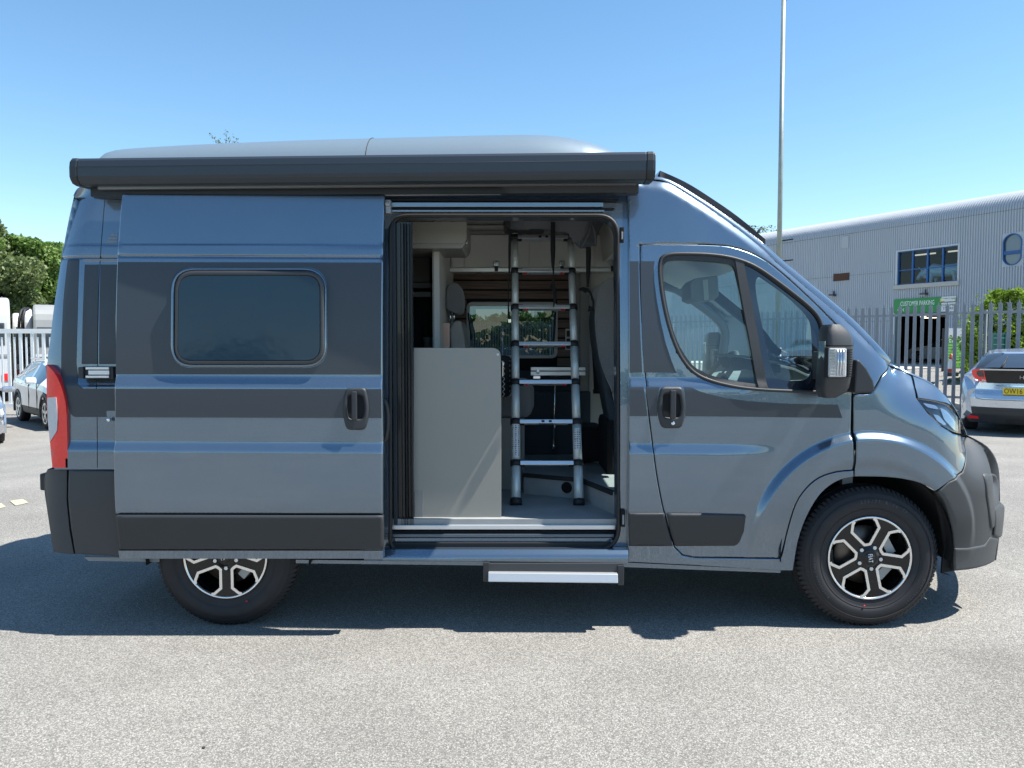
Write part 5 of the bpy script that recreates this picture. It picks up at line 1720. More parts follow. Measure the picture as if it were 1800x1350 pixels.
# dashboard
D = [(1.42, 1.02), (1.40, 1.20), (1.47, 1.27), (1.60, 1.30), (1.90, 1.31), (2.12, 1.30), (2.12, .95), (1.60, .90)]
m = M(); m.prism([(x, 4.24, z) for x, z in D], (0, 1.72, 0)); db = m.build('dashboard', DASHL, van, bevel=.02)
m = M()
bx = [(1.40, 1.26), (1.44, 1.36), (1.52, 1.395), (1.62, 1.37), (1.75, 1.31), (1.42, 1.24)]
m.prism([(x, 4.40, z) for x, z in bx], (0, .42, 0)); m.build('instrument_hood', DASH, db, bevel=.02)
# steering wheel
cw = Vector((1.22, 4.62, 1.30)); ax = Vector((-.80, 0, .60)).normalized()
e1 = Vector((0, 1, 0)); e2 = ax.cross(e1).normalized()
m = M(); m.tube([cw + (e1 * cos(2 * pi * k / 36) + e2 * sin(2 * pi * k / 36)) * .195 for k in range(36)], .016, 8, closed=True); sw = m.build('steering_wheel', DASH, van)
m = M()
m.obox(cw - ax * .03, e1 * .06, e2 * .055, ax * .02)
m.obox(cw - ax * .015 + e1 * .12, e1 * .07, e2 * .015, ax * .006); m.obox(cw - ax * .015 - e1 * .12, e1 * .07, e2 * .015, ax * .006); m.obox(cw - ax * .015 - e2 * .11, e1 * .012, e2 * .08, ax * .006)
m.tube([cw - ax * .04, cw - ax * .30 ], .045, 12)
m.build('steering_boss', DASH, sw, bevel=.008)
# sun visor, far grab handle, far pillar trims
A = P3(1216, 480, 4.62)
m = M(); q_ = [P3(1222, 489, 4.50), P3(1262, 484, 4.50), P3(1264, 520, 4.52), P3(1256, 527, 4.52), P3(1226, 531, 4.52), P3(1214, 526, 4.52), P3(1213, 500, 4.5)]
m.prism(q_, (0.04, .42, .01)); m.build('sun_visor', mat('visor_vinyl', (.20, .20, .20), rough=.8), van, bevel=.008)
m = M(); m.prism([P3(1235, 492, 4.498), P3(1244, 491, 4.498), P3(1246, 527, 4.518), P3(1238, 528, 4.518)], (0, -.002, 0)); m.build('visor_label', mat('visor_label', (.42, .42, .38), rough=.6), van)
# trim sweep round the far cab window
fwt = surf_xz(grow(win_outer, -4), S)
m = M()
pts = [Vector((x, 2 * YC - float(S(x, z)) - .05, z)) for x, z in smooth_loop(fwt, .03, 6)]
m.tube(pts, .035, 8, closed=True); m.build('far_door_trim', mat('far_trim', (.17, .18, .19), rough=.7), van)
lowx = [p for p in fwt]
m = M(); m.box(.70, 1.40, 5.98, 6.06, .62, min(p[1] for p in fwt) + .02, .01); m.build('far_door_card', DASHL, van)
m = M(); m.box(.72, 1.36, 4.16, 4.22, .62, min(p[1] for p in surf_xz(glass1, S)) - .01, .01); m.build('door_card', DASHL, van)
# black tray standing on the dashboard
tb = thing('black_tray', 'shallow black tray with a grey rim standing behind the steering wheel on the dashboard', 'tray', tuple(P3(1330, 655, 4.36)))
m = M(); m.prism([P3(1277, 622, 4.40), P3(1310, 625, 4.38), P3(1372, 637, 4.36), P3(1372, 640.5, 4.36), P3(1310, 630, 4.38), P3(1280, 627, 4.40)], (0, .30, 0)); m.build('tray_rim', mat('tray_rim', (.16, .15, .14), rough=.6), tb)
m = M(); m.prism([P3(1284, 629, 4.41), P3(1372, 641, 4.37), P3(1372, 655, 4.37), P3(1292, 648, 4.41)], (0, .27, 0)); m.build('tray_body', STRAPM, tb)
# passenger seat head, far side
cushion(van, 'passenger_seat', rp([(1085, 520, 10), (1100, 505, 10), (1120, 506, 8), (1128, 560), (1130, 700), (1085, 700)], seg=4), 5.4, 5.85, FAB, .05)
# bulkhead behind the cab door pillar
m = M(); m.box(.60, .72, 4.27, 4.36, .55, 2.26, .02); m.build('pillar_trim', mat('b_pillar_trim', (.10, .11, .12), rough=.7), van)

# ------------------------------------------------------------------ telescopic ladder
lb0 = P3(907, 884, 4.57); lt0 = P3(905, 396, 5.27)
lb1 = P3(1018, 885, 4.57); lt1 = P3(1002.5, 408, 5.27)
lad = thing('telescopic_ladder', 'silver telescopic ladder leaning up to the roof bed inside the open side door', 'ladder', tuple((lb0 + lb1) / 2))
rung_y = [418.5, 477.5, 541, 605.5, 672.5, 742, 814.5]
def tfor(py, b, t):
    lo, hi = 0.0, 1.0
    for _ in range(40):
        mid = (lo + hi) / 2; p = b.lerp(t, mid)
        # project
        dy = p.y; v = p.z - CAM_H
        cyy = dy * _ca - v * _sa; czz = dy * _sa + v * _ca
        y = 675 - 1352 * czz / cyy
        if y > py: lo = mid
        else: hi = mid
    return lo
for side, (b, t) in enumerate(((lb0, lt0), (lb1, lt1))):
    ts = [0] + [tfor(y, b, t) for y in reversed(rung_y)] + [1.0]
    for i in range(len(ts) - 1):
        r = .0285 - i * .0012
        if ts[i + 1] - ts[i] < .004: continue
        m = M(); m.tube([b.lerp(t, ts[i]), b.lerp(t, ts[i + 1])], r, 20); o = m.build('rail_section', ALUROD, lad)
    m = M(); m.tube([b - (t - b).normalized() * .012, b.lerp(t, .008), b.lerp(t, .015)], [.036, .036, .032], 20); m.build('rubber_foot', RUBBER, lad)
dirv = (lt0 - lb0).normalized()
for k, y in enumerate(reversed(rung_y)):
    ta = tfor(y, lb0, lt0); a = lb0.lerp(lt0, ta); b = lb1.lerp(lt1, tfor(y, lb1, lt1))
    x = (b - a).normalized(); r = .0285 - k * .0012
    n_ = x.cross(dirv).normalized()
    m = M(); m.obox((a + b) / 2 + n_ * .0, x * ((b - a).length / 2 - r * .8), n_ * .020, dirv * .013)
    rg = m.build('rung', ALU, lad, bevel=.003)
    for p, sgn in ((a, 1), (b, -1)):
        m = M(); m.tube([p - dirv * .018, p + dirv * .018], r + .006, 18); m.obox(p + x * sgn * (r + .012), x * .014, n_ * .016, dirv * .017); m.build('collar', RUBBER, lad)
        if k in (1, 3, 4, 5, 2) and k not in (1,):
            q = p + x * sgn * (r + .045) - dirv * .016 + n_ * .012
            m = M(); m.obox(q, x * .010, n_ * .006, dirv * .007); m.build('release_tab', PINKRED, rg)
    if k in (1, 6):
        for s_ in (-.02, .025):
            m = M(); q = (a + b) / 2 + x * s_ - n_ * .0205 if n_.y > 0 else (a + b) / 2 + x * s_ + n_ * .0205
            m.obox(q, x * .009, n_ * .001, dirv * .007); m.build('rung_logo', RUBBER, rg)
    if k == 1:
        q = (a + b) / 2 - dirv * .018 + (n_ * .018 if n_.y < 0 else -n_ * .018)
        m = M(); m.obox(q, x * .045, n_ * .002, dirv * .006); m.build('warning_strip', RUBBER, rg)
# stickers on the rails
def sticker(b, t, y0, y1, w0, rad, name):
    m = M(); rows = []
    ta, tb_ = tfor(y0, b, t), tfor(y1, b, t)
    x = Vector((1, 0, 0)); f = Vector((0, -1, 0)); f = (f - dirv * f.dot(dirv)).normalized()
    for k in range(9):
        a = -w0 + 2 * w0 * k / 8
        rows.append([b.lerp(t, s_) + (x * sin(a) + f * cos(a)) * rad for s_ in (ta, tb_)])
    m.grid(rows); o = m.build(name, WHITES, lad)
    m = M(); rs = np.random.default_rng(3)
    nrow = 16 if (y1 - y0) > 40 or (y0 - y1) > 40 else 9
    for i in range(nrow):
        s_ = ta + (tb_ - ta) * (i + .7) / (nrow + .4)
        for j in range(3):
            a = -w0 * .7 + w0 * .7 * j + rs.uniform(-.05, .05)
            c = b.lerp(t, s_) + (x * sin(a) + f * cos(a)) * (rad + .0006)
            tn = (x * cos(a) - f * sin(a))
            m.obox(c, tn * rs.uniform(.0025, .0055), (x * sin(a) + f * cos(a)) * .0003, dirv * rs.uniform(.0015, .004))
    m.build('sticker_print', BLACKTX, o)
sticker(lb0, lt0, 804, 744, 1.0, .0278, 'pictogram_sticker')
sticker(lb1, lt1, 792, 755, .75, .0278, 'rating_sticker')
# ------------------------------------------------------------------ yellow paint marks on the ground at the left
def gzf(x, y): return float(gz(np.array(float(x)), np.array(float(y))))
PGm = lambda a, b: PG(a, b, 0.0)
ym = mat('worn_yellow_paint', (.42, .385, .27), rough=.85, vary=.35, vscale=30)
for q in ([(17, 876), (40, 873), (50, 879), (27, 884)], [(-25, 885), (2, 880), (10, 886), (-12, 892)]):
    pts = [PGm(*p) for p in q]
    m = M(); m.prism([(p.x, p.y, gzf(p.x, p.y) + .004) for p in pts], (0, 0, .003)); tag(m.build('painted_line_dash', ym), kind='structure')

# ------------------------------------------------------------------ lamp post
lp = thing('lamp_post', 'tall galvanised lamp post rising behind the van bonnet in front of the grey building', 'lamp post', (P(1367, 600, 20)[0], 20, gzf(7.0, 20)))
bx_, by_ = lp.location.x, 20.0
m = M(); m.tube([(bx_, by_, lp.location.z), (bx_, by_, 1.4)], .095, 20); m.tube([(bx_, by_, 1.38), (bx_, by_, 10.45)], [.066, .052], 20); m.tube([(bx_, by_, 1.36), (bx_, by_, 1.44)], .10, 20); m.build('post', mat('lamp_post_steel', (.30, .34, .31), rough=.5, metal=.4, vary=.25, vscale=5), lp)
m = M(); m.tube([(bx_, by_, 10.25), (bx_ + .1, by_, 10.30), (bx_ + .9, by_, 10.44)], .035, 10); m.build('arm', GALV, lp)
m = M(); m.box(bx_ + .75, bx_ + 1.35, by_ - .14, by_ + .14, 10.38, 10.50, .03); m.build('lamp_head', GALV, lp)

# ------------------------------------------------------------------ palisade fence
FA = Vector((7.785, 17.9, 0)); FDv = Vector((.604, -.797, 0)).normalized(); FN = Vector((.797, .604, 0)).normalized()
def pale_mesh():
    m = M()
    # W section 65 mm wide, 2.2 m tall with a triple point
    sec = [(-.038, .0), (-.026, -.009), (-.012, -.004), (0, -.014), (.012, -.004), (.026, -.009), (.038, .0)]
    H0, H1 = .16, 2.30
    bot = [Vector((u, w, H0)) for u, w in sec]; top = [Vector((u, w, H1)) for u, w in sec]
    tip = [Vector((-.040, -.004, H1 + .040)), Vector((-.022, -.006, H1 + .035)), Vector((-.012, -.005, H1 + .05)), Vector((0, -.010, H1 + .115)), Vector((.012, -.005, H1 + .05)), Vector((.022, -.006, H1 + .035)), Vector((.040, -.004, H1 + .040))]
    for rows in ((bot, top, tip),):
        b = [[p + Vector((0, .003, 0)) for p in r] for r in rows]
        m.grid([list(r) for r in rows], smooth=False); m.grid([list(r) for r in b], smooth=False)
        for e in (0, -1):
            m.grid([[r[e] for r in rows], [r[e] for r in b]], smooth=False)
        m.grid([bot, b[0]], smooth=False); m.grid([tip, b[2]], smooth=False)
    me_o = m.build('pale', GALV)
    return me_o
pale0 = pale_mesh()
pale_me = pale0.data
bpy.data.objects.remove(pale0)
def fence(s0, s1):
    org_ = FA + FDv * ((s0 + s1) / 2)
    zf = .0
    root = thing('palisade_fence', 'grey galvanised steel palisade fence with triple-pointed pales between the car park and the metal building', 'fence', (org_.x, org_.y, 0))
    ang = atan2(FDv.y, FDv.x)
    n = int((s1 - s0) / .166)
    cand = []
    for i in range(n):
        s = s0 + .166 * i
        p = FA + FDv * s
        cand.append((s, p))
    for s, p in cand:
        o = bpy.data.objects.new('pale', pale_me); C.objects.link(o); o.parent = root
        o.location = (p.x - org_.x, p.y - org_.y, .0); o.rotation_euler = (0, random.uniform(-.004, .004), ang)
    for h in (2.16, .42):
        m = M(); a = FA + FDv * s0; b = FA + FDv * s1
        m.obox((a + b) / 2 + Vector((0, 0, h)) + FN * .028, (b - a) / 2, FN * .022, (0, 0, .025))
        m.obox((a + b) / 2 + Vector((0, 0, h - .022)) + FN * .01, (b - a) / 2, FN * .012, (0, 0, .003))
        m.build('rail', GALV, root)
    s = s0 + .6
    while s < s1:
        p = FA + FDv * s + FN * .09
        m = M(); m.obox(p + Vector((0, 0, 1.12)), FDv * .022, FN * .03, (0, 0, 1.10)); m.build('fence_post', GALV, root); s += 2.75
    # bolt heads on every pale
    m = M()
    for s, p in cand:
        for h in (2.16, .42):
            q = p + Vector((0, 0, h)) - FN * .014
            m.obox(q, FDv * .007, FN * .004, (0, 0, .007))
    b_ = m.build('rail_bolts', GALV, root); b_['kind'] = 'stuff'
    return root
fence(-25.2, 6.0)
m = M(); a = FA + FDv * -26; b = FA + FDv * 9
m.obox((a + b) / 2 + Vector((0, 0, .05)) + FN * .02, (b - a) / 2, FN * .10, (0, 0, .09)); tag(m.build('fence_kerb', KERBM), kind='structure')

# ------------------------------------------------------------------ metal building
BA = Vector((24.65, 37.0, 0)); BD = Vector((-.483, .876, 0)).normalized(); BN = Vector((-BD.y, BD.x, 0))
if BN.y > 0: BN = -BN          # towards the camera / yard
BZ = .50
EAVE = 9.05; ARC = .95
def onwall(px, py, off=0.0):
    """photo pixel -> (s, z) on the wall plane"""
    a = (px - 900) / 1352.0; b = -(py - 675) / 1352.0
    d = Vector((a, _ca + b * _sa, -_sa + b * _ca)); o = Vector((0, 0, CAM_H))
    A = BA + BN * off
    t = (A - o).dot(BN) / d.dot(BN)
    p = o + d * t
    return (p - A).dot(BD), p.z
def wp(s, z, off=0.0):
    return BA + BD * s + BN * off + Vector((0, 0, z))
bld = thing('warehouse', 'large grey corrugated metal warehouse with a curved eave and blue framed windows', 'building', tuple(wp(8, BZ)))
def rect_on(p0, p1):
    s0, z0 = onwall(*p0); s1, z1 = onwall(*p1)
    return min(s0, s1), max(s0, s1), min(z0, z1), max(z0, z1)
s_l, _ = onwall(1579, 470); s_r, _ = onwall(1684.5, 460)
zt_ = (onwall(1579, 443)[1] + onwall(1684.5, 431)[1]) / 2; zb_ = (onwall(1579, 502)[1] + onwall(1684.5, 493.5)[1]) / 2
WIN = (s_r, s_l, zb_, zt_)
s_l, _ = onwall(1578, 600); s_r, _ = onwall(1663, 600)
DOORR = (s_r, s_l, BZ - .2, (onwall(1578, 556)[1] + onwall(1660, 552)[1]) / 2)
s_l, _ = onwall(1765, 440); s_r, _ = onwall(1797, 440)
ov_t = onwall(1781, 410)[1]; ov_b = onwall(1781, 467)[1]
OVAL = (s_r, s_l, ov_b, ov_t)
S0, S1 = -16.0, 28.0
PITCHC = .13
def snap(s): return S0 + round((s - S0) / PITCHC) * PITCHC
WIN = (snap(WIN[0]), snap(WIN[1]), WIN[2], WIN[3]); DOORR = (snap(DOORR[0]), snap(DOORR[1]), DOORR[2], DOORR[3]); OVAL = (snap(OVAL[0]), snap(OVAL[1]), OVAL[2], OVAL[3])
zbr = sorted(set([BZ - .3, WIN[2], WIN[3], DOORR[3], OVAL[2], OVAL[3], EAVE - ARC]))
zrows = [(z, 0.0) for z in zbr]
for k in range(1, 13):
    a = pi / 2 * k / 12
    zrows.append((EAVE - ARC + ARC * sin(a), -(ARC - ARC * cos(a))))
zrows.append((EAVE + .25, -8.0)); zrows.append((EAVE + .5, -22.0))
scol = []
ns = int((S1 - S0) / PITCHC)
for i in range(ns):
    s = S0 + i * PITCHC
    scol += [(s, 0), (s + .045, 0), (s + .062, .045), (s + .113, .045)]
scol.append((S1, 0))
m = M()
rows = []
for s, d in scol:
    row = []
    for j, (z, o_) in enumerate(zrows):
        # offset along the local normal: horizontal on the wall, turning upwards on the curve
        k = j - len(zbr) + 1
        a = 0 if k <= 0 else min(pi / 2, pi / 2 * k / 12)
        row.append(wp(s, z + d * sin(a), o_ + d * cos(a)))
    rows.append(row)
k0 = len(m.v)
for r in rows: m.v += [tuple(p) for p in r]
nz = len(zrows)
def in_hole(s, z):
    for h in (WIN, DOORR, OVAL):
        if h[0] < s < h[1] and h[2] < z < h[3]: return True
    return False
for i in range(len(scol) - 1):
    sm_ = (scol[i][0] + scol[i + 1][0]) / 2
    for j in range(nz - 1):
        zm = (zrows[j][0] + zrows[j + 1][0]) / 2
        if zrows[j][1] == 0 and in_hole(sm_, zm): continue
        a = k0 + i * nz + j
        m.f.append((a, a + 1, a + nz + 1, a + nz)); m.sm.append(False)
m.build('corrugated_wall', CLAD, bld)
m = M()
for s in (S0, S1):
    m.add([wp(s, BZ - .3), wp(s, EAVE - ARC), wp(s, EAVE, -ARC), wp(s, EAVE + .5, -22), wp(s, BZ - .3, -22)], [(0, 1, 2, 3, 4)])
m.add([wp(S0, BZ - .3, -22), wp(S1, BZ - .3, -22), wp(S1, EAVE + .5, -22), wp(S0, EAVE + .5, -22)], [(0, 1, 2, 3)])
m.build('end_wall', CLAD, bld)
def wbox(m, s0, s1, z0, z1, o0, o1):
    c = wp((s0 + s1) / 2, (z0 + z1) / 2, (o0 + o1) / 2)
    return m.obox(c, BD * (s1 - s0) / 2, BN * (o1 - o0) / 2, (0, 0, (z1 - z0) / 2))
m = M()
for zq in (EAVE - ARC - .05, 2.85, 5.6):
    if zq == 5.6:
        wbox(m, S0, OVAL[0] - .4, zq, zq + .02, .044, .052); wbox(m, WIN[1] + .3, S1, zq, zq + .02, .044, .052)
    else:
        wbox(m, S0, DOORR[0] - .3 if zq < 4 else S1, zq, zq + .025, .044, .054)
        if zq < 4: wbox(m, DOORR[1] + .3, S1, zq, zq + .025, .044, .054)
jo = m.build('sheet_joint', mat('joint_strip_grey', (.22, .24, .27), rough=.6), bld); jo['kind'] = 'stuff'  # slightly darker flashing strips along the sheet joints
# big window
TRIM = mat('pale_flashing', (.52, .55, .58), rough=.45)
h = WIN
win = M(); t = .05
wbox(win, h[0], h[1], h[3] - t, h[3], -.16, -.04); wbox(win, h[0], h[1], h[2], h[2] + t, -.16, -.04)
wbox(win, h[0], h[0] + t, h[2] + t, h[3] - t, -.16, -.04); wbox(win, h[1] - t, h[1], h[2] + t, h[3] - t, -.16, -.04)
win = win.build('window', BLUEFR, bld)
for k in range(1, 4):
    s = h[0] + (h[1] - h[0]) * k / 4; m = M(); wbox(m, s - .045, s + .045, h[2] + t, h[3] - t, -.155, -.03); m.build('mullion', BLUEFR, win)
zm = h[2] + (h[3] - h[2]) * .44
m = M(); wbox(m, h[0] + t, h[1] - t, zm - .028, zm + .028, -.15, -.035); m.build('transom', BLUEFR, win)
WGL = glass_mat('warehouse_window_glass', (.62, .70, .74), 1.28)
for k in range(4):
    for (za, zb) in ((h[2] + t, zm - .035), (zm + .035, h[3] - t)):
        m = M(); a_ = h[0] + (h[1] - h[0]) * k / 4 + .06; b_ = h[0] + (h[1] - h[0]) * (k + 1) / 4 - .06
        m.add([wp(a_, za, -.10), wp(b_, za, -.10), wp(b_, zb, -.10), wp(a_, zb, -.10)], [(0, 1, 2, 3)]); m.build('pane', WGL, win)
m = M(); wbox(m, h[0] - .1, h[1] + .1, h[3], h[3] + .08, -.02, .07); wbox(m, h[0] - .1, h[0], h[2], h[3], -.02, .065); wbox(m, h[1], h[1] + .1, h[2], h[3], -.02, .065); m.build('flashing', TRIM, bld)
m = M(); wbox(m, h[0] - .15, h[1] + .2, h[2] - .22, h[2], -.1, .16); m.build('window_sill', mat('stone_sill', (.46, .45, .42), rough=.8), bld)
# room behind the window
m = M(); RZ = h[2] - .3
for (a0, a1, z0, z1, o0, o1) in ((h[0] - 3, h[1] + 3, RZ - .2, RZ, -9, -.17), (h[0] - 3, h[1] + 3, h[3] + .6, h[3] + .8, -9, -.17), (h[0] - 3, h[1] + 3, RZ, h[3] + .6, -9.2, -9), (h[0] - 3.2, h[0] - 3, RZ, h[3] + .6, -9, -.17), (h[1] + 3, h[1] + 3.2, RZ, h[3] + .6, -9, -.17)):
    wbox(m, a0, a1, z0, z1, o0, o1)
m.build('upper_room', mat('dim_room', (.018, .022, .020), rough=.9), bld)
TUBE = mat('fluorescent_tube', (.8, .8, .75), rough=.5, emit=(1, .93, .78, .35))
m = M()
for i, (s_, o_) in enumerate(((h[0] + 1.2, -3.5), (h[0] + 3.3, -3.5), (h[0] + 5.0, -3.0), (h[0] + 1.0, -6), (h[0] + 3.5, -6), (h[0] + 5.8, -6))):
    wbox(m, s_ - .75, s_ + .75, h[3] + .42, h[3] + .5, o_ - .05, o_ + .05)
m.build('strip_light', TUBE, bld)
# blue painted bull figure in the window
blx = h[0] + (h[1] - h[0]) * .37
bull = thing('bull_figure', 'pale blue painted life-size bull figure with flowers standing behind the upper warehouse window', 'statue', tuple(wp(blx, RZ, -.9)))
BB = mat('pale_blue_glaze', (.42, .72, .92), rough=.35, vary=.2, vscale=3, emit=None)
def bpnt(u, z, w=0): return wp(blx + u, RZ + z, -.9 + w)
bs = .92
m = M()
m.tube([bpnt(-1.0 * bs, 1.15 * bs), bpnt(-.85 * bs, 1.12 * bs), bpnt(-.3 * bs, 1.05 * bs), bpnt(.3 * bs, 1.08 * bs), bpnt(.65 * bs, 1.12 * bs), bpnt(.9 * bs, 1.02 * bs)], [.14, .30, .34, .33, .38, .26], 16)
m.tube([bpnt(.8 * bs, 1.12 * bs), bpnt(1.15 * bs, 1.08 * bs), bpnt(1.4 * bs, .95 * bs), bpnt(1.62 * bs, .72 * bs), bpnt(1.68 * bs, .66 * bs)], [.27, .22, .19, .13, .09], 14)
for u, w in ((-.8, -.16), (-.72, .16), (.62, -.16), (.72, .16)):
    m.tube([bpnt(u * bs, 1.0 * bs, w), bpnt((u + .03) * bs, .55 * bs, w), bpnt((u - .02) * bs, .25 * bs, w), bpnt((u + .02) * bs, 0, w)], [.17, .10, .07, .085], 10)
m.tube([bpnt(-1.02 * bs, 1.2 * bs), bpnt(-1.15 * bs, .95 * bs), bpnt(-1.15 * bs, .5 * bs)], [.04, .03, .05], 8)
m.build('body', BB, bull)
for w in (-.16, .16):
    m = M(); m.tube([bpnt(1.28 * bs, 1.12 * bs, w * .6), bpnt(1.34 * bs, 1.28 * bs, w * 1.6), bpnt(1.44 * bs, 1.36 * bs, w * 1.9)], [.05, .035, .01], 8); m.build('horn', WHITES, bull)
for (u, z) in ((1.05, .78), (-.05, 1.05), (.7, .45), (-.7, .85), (1.45, .8)):
    m = M(); c = bpnt(u * bs, z * bs, .33 if abs(u) < .9 and z > .8 else .24)
    for k in range(6):
        a = 2 * pi * k / 6
        m.obox(c + BD * .05 * cos(a) + Vector((0, 0, .05 * sin(a))), BD * .035, BN * .02, (0, 0, .035))
    m.build('painted_flower', WHITES, bull)
# entrance
h = DOORR
m = M()
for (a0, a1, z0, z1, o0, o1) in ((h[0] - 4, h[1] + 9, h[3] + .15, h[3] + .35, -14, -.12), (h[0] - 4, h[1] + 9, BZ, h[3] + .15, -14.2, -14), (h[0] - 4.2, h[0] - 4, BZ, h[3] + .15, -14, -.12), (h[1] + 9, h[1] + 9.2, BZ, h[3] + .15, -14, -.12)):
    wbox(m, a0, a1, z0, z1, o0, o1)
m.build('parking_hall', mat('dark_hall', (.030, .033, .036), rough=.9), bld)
m = M(); wbox(m, h[0] - 4, h[1] + 9, BZ - .05, BZ, -14, .0); m.build('hall_floor', mat('hall_floor', (.20, .20, .19), rough=.8), bld)
m = M(); wbox(m, h[0] - .14, h[0], BZ, h[3], -.2, .07); wbox(m, h[1], h[1] + .14, BZ, h[3], -.2, .07); wbox(m, h[0] - .14, h[1] + .14, h[3], h[3] + .12, -.2, .07); m.build('door_frame', mat('dark_green_frame', (.05, .10, .10), rough=.5), bld)
m = M()
for i in range(4):
    wbox(m, h[0] + .2, h[1] - .3, h[3] - .06, h[3] + .02, -2.2 - i * 1.9, -2.0 - i * 1.9)
m.build('hall_beam', mat('warm_beam', (.45, .33, .25), rough=.7), bld)
m = M()
for i in range(5):
    wbox(m, h[0] + .8 + i * 1.1, h[0] + 1.5 + i * 1.1, h[3] + .02, h[3] + .08, -3.6 - (i % 2) * 2, -3.4 - (i % 2) * 2)
m.build('hall_light', mat('hall_tube', (.8, .7, .6), rough=.5, emit=(1, .82, .6, 1.2)), bld)
# oval window
h = OVAL; cs = (h[0] + h[1]) / 2; cz = (h[2] + h[3]) / 2; ra = (h[1] - h[0]) / 2
def oval(r, dz, k=28):
    out = []
    hh = (h[3] - h[2]) / 2
    for i in range(k):
        a = 2 * pi * i / k
        s_ = r * cos(a); z_ = r * sin(a) + (hh - ra) * (1 if sin(a) >= 0 else -1)
        out.append((cs + s_, cz + z_))
    return out
def oval_ring(name, mt, r0, r1, o0, o1, par):
    a = oval(r0, 0); b = oval(r1, 0); n = len(a); m = M()
    vs = [wp(p[0], p[1], o1) for p in a] + [wp(p[0], p[1], o1) for p in b] + [wp(p[0], p[1], o0) for p in a] + [wp(p[0], p[1], o0) for p in b]
    fs = []
    for k in range(n):
        j = (k + 1) % n
        fs += [(k, j, n + j, n + k), (k, 2 * n + k, 2 * n + j, j), (n + k, n + j, 3 * n + j, 3 * n + k)]
    m.add(vs, fs); return m.build(name, mt, par)
# square infill between hole and oval
sq = [(h[0] - .03, h[2] - .03), (h[1] + .03, h[2] - .03), (h[1] + .03, h[3] + .03), (h[0] - .03, h[3] + .03)]
ov = oval(ra * .98, 0)
pts = sq + ov; ed = [(i, (i + 1) % 4) for i in range(4)] + [(4 + i, 4 + (i + 1) % len(ov)) for i in range(len(ov))]
r_ = delaunay_2d_cdt([Vector(p) for p in pts], ed, [], 0, 1e-6)
m = M(); T = [f for f in r_[2] if not pip(ov, np.array([sum(r_[0][i].x for i in f) / 3]), np.array([sum(r_[0][i].y for i in f) / 3]))[0]]
m.add([wp(v.x, v.y, .042) for v in r_[0]], [tuple(f) for f in T]); m.build('window_surround', CLAD, bld)
ow = oval_ring('oval_window', BLUEFR, ra * .98, ra * .87, -.1, .075, bld)
m = M(); wbox(m, h[0] + .05, h[1] - .05, cz - .22, cz - .06, -.06, .05); m.build('transom', BLUEFR, ow)
m = M(); m.add([wp(p[0], p[1], -.04) for p in oval(ra * .9, 0)], [tuple(range(28))]); m.build('pane', mat('pale_window_glass', (.10, .13, .16), rough=.06, coat=1.0), ow)
# vents, hatch, flood lights, seam line
s_, z_ = onwall(1486.5, 426); m = M(); wbox(m, s_ - .25, s_ + .25, z_ - .35, z_ + .35, .0, .07); m.build('wall_hatch', mat('hatch_grey', (.40, .43, .46), rough=.6), bld)
s_, z_ = onwall(1480, 487); vn = M(); wbox(vn, s_ - .55, s_ + .55, z_ - .22, z_ + .22, .0, .06); vn = vn.build('louvre_vent', mat('rusty_brown', (.10, .05, .035), rough=.8), bld)
for k in range(5):
    m = M(); wbox(m, s_ - .50, s_ + .50, z_ - .17 + k * .08, z_ - .14 + k * .08, .055, .085); m.build('louvre', mat('rusty_brown', (0, 0, 0)), vn)
for (px_, py_) in ((1467, 519), (1628, 517)):
    s_, z_ = onwall(px_, py_); m = M(); wbox(m, s_ - .16, s_ + .16, z_ - .05, z_ + .06, .05, .34); wbox(m, s_ - .03, s_ + .03, z_ + .02, z_ + .25, .04, .1); fl_ = m.build('flood_light', mat('lamp_housing', (.06, .07, .08), rough=.5), bld)
    m = M(); wbox(m, s_ - .13, s_ + .13, z_ - .07, z_ - .05, .08, .32); m.build('lamp_glass', LAMPW, fl_)
for (px_, py_, w_) in ((1385, 422, .9), (1385, 458, .9)):
    s_, z_ = onwall(px_, py_); m = M(); wbox(m, s_ - w_ / 2, s_ + w_ / 2, z_ - .03, z_ + .03, .03, .06); m.build('cladding_slot', DARK, bld)
m = M(); s_, z_ = onwall(1440, 620); 
m = M(); s_a, _ = onwall(1571, 590); wbox(m, s_a - .05, s_a + .05, 2.1, 3.3, .04, .07); m.build('wall_plate', WHITES, bld)
# customer parking sign
sg0 = onwall(1574, 526.5); sg1 = onwall(1682, 520.3)
zt = (sg0[1] + sg1[1]) / 2; zb = (onwall(1574, 550)[1] + onwall(1665, 549)[1]) / 2
sL = sg0[0]; sR = onwall(1682, 535)[0]; sM = onwall(1657, 535)[0]
sign = thing('parking_sign', 'long green CUSTOMER PARKING sign with a white end panel over the warehouse entrance', 'sign', tuple(wp((sL + sR) / 2, zb, .1)))
m = M(); wbox(m, sM, sL, zb, zt, .045, .11); m.build('green_board', GREENS, sign)
m = M(); wbox(m, sR, sM, zb, zt, .045, .115); wb_ = m.build('white_board', WHITES, sign)
hgt = zt - zb
mt = frame_mtx(wp((sL + sM) / 2 , zb + hgt * .64, .113), -BD, (0, 0, 1))
text_mesh('CUSTOMER PARKING', hgt * .46, WHITETX, 'lettering', sign, mt, extrude=.003, sx=.86 * ((sL - sM) * .86) / (hgt * .46 * 16 * .62))
mt = frame_mtx(wp(sL - (sL - sM) * .16, zb + hgt * .26, .113), -BD, (0, 0, 1))
m = M()
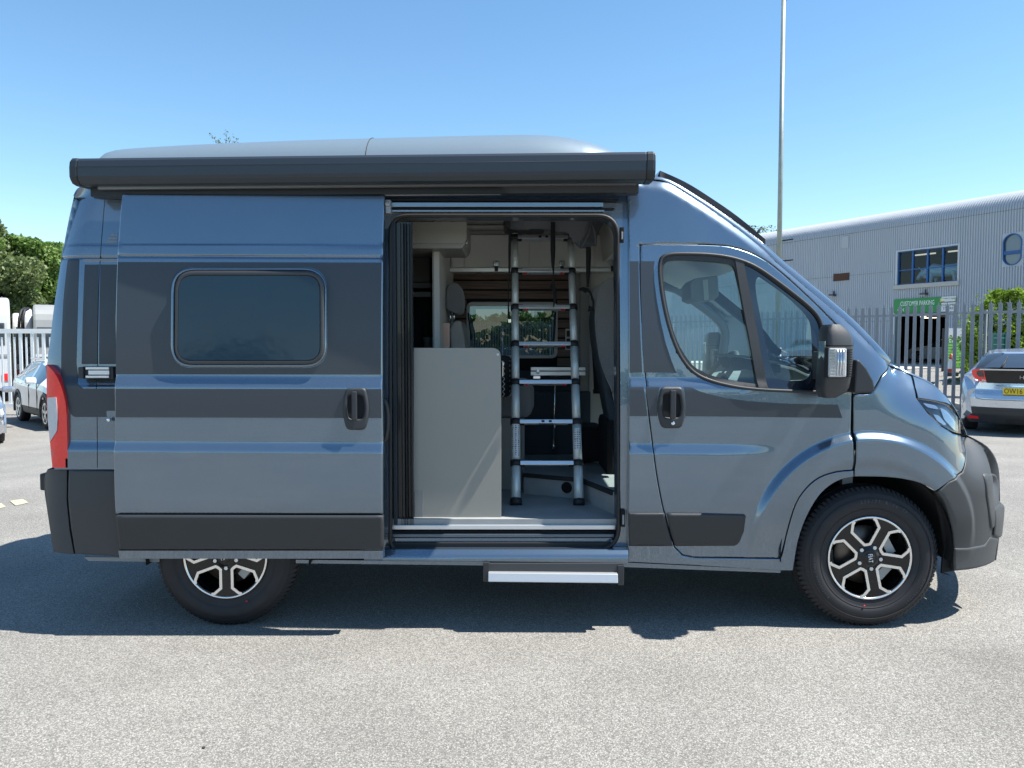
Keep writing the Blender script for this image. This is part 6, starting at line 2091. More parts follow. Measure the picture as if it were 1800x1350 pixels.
for k in range(3):
    c = wp(sL - (sL - sM) * (.10 + .055 * k), zb + hgt * .24, .118); w_ = hgt * .10
    for sg in (1, -1):
        m.obox(c + Vector((0, 0, sg * w_ * .45)), (-BD * .5 + Vector((0, 0, sg * .5))).normalized() * w_ * .7, BN * .004, (BD * .5 + Vector((0, 0, sg * .5))).normalized() * w_ * .2)
m.build('arrow_mark', WHITETX, sign)
mt = frame_mtx(wp((sR + sM) / 2, zb + hgt * .42, .118), -BD, (0, 0, 1)); text_mesh('GO', hgt * .20, BLACKTX, 'lettering', sign, frame_mtx(wp((sR + sM) / 2, zb + hgt * .46, .118), -BD, (0, 0, 1)), extrude=.002) if False else None
text_mesh('CUSTOMER', hgt * .19, BLACKTX, 'lettering', sign, frame_mtx(wp((sR + sM) / 2, zb + hgt * .42, .118), -BD, (0, 0, 1)), extrude=.002, sx=1.0)
text_mesh('STORE', hgt * .22, BLACKTX, 'lettering', sign, frame_mtx(wp((sR + sM) / 2, zb + hgt * .20, .118), -BD, (0, 0, 1)), extrude=.002, sx=1.1)
for k, c_ in enumerate(((.55, .50, .12), (.35, .42, .20))):
    s_ = sM - (sM - sR) * (.30 + .34 * k); m = M(); wbox(m, s_ - .30, s_ + .30, zb + hgt * .60, zb + hgt * .90, .114, .122); lg = m.build('logo_tile', mat(f'logo_tint_{"ab"[k]}', c_, rough=.5), sign)
    m = M(); wbox(m, s_ - .24, s_ + .05, zb + hgt * .64, zb + hgt * .80, .121, .126); wbox(m, s_ - .05, s_ + .24, zb + hgt * .72, zb + hgt * .86, .1205, .127); m.build('logo_shape', WHITES, lg)
    m = M(); wbox(m, s_ - .28, s_ + .28, zb + hgt * .60, zb + hgt * .65, .121, .128); m.build('logo_base', BLACKTX, lg)
# lit concrete apron and planted kerb beyond the fence
def gpt(a, b, z): return PG(a, b, z)
m = M(); h = DOORR
ap = [wp(h[0] - 2, 0, 0), wp(h[1] + 12, 0, 0), wp(h[1] + 12, 0, 7.0), wp(h[0] - 2, 0, 7.0)]
n_ = 14; rows = []
for i in range(n_ + 1):
    a = ap[0].lerp(ap[1], i / n_); b = ap[3].lerp(ap[2], i / n_)
    rows.append([Vector((p.x, p.y, gzf(p.x, p.y) + .03)) for p in [a.lerp(b, k / 10) for k in range(11)]])
m.grid(rows); tag(m.build('concrete_apron', CONC), kind='structure')
kp_ = cr([(1720, 700), (1700, 696), (1668, 690), (1646, 682), (1643, 674), (1655, 667), (1690, 664), (1730, 663)], 4)
pts = [PG(a, b, .32) for a, b in kp_]
m = M()
for a, b in zip(pts[:-1], pts[1:]):
    d_ = (b - a); L_ = d_.length
    if L_ < 1e-4: continue
    d_.normalize(); nn_ = Vector((-d_.y, d_.x, 0)); c = (a + b) / 2; c.z = gzf(c.x, c.y) + .06
    m.obox(c, d_ * (L_ / 2 + .02), nn_ * .07, (0, 0, .07))
tag(m.build('island_kerb', KERBM), kind='structure')
# welcome sign
def facing(px, Y, z0, w, hgt_, label, cat, name):
    x = P(px, 600, Y)[0]
    return thing(name, label, cat, (x, Y, z0)), x
WS_Y = 33.5
ws, wx = facing(1679, WS_Y, .42, 1, 1, 'tall light green WELCOME board with a white top standing at the warehouse entrance', 'sign', 'welcome_sign')
wl = P(1660, 600, WS_Y)[0]; wr = P(1699, 600, WS_Y)[0]; wt = P(1660, 577, WS_Y)[1]; wb2 = P(1660, 646, WS_Y)[1]; wm = P(1660, 591.5, WS_Y)[1]
m = M(); m.box(wl, wr, WS_Y, WS_Y + .08, wb2, wm); m.build('green_board', GREENL, ws)
m = M(); m.box(wl, wr, WS_Y - .003, WS_Y + .08, wm, wt); m.build('white_board', WHITES, ws)
m = M(); m.box(wl - .05, wl, WS_Y - .02, WS_Y + .1, gzf(wl, WS_Y), wt); m.box(wr, wr + .05, WS_Y - .02, WS_Y + .1, gzf(wl, WS_Y), wt); m.build('sign_post', RUBBER, ws)
text_mesh('WELCOME', .36, WHITETX, 'lettering', ws, frame_mtx(((wl + wr) / 2 + .02, WS_Y - .005, P(0, 597.5, WS_Y)[1]), (1, 0, 0), (0, 0, 1)), extrude=.002, sx=.62)
m = M()
for k in range(7):
    zz = P(0, 607 + k * 5, WS_Y)[1]; m.box(wl + .08, wr - .12 - .1 * (k % 3), WS_Y - .004, WS_Y, zz - .022, zz + .022)
m.build('small_print', mat('pale_green_print', (.35, .62, .25), rough=.5), ws)
# traffic cone
CY_ = 30.5; cxp = P(1672, 640, CY_)[0]; cz0 = gzf(cxp, CY_)
hc_ = P(0, 622, CY_)[1] - cz0
cone = thing('traffic_cone', 'red and white traffic cone with a dark base in front of the green welcome board', 'traffic cone', (cxp, CY_, cz0))
k_ = hc_
OR = mat('cone_red', (.50, .05, .02), rough=.5)
m = M(); m.box(cxp - .2, cxp + .2, CY_ - .2, CY_ + .2, cz0, cz0 + .18 * k_, .02); m.build('base', RUBBER, cone)
m = M(); m.lathe([(.17, .18 * k_), (.14, .33 * k_)], (cxp, CY_, cz0), 'Z', 20); m.build('lower_band', OR, cone)
m = M(); m.lathe([(.14, .33 * k_), (.085, .76 * k_)], (cxp, CY_, cz0), 'Z', 20); m.build('reflective_sleeve', WHITES, cone)
m = M(); m.lathe([(.085, .76 * k_), (.05, 1.0 * k_), (0, 1.0 * k_)], (cxp, CY_, cz0), 'Z', 20); m.build('tip', OR, cone)
# green mesh cabinet in front of the hedge
GBY = 24.0; ga_ = P(1744, 585, GBY); gb_ = P(1768, 680, GBY)
gb0 = thing('green_mesh_gate', 'dark green wire mesh gate panel in front of the hedge', 'gate', ((ga_[0] + gb_[0]) / 2, GBY, gzf(ga_[0], GBY)))
GM = mat('dark_green_paint', (.02, .11, .09), rough=.5)
g0 = gzf(ga_[0], GBY)
m = M(); m.box(ga_[0], ga_[0] + .06, GBY, GBY + .06, g0, ga_[1]); m.box(gb_[0] - .06, gb_[0], GBY, GBY + .06, g0, ga_[1]); m.box(ga_[0] + .06, gb_[0] - .06, GBY + .01, GBY + .05, ga_[1] - .06, ga_[1]); m.build('gate_frame', GM, gb0)
m = M(); m.box(ga_[0] + .06, gb_[0] - .06, GBY + .035, GBY + .045, g0 + .1, ga_[1] - .06); m.build('gate_sheet', GM, gb0)
for k in range(7):
    zz = ga_[1] - .16 - k * .2; m = M(); m.box(ga_[0] + .06, gb_[0] - .06, GBY + .005, GBY + .02, zz - .012, zz + .012); m.build('wire_bar', mat('green_wire', (.10, .30, .26), rough=.5), gb0)

# ------------------------------------------------------------------ foliage
def leaf_mat(name, c1, c2, tr=.35):
    m = bpy.data.materials.new(name); m.use_nodes = True
    nt = m.node_tree; b = nt.nodes['Principled BSDF']; b.inputs['Roughness'].default_value = .55
    tc = nn(nt, 'ShaderNodeTexCoord'); n = nn(nt, 'ShaderNodeTexNoise'); n.inputs['Scale'].default_value = 1.1; n.inputs['Detail'].default_value = 4
    nt.links.new(tc.outputs['Object'], n.inputs['Vector'])
    n2 = nn(nt, 'ShaderNodeTexWhiteNoise'); ge = nn(nt, 'ShaderNodeNewGeometry')
    nt.links.new(ge.outputs['Random Per Island'], n2.inputs['Vector'])
    ad = nn(nt, 'ShaderNodeMath', operation='MULTIPLY_ADD'); ad.inputs[1].default_value = .5
    nt.links.new(ge.outputs['Random Per Island'], ad.inputs[0])
    hf = nn(nt, 'ShaderNodeMath', operation='MULTIPLY'); hf.inputs[1].default_value = .55; nt.links.new(n.outputs['Fac'], hf.inputs[0]); nt.links.new(hf.outputs[0], ad.inputs[2])
    mx = nn(nt, 'ShaderNodeMix', data_type='RGBA'); mx.inputs['A'].default_value = (*c1, 1); mx.inputs['B'].default_value = (*c2, 1)
    nt.links.new(ad.outputs[0], mx.inputs['Factor']); nt.links.new(mx.outputs['Result'], b.inputs['Base Color'])
    t = nn(nt, 'ShaderNodeBsdfTranslucent'); nt.links.new(mx.outputs['Result'], t.inputs[0])
    ms = nn(nt, 'ShaderNodeMixShader'); ms.inputs[0].default_value = tr
    nt.links.new(b.outputs[0], ms.inputs[1]); nt.links.new(t.outputs[0], ms.inputs[2])
    nt.links.new(ms.outputs[0], nt.nodes['Material Output'].inputs[0])
    return m
LEAF1 = leaf_mat('mid_green_leaf', (.060, .135, .030), (.22, .33, .07))
LEAF2 = leaf_mat('bright_hedge_leaf', (.07, .16, .015), (.32, .44, .045))
LEAF3 = leaf_mat('olive_leaf', (.07, .12, .04), (.22, .27, .10))
BARK = mat('bark', (.10, .08, .06), rough=.95, bump=.4, bscale=30)
def leaves(name, mt, parent, centers, size, local=None):
    """one quad leaf clump per centre, random attitude"""
    n = len(centers)
    c = np.asarray(centers); o0 = np.array(org(parent))
    u = rng.normal(size=(n, 3)); u /= np.linalg.norm(u, axis=1)[:, None]
    w = rng.normal(size=(n, 3)); w -= (w * u).sum(1)[:, None] * u; w /= np.linalg.norm(w, axis=1)[:, None]
    s = size * rng.uniform(.6, 1.35, size=(n, 1))
    V = np.stack([c - u * s, c + w * s * .55, c + u * s, c - w * s * .55], 1).reshape(-1, 3) - o0
    me = bpy.data.meshes.new(name)
    me.vertices.add(4 * n); me.vertices.foreach_set('co', V.ravel())
    me.loops.add(4 * n); me.loops.foreach_set('vertex_index', np.arange(4 * n))
    me.polygons.add(n); me.polygons.foreach_set('loop_start', np.arange(n) * 4); me.polygons.foreach_set('loop_total', np.full(n, 4))
    me.update(calc_edges=True); me.materials.append(mt)
    return link_mesh(name, me, parent)
def tree(x, y, h, r, label, mt=LEAF1, nblob=34, nleaf=34000, size=.10, z0=None, base=.25, narrow=1.0, sparse=0.0):
    g = gzf(x, y) if z0 is None else z0
    t = thing('tree', label, 'tree', (x, y, g))
    m = M()
    m.tube([(x, y, g - .1), (x + .05, y, g + h * .3), (x - .1, y + .1, g + h * .6), (x + .05, y, g + h * .85)], [.03 * h, .024 * h, .015 * h, .005 * h], 9)
    m.build('trunk', BARK, t)
    cs = []
    br = M()
    for k in range(nblob):
        a = rng.uniform(0, 2 * pi); f = rng.uniform(base, .97)
        rr = r * sqrt(max(.05, 1 - ((f - .55) / .5) ** 2)) * rng.uniform(.35, 1.0) * narrow
        c = Vector((x + rr * cos(a), y + rr * sin(a), g + h * f))
        cs.append((c, r * rng.uniform(.20, .40)))
        br.tube([(x, y, g + h * f * .55), Vector((x, y, g + h * f * .7)).lerp(c, .6), c], [.010 * h, .006 * h, .002 * h], 5)
    br.build('limbs', BARK, t)
    pts = []
    per = nleaf // nblob
    for c, rad in cs:
        d = rng.normal(size=(per, 3)); d /= np.linalg.norm(d, axis=1)[:, None]
        q = rad * rng.uniform(.15, 1.0, size=(per, 1)) ** .5
        p = np.array(c) + d * q * np.array([1, 1, .8])
        pts.append(p)
    pts = np.concatenate(pts)
    pts = pts[pts[:, 2] < g + h]
    cr_ = leaves('crown', mt, t, pts, size)
    return t
tree(P(12, 500, 36)[0], 36, 7.0, 2.6, 'leafy green tree at the left edge beyond the parked caravans, leftmost of the tree group', LEAF1, z0=-.3)
tree(P(72, 500, 38)[0], 38, 6.9, 2.7, 'leafy green tree beside the van tail, rightmost of the tree group beyond the caravans', LEAF1, z0=-.3)
tree(P(-45, 500, 34)[0], 34, 7.4, 2.6, 'leafy green tree cut by the left edge of the picture', LEAF3, z0=-.3)
tree(P(40, 500, 43)[0], 43, 7.0, 2.6, 'olive green tree seen between the two nearer trees at the left', LEAF3, z0=-.3)
tree(P(140, 500, 40)[0], 40, 7.0, 2.4, 'green tree hidden mostly behind the van tail', LEAF1, z0=-.3, nleaf=9000)
bt = tree(P(393, 400, 30)[0], 30, P(0, 266, 30)[1] + .03, 2.1, 'slender tree whose pale twig tips show above the van roof', LEAF3, nblob=40, nleaf=20000, size=.09, z0=0, narrow=1.0)
tw = M(); lf = []
for (a0, b0, a1, b1) in ((386, 262, 371, 237), (392, 262, 384, 246), (394, 262, 399, 233), (398, 262, 406, 241), (402, 262, 420, 243)):
    q0 = P3(a0, b0, 30); q1 = P3(a1, b1, 30)
    tw.tube([q0, q0.lerp(q1, .5) + Vector((.03, 0, .03)), q1], [.012, .008, .003], 5)
    for k in range(26):
        t_ = rng.uniform(.25, 1.05); q = q0.lerp(q1, t_); lf.append((q.x + rng.normal() * .05, 30 + rng.normal() * .08, q.z + rng.normal() * .05))
q0 = P3(393, 262, 30); tw.tube([(q0.x, 30, q0.z - 2.2), (q0.x + .05, 30, q0.z - 1.1), tuple(q0)], [.06, .04, .012], 6)
tw.build('twigs', BARK, bt)['kind'] = 'stuff'
leaves('twig_leaves', LEAF3, bt, np.array(lf), .045)['kind'] = 'stuff'
t2 = tree(P(1332, 400, 72)[0], 72, P(0, 394, 72)[1] - .3, 3.4, 'sparse tree whose tips show above the far end of the warehouse roof', LEAF3, nblob=30, nleaf=6000, size=.11, z0=.3)
# hedge
hx0 = P(1692, 600, 26.2)[0]; hx1 = hx0 + 9.5
hg = thing('hedge', 'large clipped green hedge with bright sunlit top behind the palisade fence at the right', 'hedge', ((hx0 + hx1) / 2, 28, gzf(hx0 + 3, 28)))
n = 42000
u = rng.uniform(0, 1, n); v = rng.uniform(0, 1, n); w = rng.uniform(0, 1, n)
hx = hx0 + u * 9.5
top = gzf(hx0, 28) + 2.95 * (1 - np.exp(-(hx - hx0 + .18) / .38)) + .22 + .10 * np.sin(hx * 3.1) + .08 * np.sin(hx * 7.7 + 1)
hy = 26.2 + v * 1.3
side = rng.uniform(0, 1, n)
hz = gzf(hx0, 28) + (top - gzf(hx0, 28)) * w
hy = np.where(side < .45, 26.2 + rng.exponential(.16, n) + .12 * np.sin(hx * 5 + hz * 4), hy)
hz = np.where(side > .62, top - rng.exponential(.12, n), hz)
xl_ = np.where(side < .08, 1, 0)
hx = hx + .6 * (hy - 26.2) + np.where(rng.uniform(0, 1, n) < .10, -rng.exponential(.12, n), 0)
leaves('leaf_mass', LEAF2, hg, np.stack([hx, hy, hz], 1), .062)
k_ = 900
sx_ = hx0 + rng.uniform(1, 9, 40)
pp = []
for s_ in (P(1782, 500, 27)[0], P(1796, 500, 27)[0], P(1722, 500, 27)[0], P(1730, 500, 27)[0]):
    for q in range(60):
        tp_ = gzf(hx0, 28) + 2.75 * (1 - exp(-(s_ - hx0 + .25) / .85)) + .2
        pp.append((s_ + rng.normal() * .07, 27 + rng.normal() * .1, tp_ + rng.uniform(-.1, .55 if s_ > 17.2 else .2)))
leaves('sprigs', LEAF3, hg, np.array(pp), .05)['kind'] = 'stuff'
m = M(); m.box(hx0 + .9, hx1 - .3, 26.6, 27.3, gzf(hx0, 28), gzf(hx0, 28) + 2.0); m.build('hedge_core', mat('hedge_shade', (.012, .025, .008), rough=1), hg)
nb = 15000; xb = rng.uniform(-75, 12, nb)
hb3 = 4.6 + 1.0 * np.sin(xb * .31) + .6 * np.sin(xb * .83 + 2) + .4 * np.sin(xb * 2.1)
tb3 = leaves('distant_trees', LEAF1, None, np.stack([xb, 78 + rng.exponential(1.5, nb), rng.uniform(0, 1, nb) * hb3], 1), .45); tb3['kind'] = 'stuff'
# low tree belt added out of view, there to be mirrored in paint and glass
nb = 16000; xb = rng.uniform(-90, 90, nb)
hb2 = 3.2 + 1.1 * np.sin(xb * .21) + .7 * np.sin(xb * .63 + 1) + .4 * np.sin(xb * 1.7)
tb2 = leaves('added_tree_belt', LEAF1, None, np.stack([xb, -46 - rng.exponential(.8, nb), rng.uniform(0, 1, nb) * hb2], 1), .42); tb2['kind'] = 'stuff'
# pigeon on the eave
sb, zb_b = onwall(1333.5, 412, -1.0)
bp_ = wp(sb, EAVE + .02, -1.0)
bird = thing('pigeon', 'small dark pigeon perched on the curved warehouse eave beside the lamp post', 'bird', tuple(bp_))
fx = Vector((1, 0, 0)); fz = Vector((0, 0, 1))
m = M(); m.tube([bp_ + fx * -.22 + fz * .04, bp_ + fx * -.10 + fz * .12, bp_ + fx * .02 + fz * .22, bp_ + fx * .09 + fz * .36, bp_ + fx * .12 + fz * .42, bp_ + fx * .15 + fz * .44], [.03, .07, .10, .06, .055, .02], 10)
m.tube([bp_ + fx * .14 + fz * .43, bp_ + fx * .21 + fz * .41], [.018, .004], 6); m.tube([bp_ + fz * .12, bp_ + fz * -.02], .012, 5)
m.build('body', mat('pigeon_grey', (.02, .022, .03), rough=.7), bird)

# ------------------------------------------------------------------ cars
def car(name, label, cat, loc, heading, prof, paint, cladding=None, wheel_r=.33, length=4.3, group=None, half_only=False):
    """prof: stations (x, half width, z_bottom, z_belt, z_top, half width at the roof), x from nose (+) to tail (-)"""
    root = thing(name, label, cat, (0, 0, 0), group)
    st = np.array(prof['st'], float)
    xs = np.linspace(st[0, 0], st[-1, 0], 64)
    def ip(c): return np.interp(-xs, -st[:, 0], st[:, c])
    def smooth(a, k=1):
        for _ in range(k): a = np.concatenate([[a[0]], (a[:-2] + 2 * a[1:-1] + a[2:]) / 4, [a[-1]]])
        return a
    w, zb, zl, zt, wr = [smooth(ip(c), 1) for c in range(1, 6)]
    wf, wre = prof['wheels']
    R = []
    for i, x in enumerate(xs):
        cab = zt[i] - zl[i] > .12
        def row(sg):
            pts = [(0, zb[i]), (w[i] * .86, zb[i]), (w[i] * .97, zb[i] + .06), (w[i] * 1.0, zb[i] + .22), (w[i] * .99, (zb[i] + zl[i]) * .56), (w[i] * 1.0, zl[i] - .12), (w[i] * .965, zl[i])]
            z1, w1 = zt[i], wr[i]
            h_ = z1 - zl[i]
            pts += [(w[i] * .965 + (w1 - w[i] * .965) * .88, zl[i] + h_ * .80), (w1 * .93, zl[i] + h_ * .93), (w1 * .75, zl[i] + h_ * .985), (0, z1 + .01)]
            return [(x, sg * a, b) for a, b in pts]
        R.append((row(1), row(-1)))
    nR = 11
    body = M(); glass_f = M(); glass_r = M(); glass_d = {}; clad_d = {}
    cx0, cx1 = prof['cowl'], prof['roof_front']; rx0, rx1 = prof['roof_rear'], prof['tail_glass']
    sg0_, sg1_ = prof['side_glass']
    for sgi in (0, 1):
        for i in range(len(xs) - 1):
            xm = (xs[i] + xs[i + 1]) / 2
            for j in range(nR - 1):
                q = [R[i][sgi][j], R[i][sgi][j + 1], R[i + 1][sgi][j + 1], R[i + 1][sgi][j]]
                zc = sum(p[2] for p in q) / 4
                tgt = body
                inwheel = any(math.hypot(xm - wx, zc - wheel_r) < wheel_r * 1.16 for wx in (wf, wre)) and j in (1, 2, 3, 4)
                if inwheel: continue
                if cladding and j in (1, 2):
                    tgt = clad_d.setdefault((sgi, 0 if xm > wf else (1 if xm > wre else 2)), M())
                if j == 6 and sg1_ < xm < sg0_ and not any(abs(xm - pz) < .045 for pz in prof['pillars']):
                    tgt = glass_d.setdefault((sgi, sum(xm < pz for pz in prof['pillars'])), M())
                if j >= 7 and cx1 < xm < cx0: tgt = glass_f
                if j >= 7 and rx1 < xm < rx0: tgt = glass_r
                tgt.add(q, [(0, 1, 2, 3)], True)
    # nose and tail caps
    for idx in (0, -1):
        a = R[idx][0]; b = R[idx][1]
        body.add(a + b[::-1], [tuple(range(2 * nR))], False)
    bo = body.build('body', paint, root, local=True)
    for g_ in glass_d.values(): g_.build('side_window', CARGLASS, root, local=True)
    glass_f.build('windscreen', CARGLASS, root, local=True); glass_r.build('rear_window', CARGLASS, root, local=True)
    for g_ in clad_d.values(): g_.build('sill_cladding', cladding, root, local=True)
    # arches and wheels
    wh = float(np.interp(-wf, -st[:, 0], st[:, 1]))
    for wx in (wf, wre):
        for sg in (1, -1):
            m = M()
            rows = []
            for k in range(19):
                a = pi * (k / 18 * 1.16 - .08)
                c_, s_ = cos(a), sin(a)
                rows.append([(wx + wheel_r * 1.10 * c_, sg * (wh - .08), wheel_r + wheel_r * 1.10 * s_), (wx + wheel_r * 1.10 * c_, sg * (wh + .012), wheel_r + wheel_r * 1.10 * s_), (wx + wheel_r * 1.30 * c_, sg * (wh + .008), wheel_r + wheel_r * 1.30 * s_), (wx + wheel_r * 1.32 * c_, sg * (wh - .05), wheel_r + wheel_r * 1.32 * s_)])
            m.grid(rows); m.build('wheel_arch', cladding or paint, root, local=True)
            m = M(); m.lathe([(.02, sg * -.02), (wheel_r * .62, sg * -.0), (wheel_r * .66, sg * .012), (wheel_r * .70, sg * .02), (wheel_r * .90, sg * .018), (wheel_r * .985, sg * -.015), (wheel_r, sg * -.05), (wheel_r, sg * -.17), (wheel_r * .9, sg * -.2), (wheel_r * .4, sg * -.2)], (wx, sg * (wh - .03), wheel_r), 'Y', 32)
            wo = m.build('wheel', TYRE, root, local=True)
            m = M(); yb = wh - .03
            for k in range(5):
                a = 2 * pi * k / 5 + .3
                cxx, czz = wx + wheel_r * .34 * cos(a), wheel_r + wheel_r * .34 * sin(a)
                m.obox((cxx, sg * (yb + .012), czz), (wheel_r * .30 * cos(a), 0, wheel_r * .30 * sin(a)), (0, .008, 0), (-sin(a) * wheel_r * .09, 0, cos(a) * wheel_r * .09))
            m.lathe([(wheel_r * .60, sg * .012), (wheel_r * .67, sg * .024), (wheel_r * .70, sg * .018)], (wx, sg * yb, wheel_r), 'Y', 32)
            m.lathe([(0, sg * .022), (wheel_r * .12, sg * .018), (wheel_r * .13, 0)], (wx, sg * yb, wheel_r), 'Y', 16)
            m.build('rim', MACH if not cladding else ALU, wo, local=True)
    m = M(); m.box(st[-1, 0] + .25, st[0, 0] - .25, -.6, .6, .17, .40); m.build('underside', DARK, root, local=True)
    root.location = loc; root.rotation_euler = (0, 0, heading)
    return root
def loc_box(root, name, mt, x0, x1, y0, y1, z0, z1, bev=.01, par=None):
    m = M(); m.box(x0, x1, y0, y1, z0, z1, bev); return m.build(name, mt, par or root, local=True)

# white crossover beyond the van tail
suv_prof = dict(st=[(2.10, .55, .28, .60, .72, .45), (2.02, .78, .24, .74, .86, .62), (1.75, .88, .22, .88, .99, .72), (1.2, .91, .22, .96, 1.06, .74), (.95, .91, .22, .98, 1.10, .72), (.30, .91, .22, 1.00, 1.50, .60), (-.1, .91, .22, 1.01, 1.565, .60), (-.9, .91, .22, 1.03, 1.55, .60), (-1.55, .90, .23, 1.07, 1.46, .58), (-1.95, .87, .30, 1.08, 1.16, .60), (-2.12, .74, .36, .95, 1.02, .55)],
                wheels=(1.30, -1.30), cowl=.98, roof_front=.28, roof_rear=-1.50, tail_glass=-1.93, side_glass=(.80, -1.62), pillars=(-.12, -1.02))
pf = PG(80, 757, -.35); pr_ = PG(35, 735, -.35)
pf = Vector((-10.43, 17.2, 0)); pr_ = pf + Vector((-.69, .72, 0)).normalized() * 2.6
hd = atan2(pf.y - pr_.y, pf.x - pr_.x)
hv = Vector((cos(hd), sin(hd), 0)); lat = Vector((-hv.y, hv.x, 0))
ctr = (pf + pr_) / 2 + lat * .85 * (1 if lat.y > 0 else -1)
suv = car('parked_crossover', 'white compact crossover with grey cladding parked behind the tail of the campervan', 'car', (ctr.x, ctr.y, -.38), hd, suv_prof, WHITEP, BLACKPL, wheel_r=.35)
for sg in (1, -1):
    loc_box(suv, 'door_mirror', WHITEP, .62, .80, min(sg * .92, sg * 1.14), max(sg * .92, sg * 1.14), 1.0, 1.15, .05)
    loc_box(suv, 'roof_rail', ALU, -1.3, .1, sg * .58 - .02, sg * .58 + .02, 1.53, 1.58, .01)
    loc_box(suv, 'door_handle', WHITEP, -.35, -.12, min(sg * .90, sg * .935), max(sg * .90, sg * .935), .93, .96, .008)
    loc_box(suv, 'door_handle', WHITEP, -1.10, -.87, min(sg * .90, sg * .935), max(sg * .90, sg * .935), .95, .98, .008)
    loc_box(suv, 'door_seam', DARK, .66, .67, min(sg * .90, sg * .915), max(sg * .90, sg * .915), .40, 1.0, 0)
    loc_box(suv, 'door_seam', DARK, -.13, -.12, min(sg * .90, sg * .915), max(sg * .90, sg * .915), .40, 1.0, 0)
    loc_box(suv, 'headlight', LAMPW, 1.75, 2.03, min(sg * .55, sg * .86), max(sg * .55, sg * .86), .74, .88, .03)
# silver saloon at the left edge, nose towards us
sal_prof = dict(st=[(2.30, .50, .24, .48, .62, .40), (2.22, .76, .20, .58, .70, .58), (1.95, .88, .18, .72, .82, .70), (1.1, .91, .18, .86, .97, .72), (.85, .91, .18, .88, 1.0, .70), (.15, .91, .18, .90, 1.40, .56), (-.8, .91, .18, .91, 1.44, .56), (-1.3, .90, .20, .95, 1.25, .56), (-1.9, .88, .24, .95, 1.04, .66), (-2.3, .74, .34, .85, .95, .60)],
                wheels=(1.42, -1.30), cowl=.88, roof_front=.15, roof_rear=-.85, tail_glass=-1.75, side_glass=(.65, -1.4), pillars=(-.35,))
pe = PG(21, 777, -.30)
SALP = SILVER
sal = car('silver_saloon', 'silver saloon car nose-on at the left edge of the car park', 'car', (pe.x - .96 * .8 - 2.2 * .6 , pe.y - .96 * .6 + 2.2 * .8, -.38), atan2(-.8, .6), sal_prof, SALP, None, wheel_r=.33)
for sg in (1, -1):
    loc_box(sal, 'door_mirror', SALP, .50, .64, min(sg * .92, sg * 1.14), max(sg * .92, sg * 1.14), .93, 1.05, .045)
    loc_box(sal, 'headlight', LAMPW, 1.90, 2.235, min(sg * .48, sg * .84), max(sg * .48, sg * .84), .56, .70, .035)
    loc_box(sal, 'fog_light', LAMPW, 2.10, 2.29, min(sg * .50, sg * .74), max(sg * .50, sg * .74), .34, .42, .015)
loc_box(sal, 'grille', GLOSSBLK, 2.2, 2.32, -.4, .4, .42, .60, .02)

# grey-blue hatchback at the right edge, tail towards us
ctr0 = PG(1793, 764, 0)
hdir = Vector((.56, .83, 0)).normalized(); hang = atan2(hdir.y, hdir.x)
hat_prof = dict(st=[(2.15, .5, .25, .55, .68, .40), (2.0, .8, .2, .68, .80, .6), (1.2, .9, .18, .88, .98, .7), (.9, .9, .18, .9, 1.02, .7), (.1, .9, .18, .92, 1.42, .56), (-.7, .9, .18, .93, 1.47, .58), (-1.45, .895, .20, .98, 1.40, .58), (-1.72, .89, .22, 1.02, 1.24, .62), (-1.88, .885, .24, .98, 1.05, .74), (-1.98, .86, .28, .86, .94, .74), (-2.02, .82, .34, .74, .80, .68)],
                wheels=(1.30, -1.30), cowl=.9, roof_front=.1, roof_rear=-1.45, tail_glass=-1.92, side_glass=(.7, -1.5), pillars=(-.2, -1.05))
HPAINT = paint_mat('silver_blue_paint', (.60, .65, .72), .10)
hc2 = Vector((ctr0.x, ctr0.y, 0)) + hdir * 2.18
hb_ = car('silver_hatchback', 'silver-blue hatchback seen from behind at the right edge with a yellow number plate', 'car', (hc2.x, hc2.y, -.03), hang, hat_prof, HPAINT, None, wheel_r=.33)
X = -2.17
_rz = [.18, .34, .50, .62, .70, .76, .90, 1.02, 1.10, 1.13, 1.135, 1.25, 1.36, 1.43]
_rd = [.07, -.01, -.03, -.045, -.02, .02, .03, .01, -.02, -.035, .06, .28, .52, .75]
def SR(x, z):
    x = np.asarray(x, float); z = np.asarray(z, float)
    return X + np.interp(z, _rz, _rd) + .34 * (np.abs(x) / .9) ** 4.2 + .06 * (np.abs(x) / .9) ** 2
_MX = Matrix(((0, 1, 0, 0), (-1, 0, 0, 0), (0, 0, 1, 0), (0, 0, 0, 1)))
def rpan(name, mt, pts, off=0.0, par=None, th=.03, holes=(), res=.04):
    o = panel(name, mt, None, pts, holes=holes, surf=SR, off=off, th=th, res=res, px=False)
    o.data.transform(_MX); o.parent = par or hb_
    return o
def sym(pts): return pts + [(-a, *r) for a, *r in reversed(pts)]
rpan('bumper_skin', HPAINT, sym([(-.80, .44), (-.86, .34), (-.895, .46), (-.90, .62), (-.875, .74), (-.74, .80), (-.69, .62)]) if False else sym([(-.80, .45), (-.87, .30), (-.90, .50), (-.895, .64), (-.86, .76), (-.70, .78), (-.66, .615), (-.55, .595)]))
rpan('tailgate', HPAINT, sym([(-.54, .605), (-.645, .625), (-.68, .72), (-.66, .82), (-.60, .92), (-.50, .885)]), off=.004)
rpan('quarter_panel', HPAINT, [(-.87, .78), (-.71, .79), (-.68, .86), (-.72, 1.0), (-.84, 1.0)], off=0)
rpan('quarter_panel', HPAINT, [(.87, .78), (.84, 1.0), (.72, 1.0), (.68, .86), (.71, .79)], off=0)
rpan('lower_bumper', BLACKPL, sym([(-.76, .19), (-.83, .30), (-.80, .455), (-.70, .47)]), off=.006)
rpan('diffuser', RUBBER, rp(sym([(-.20, .20), (-.22, .27), (-.10, .28)])), off=.012)
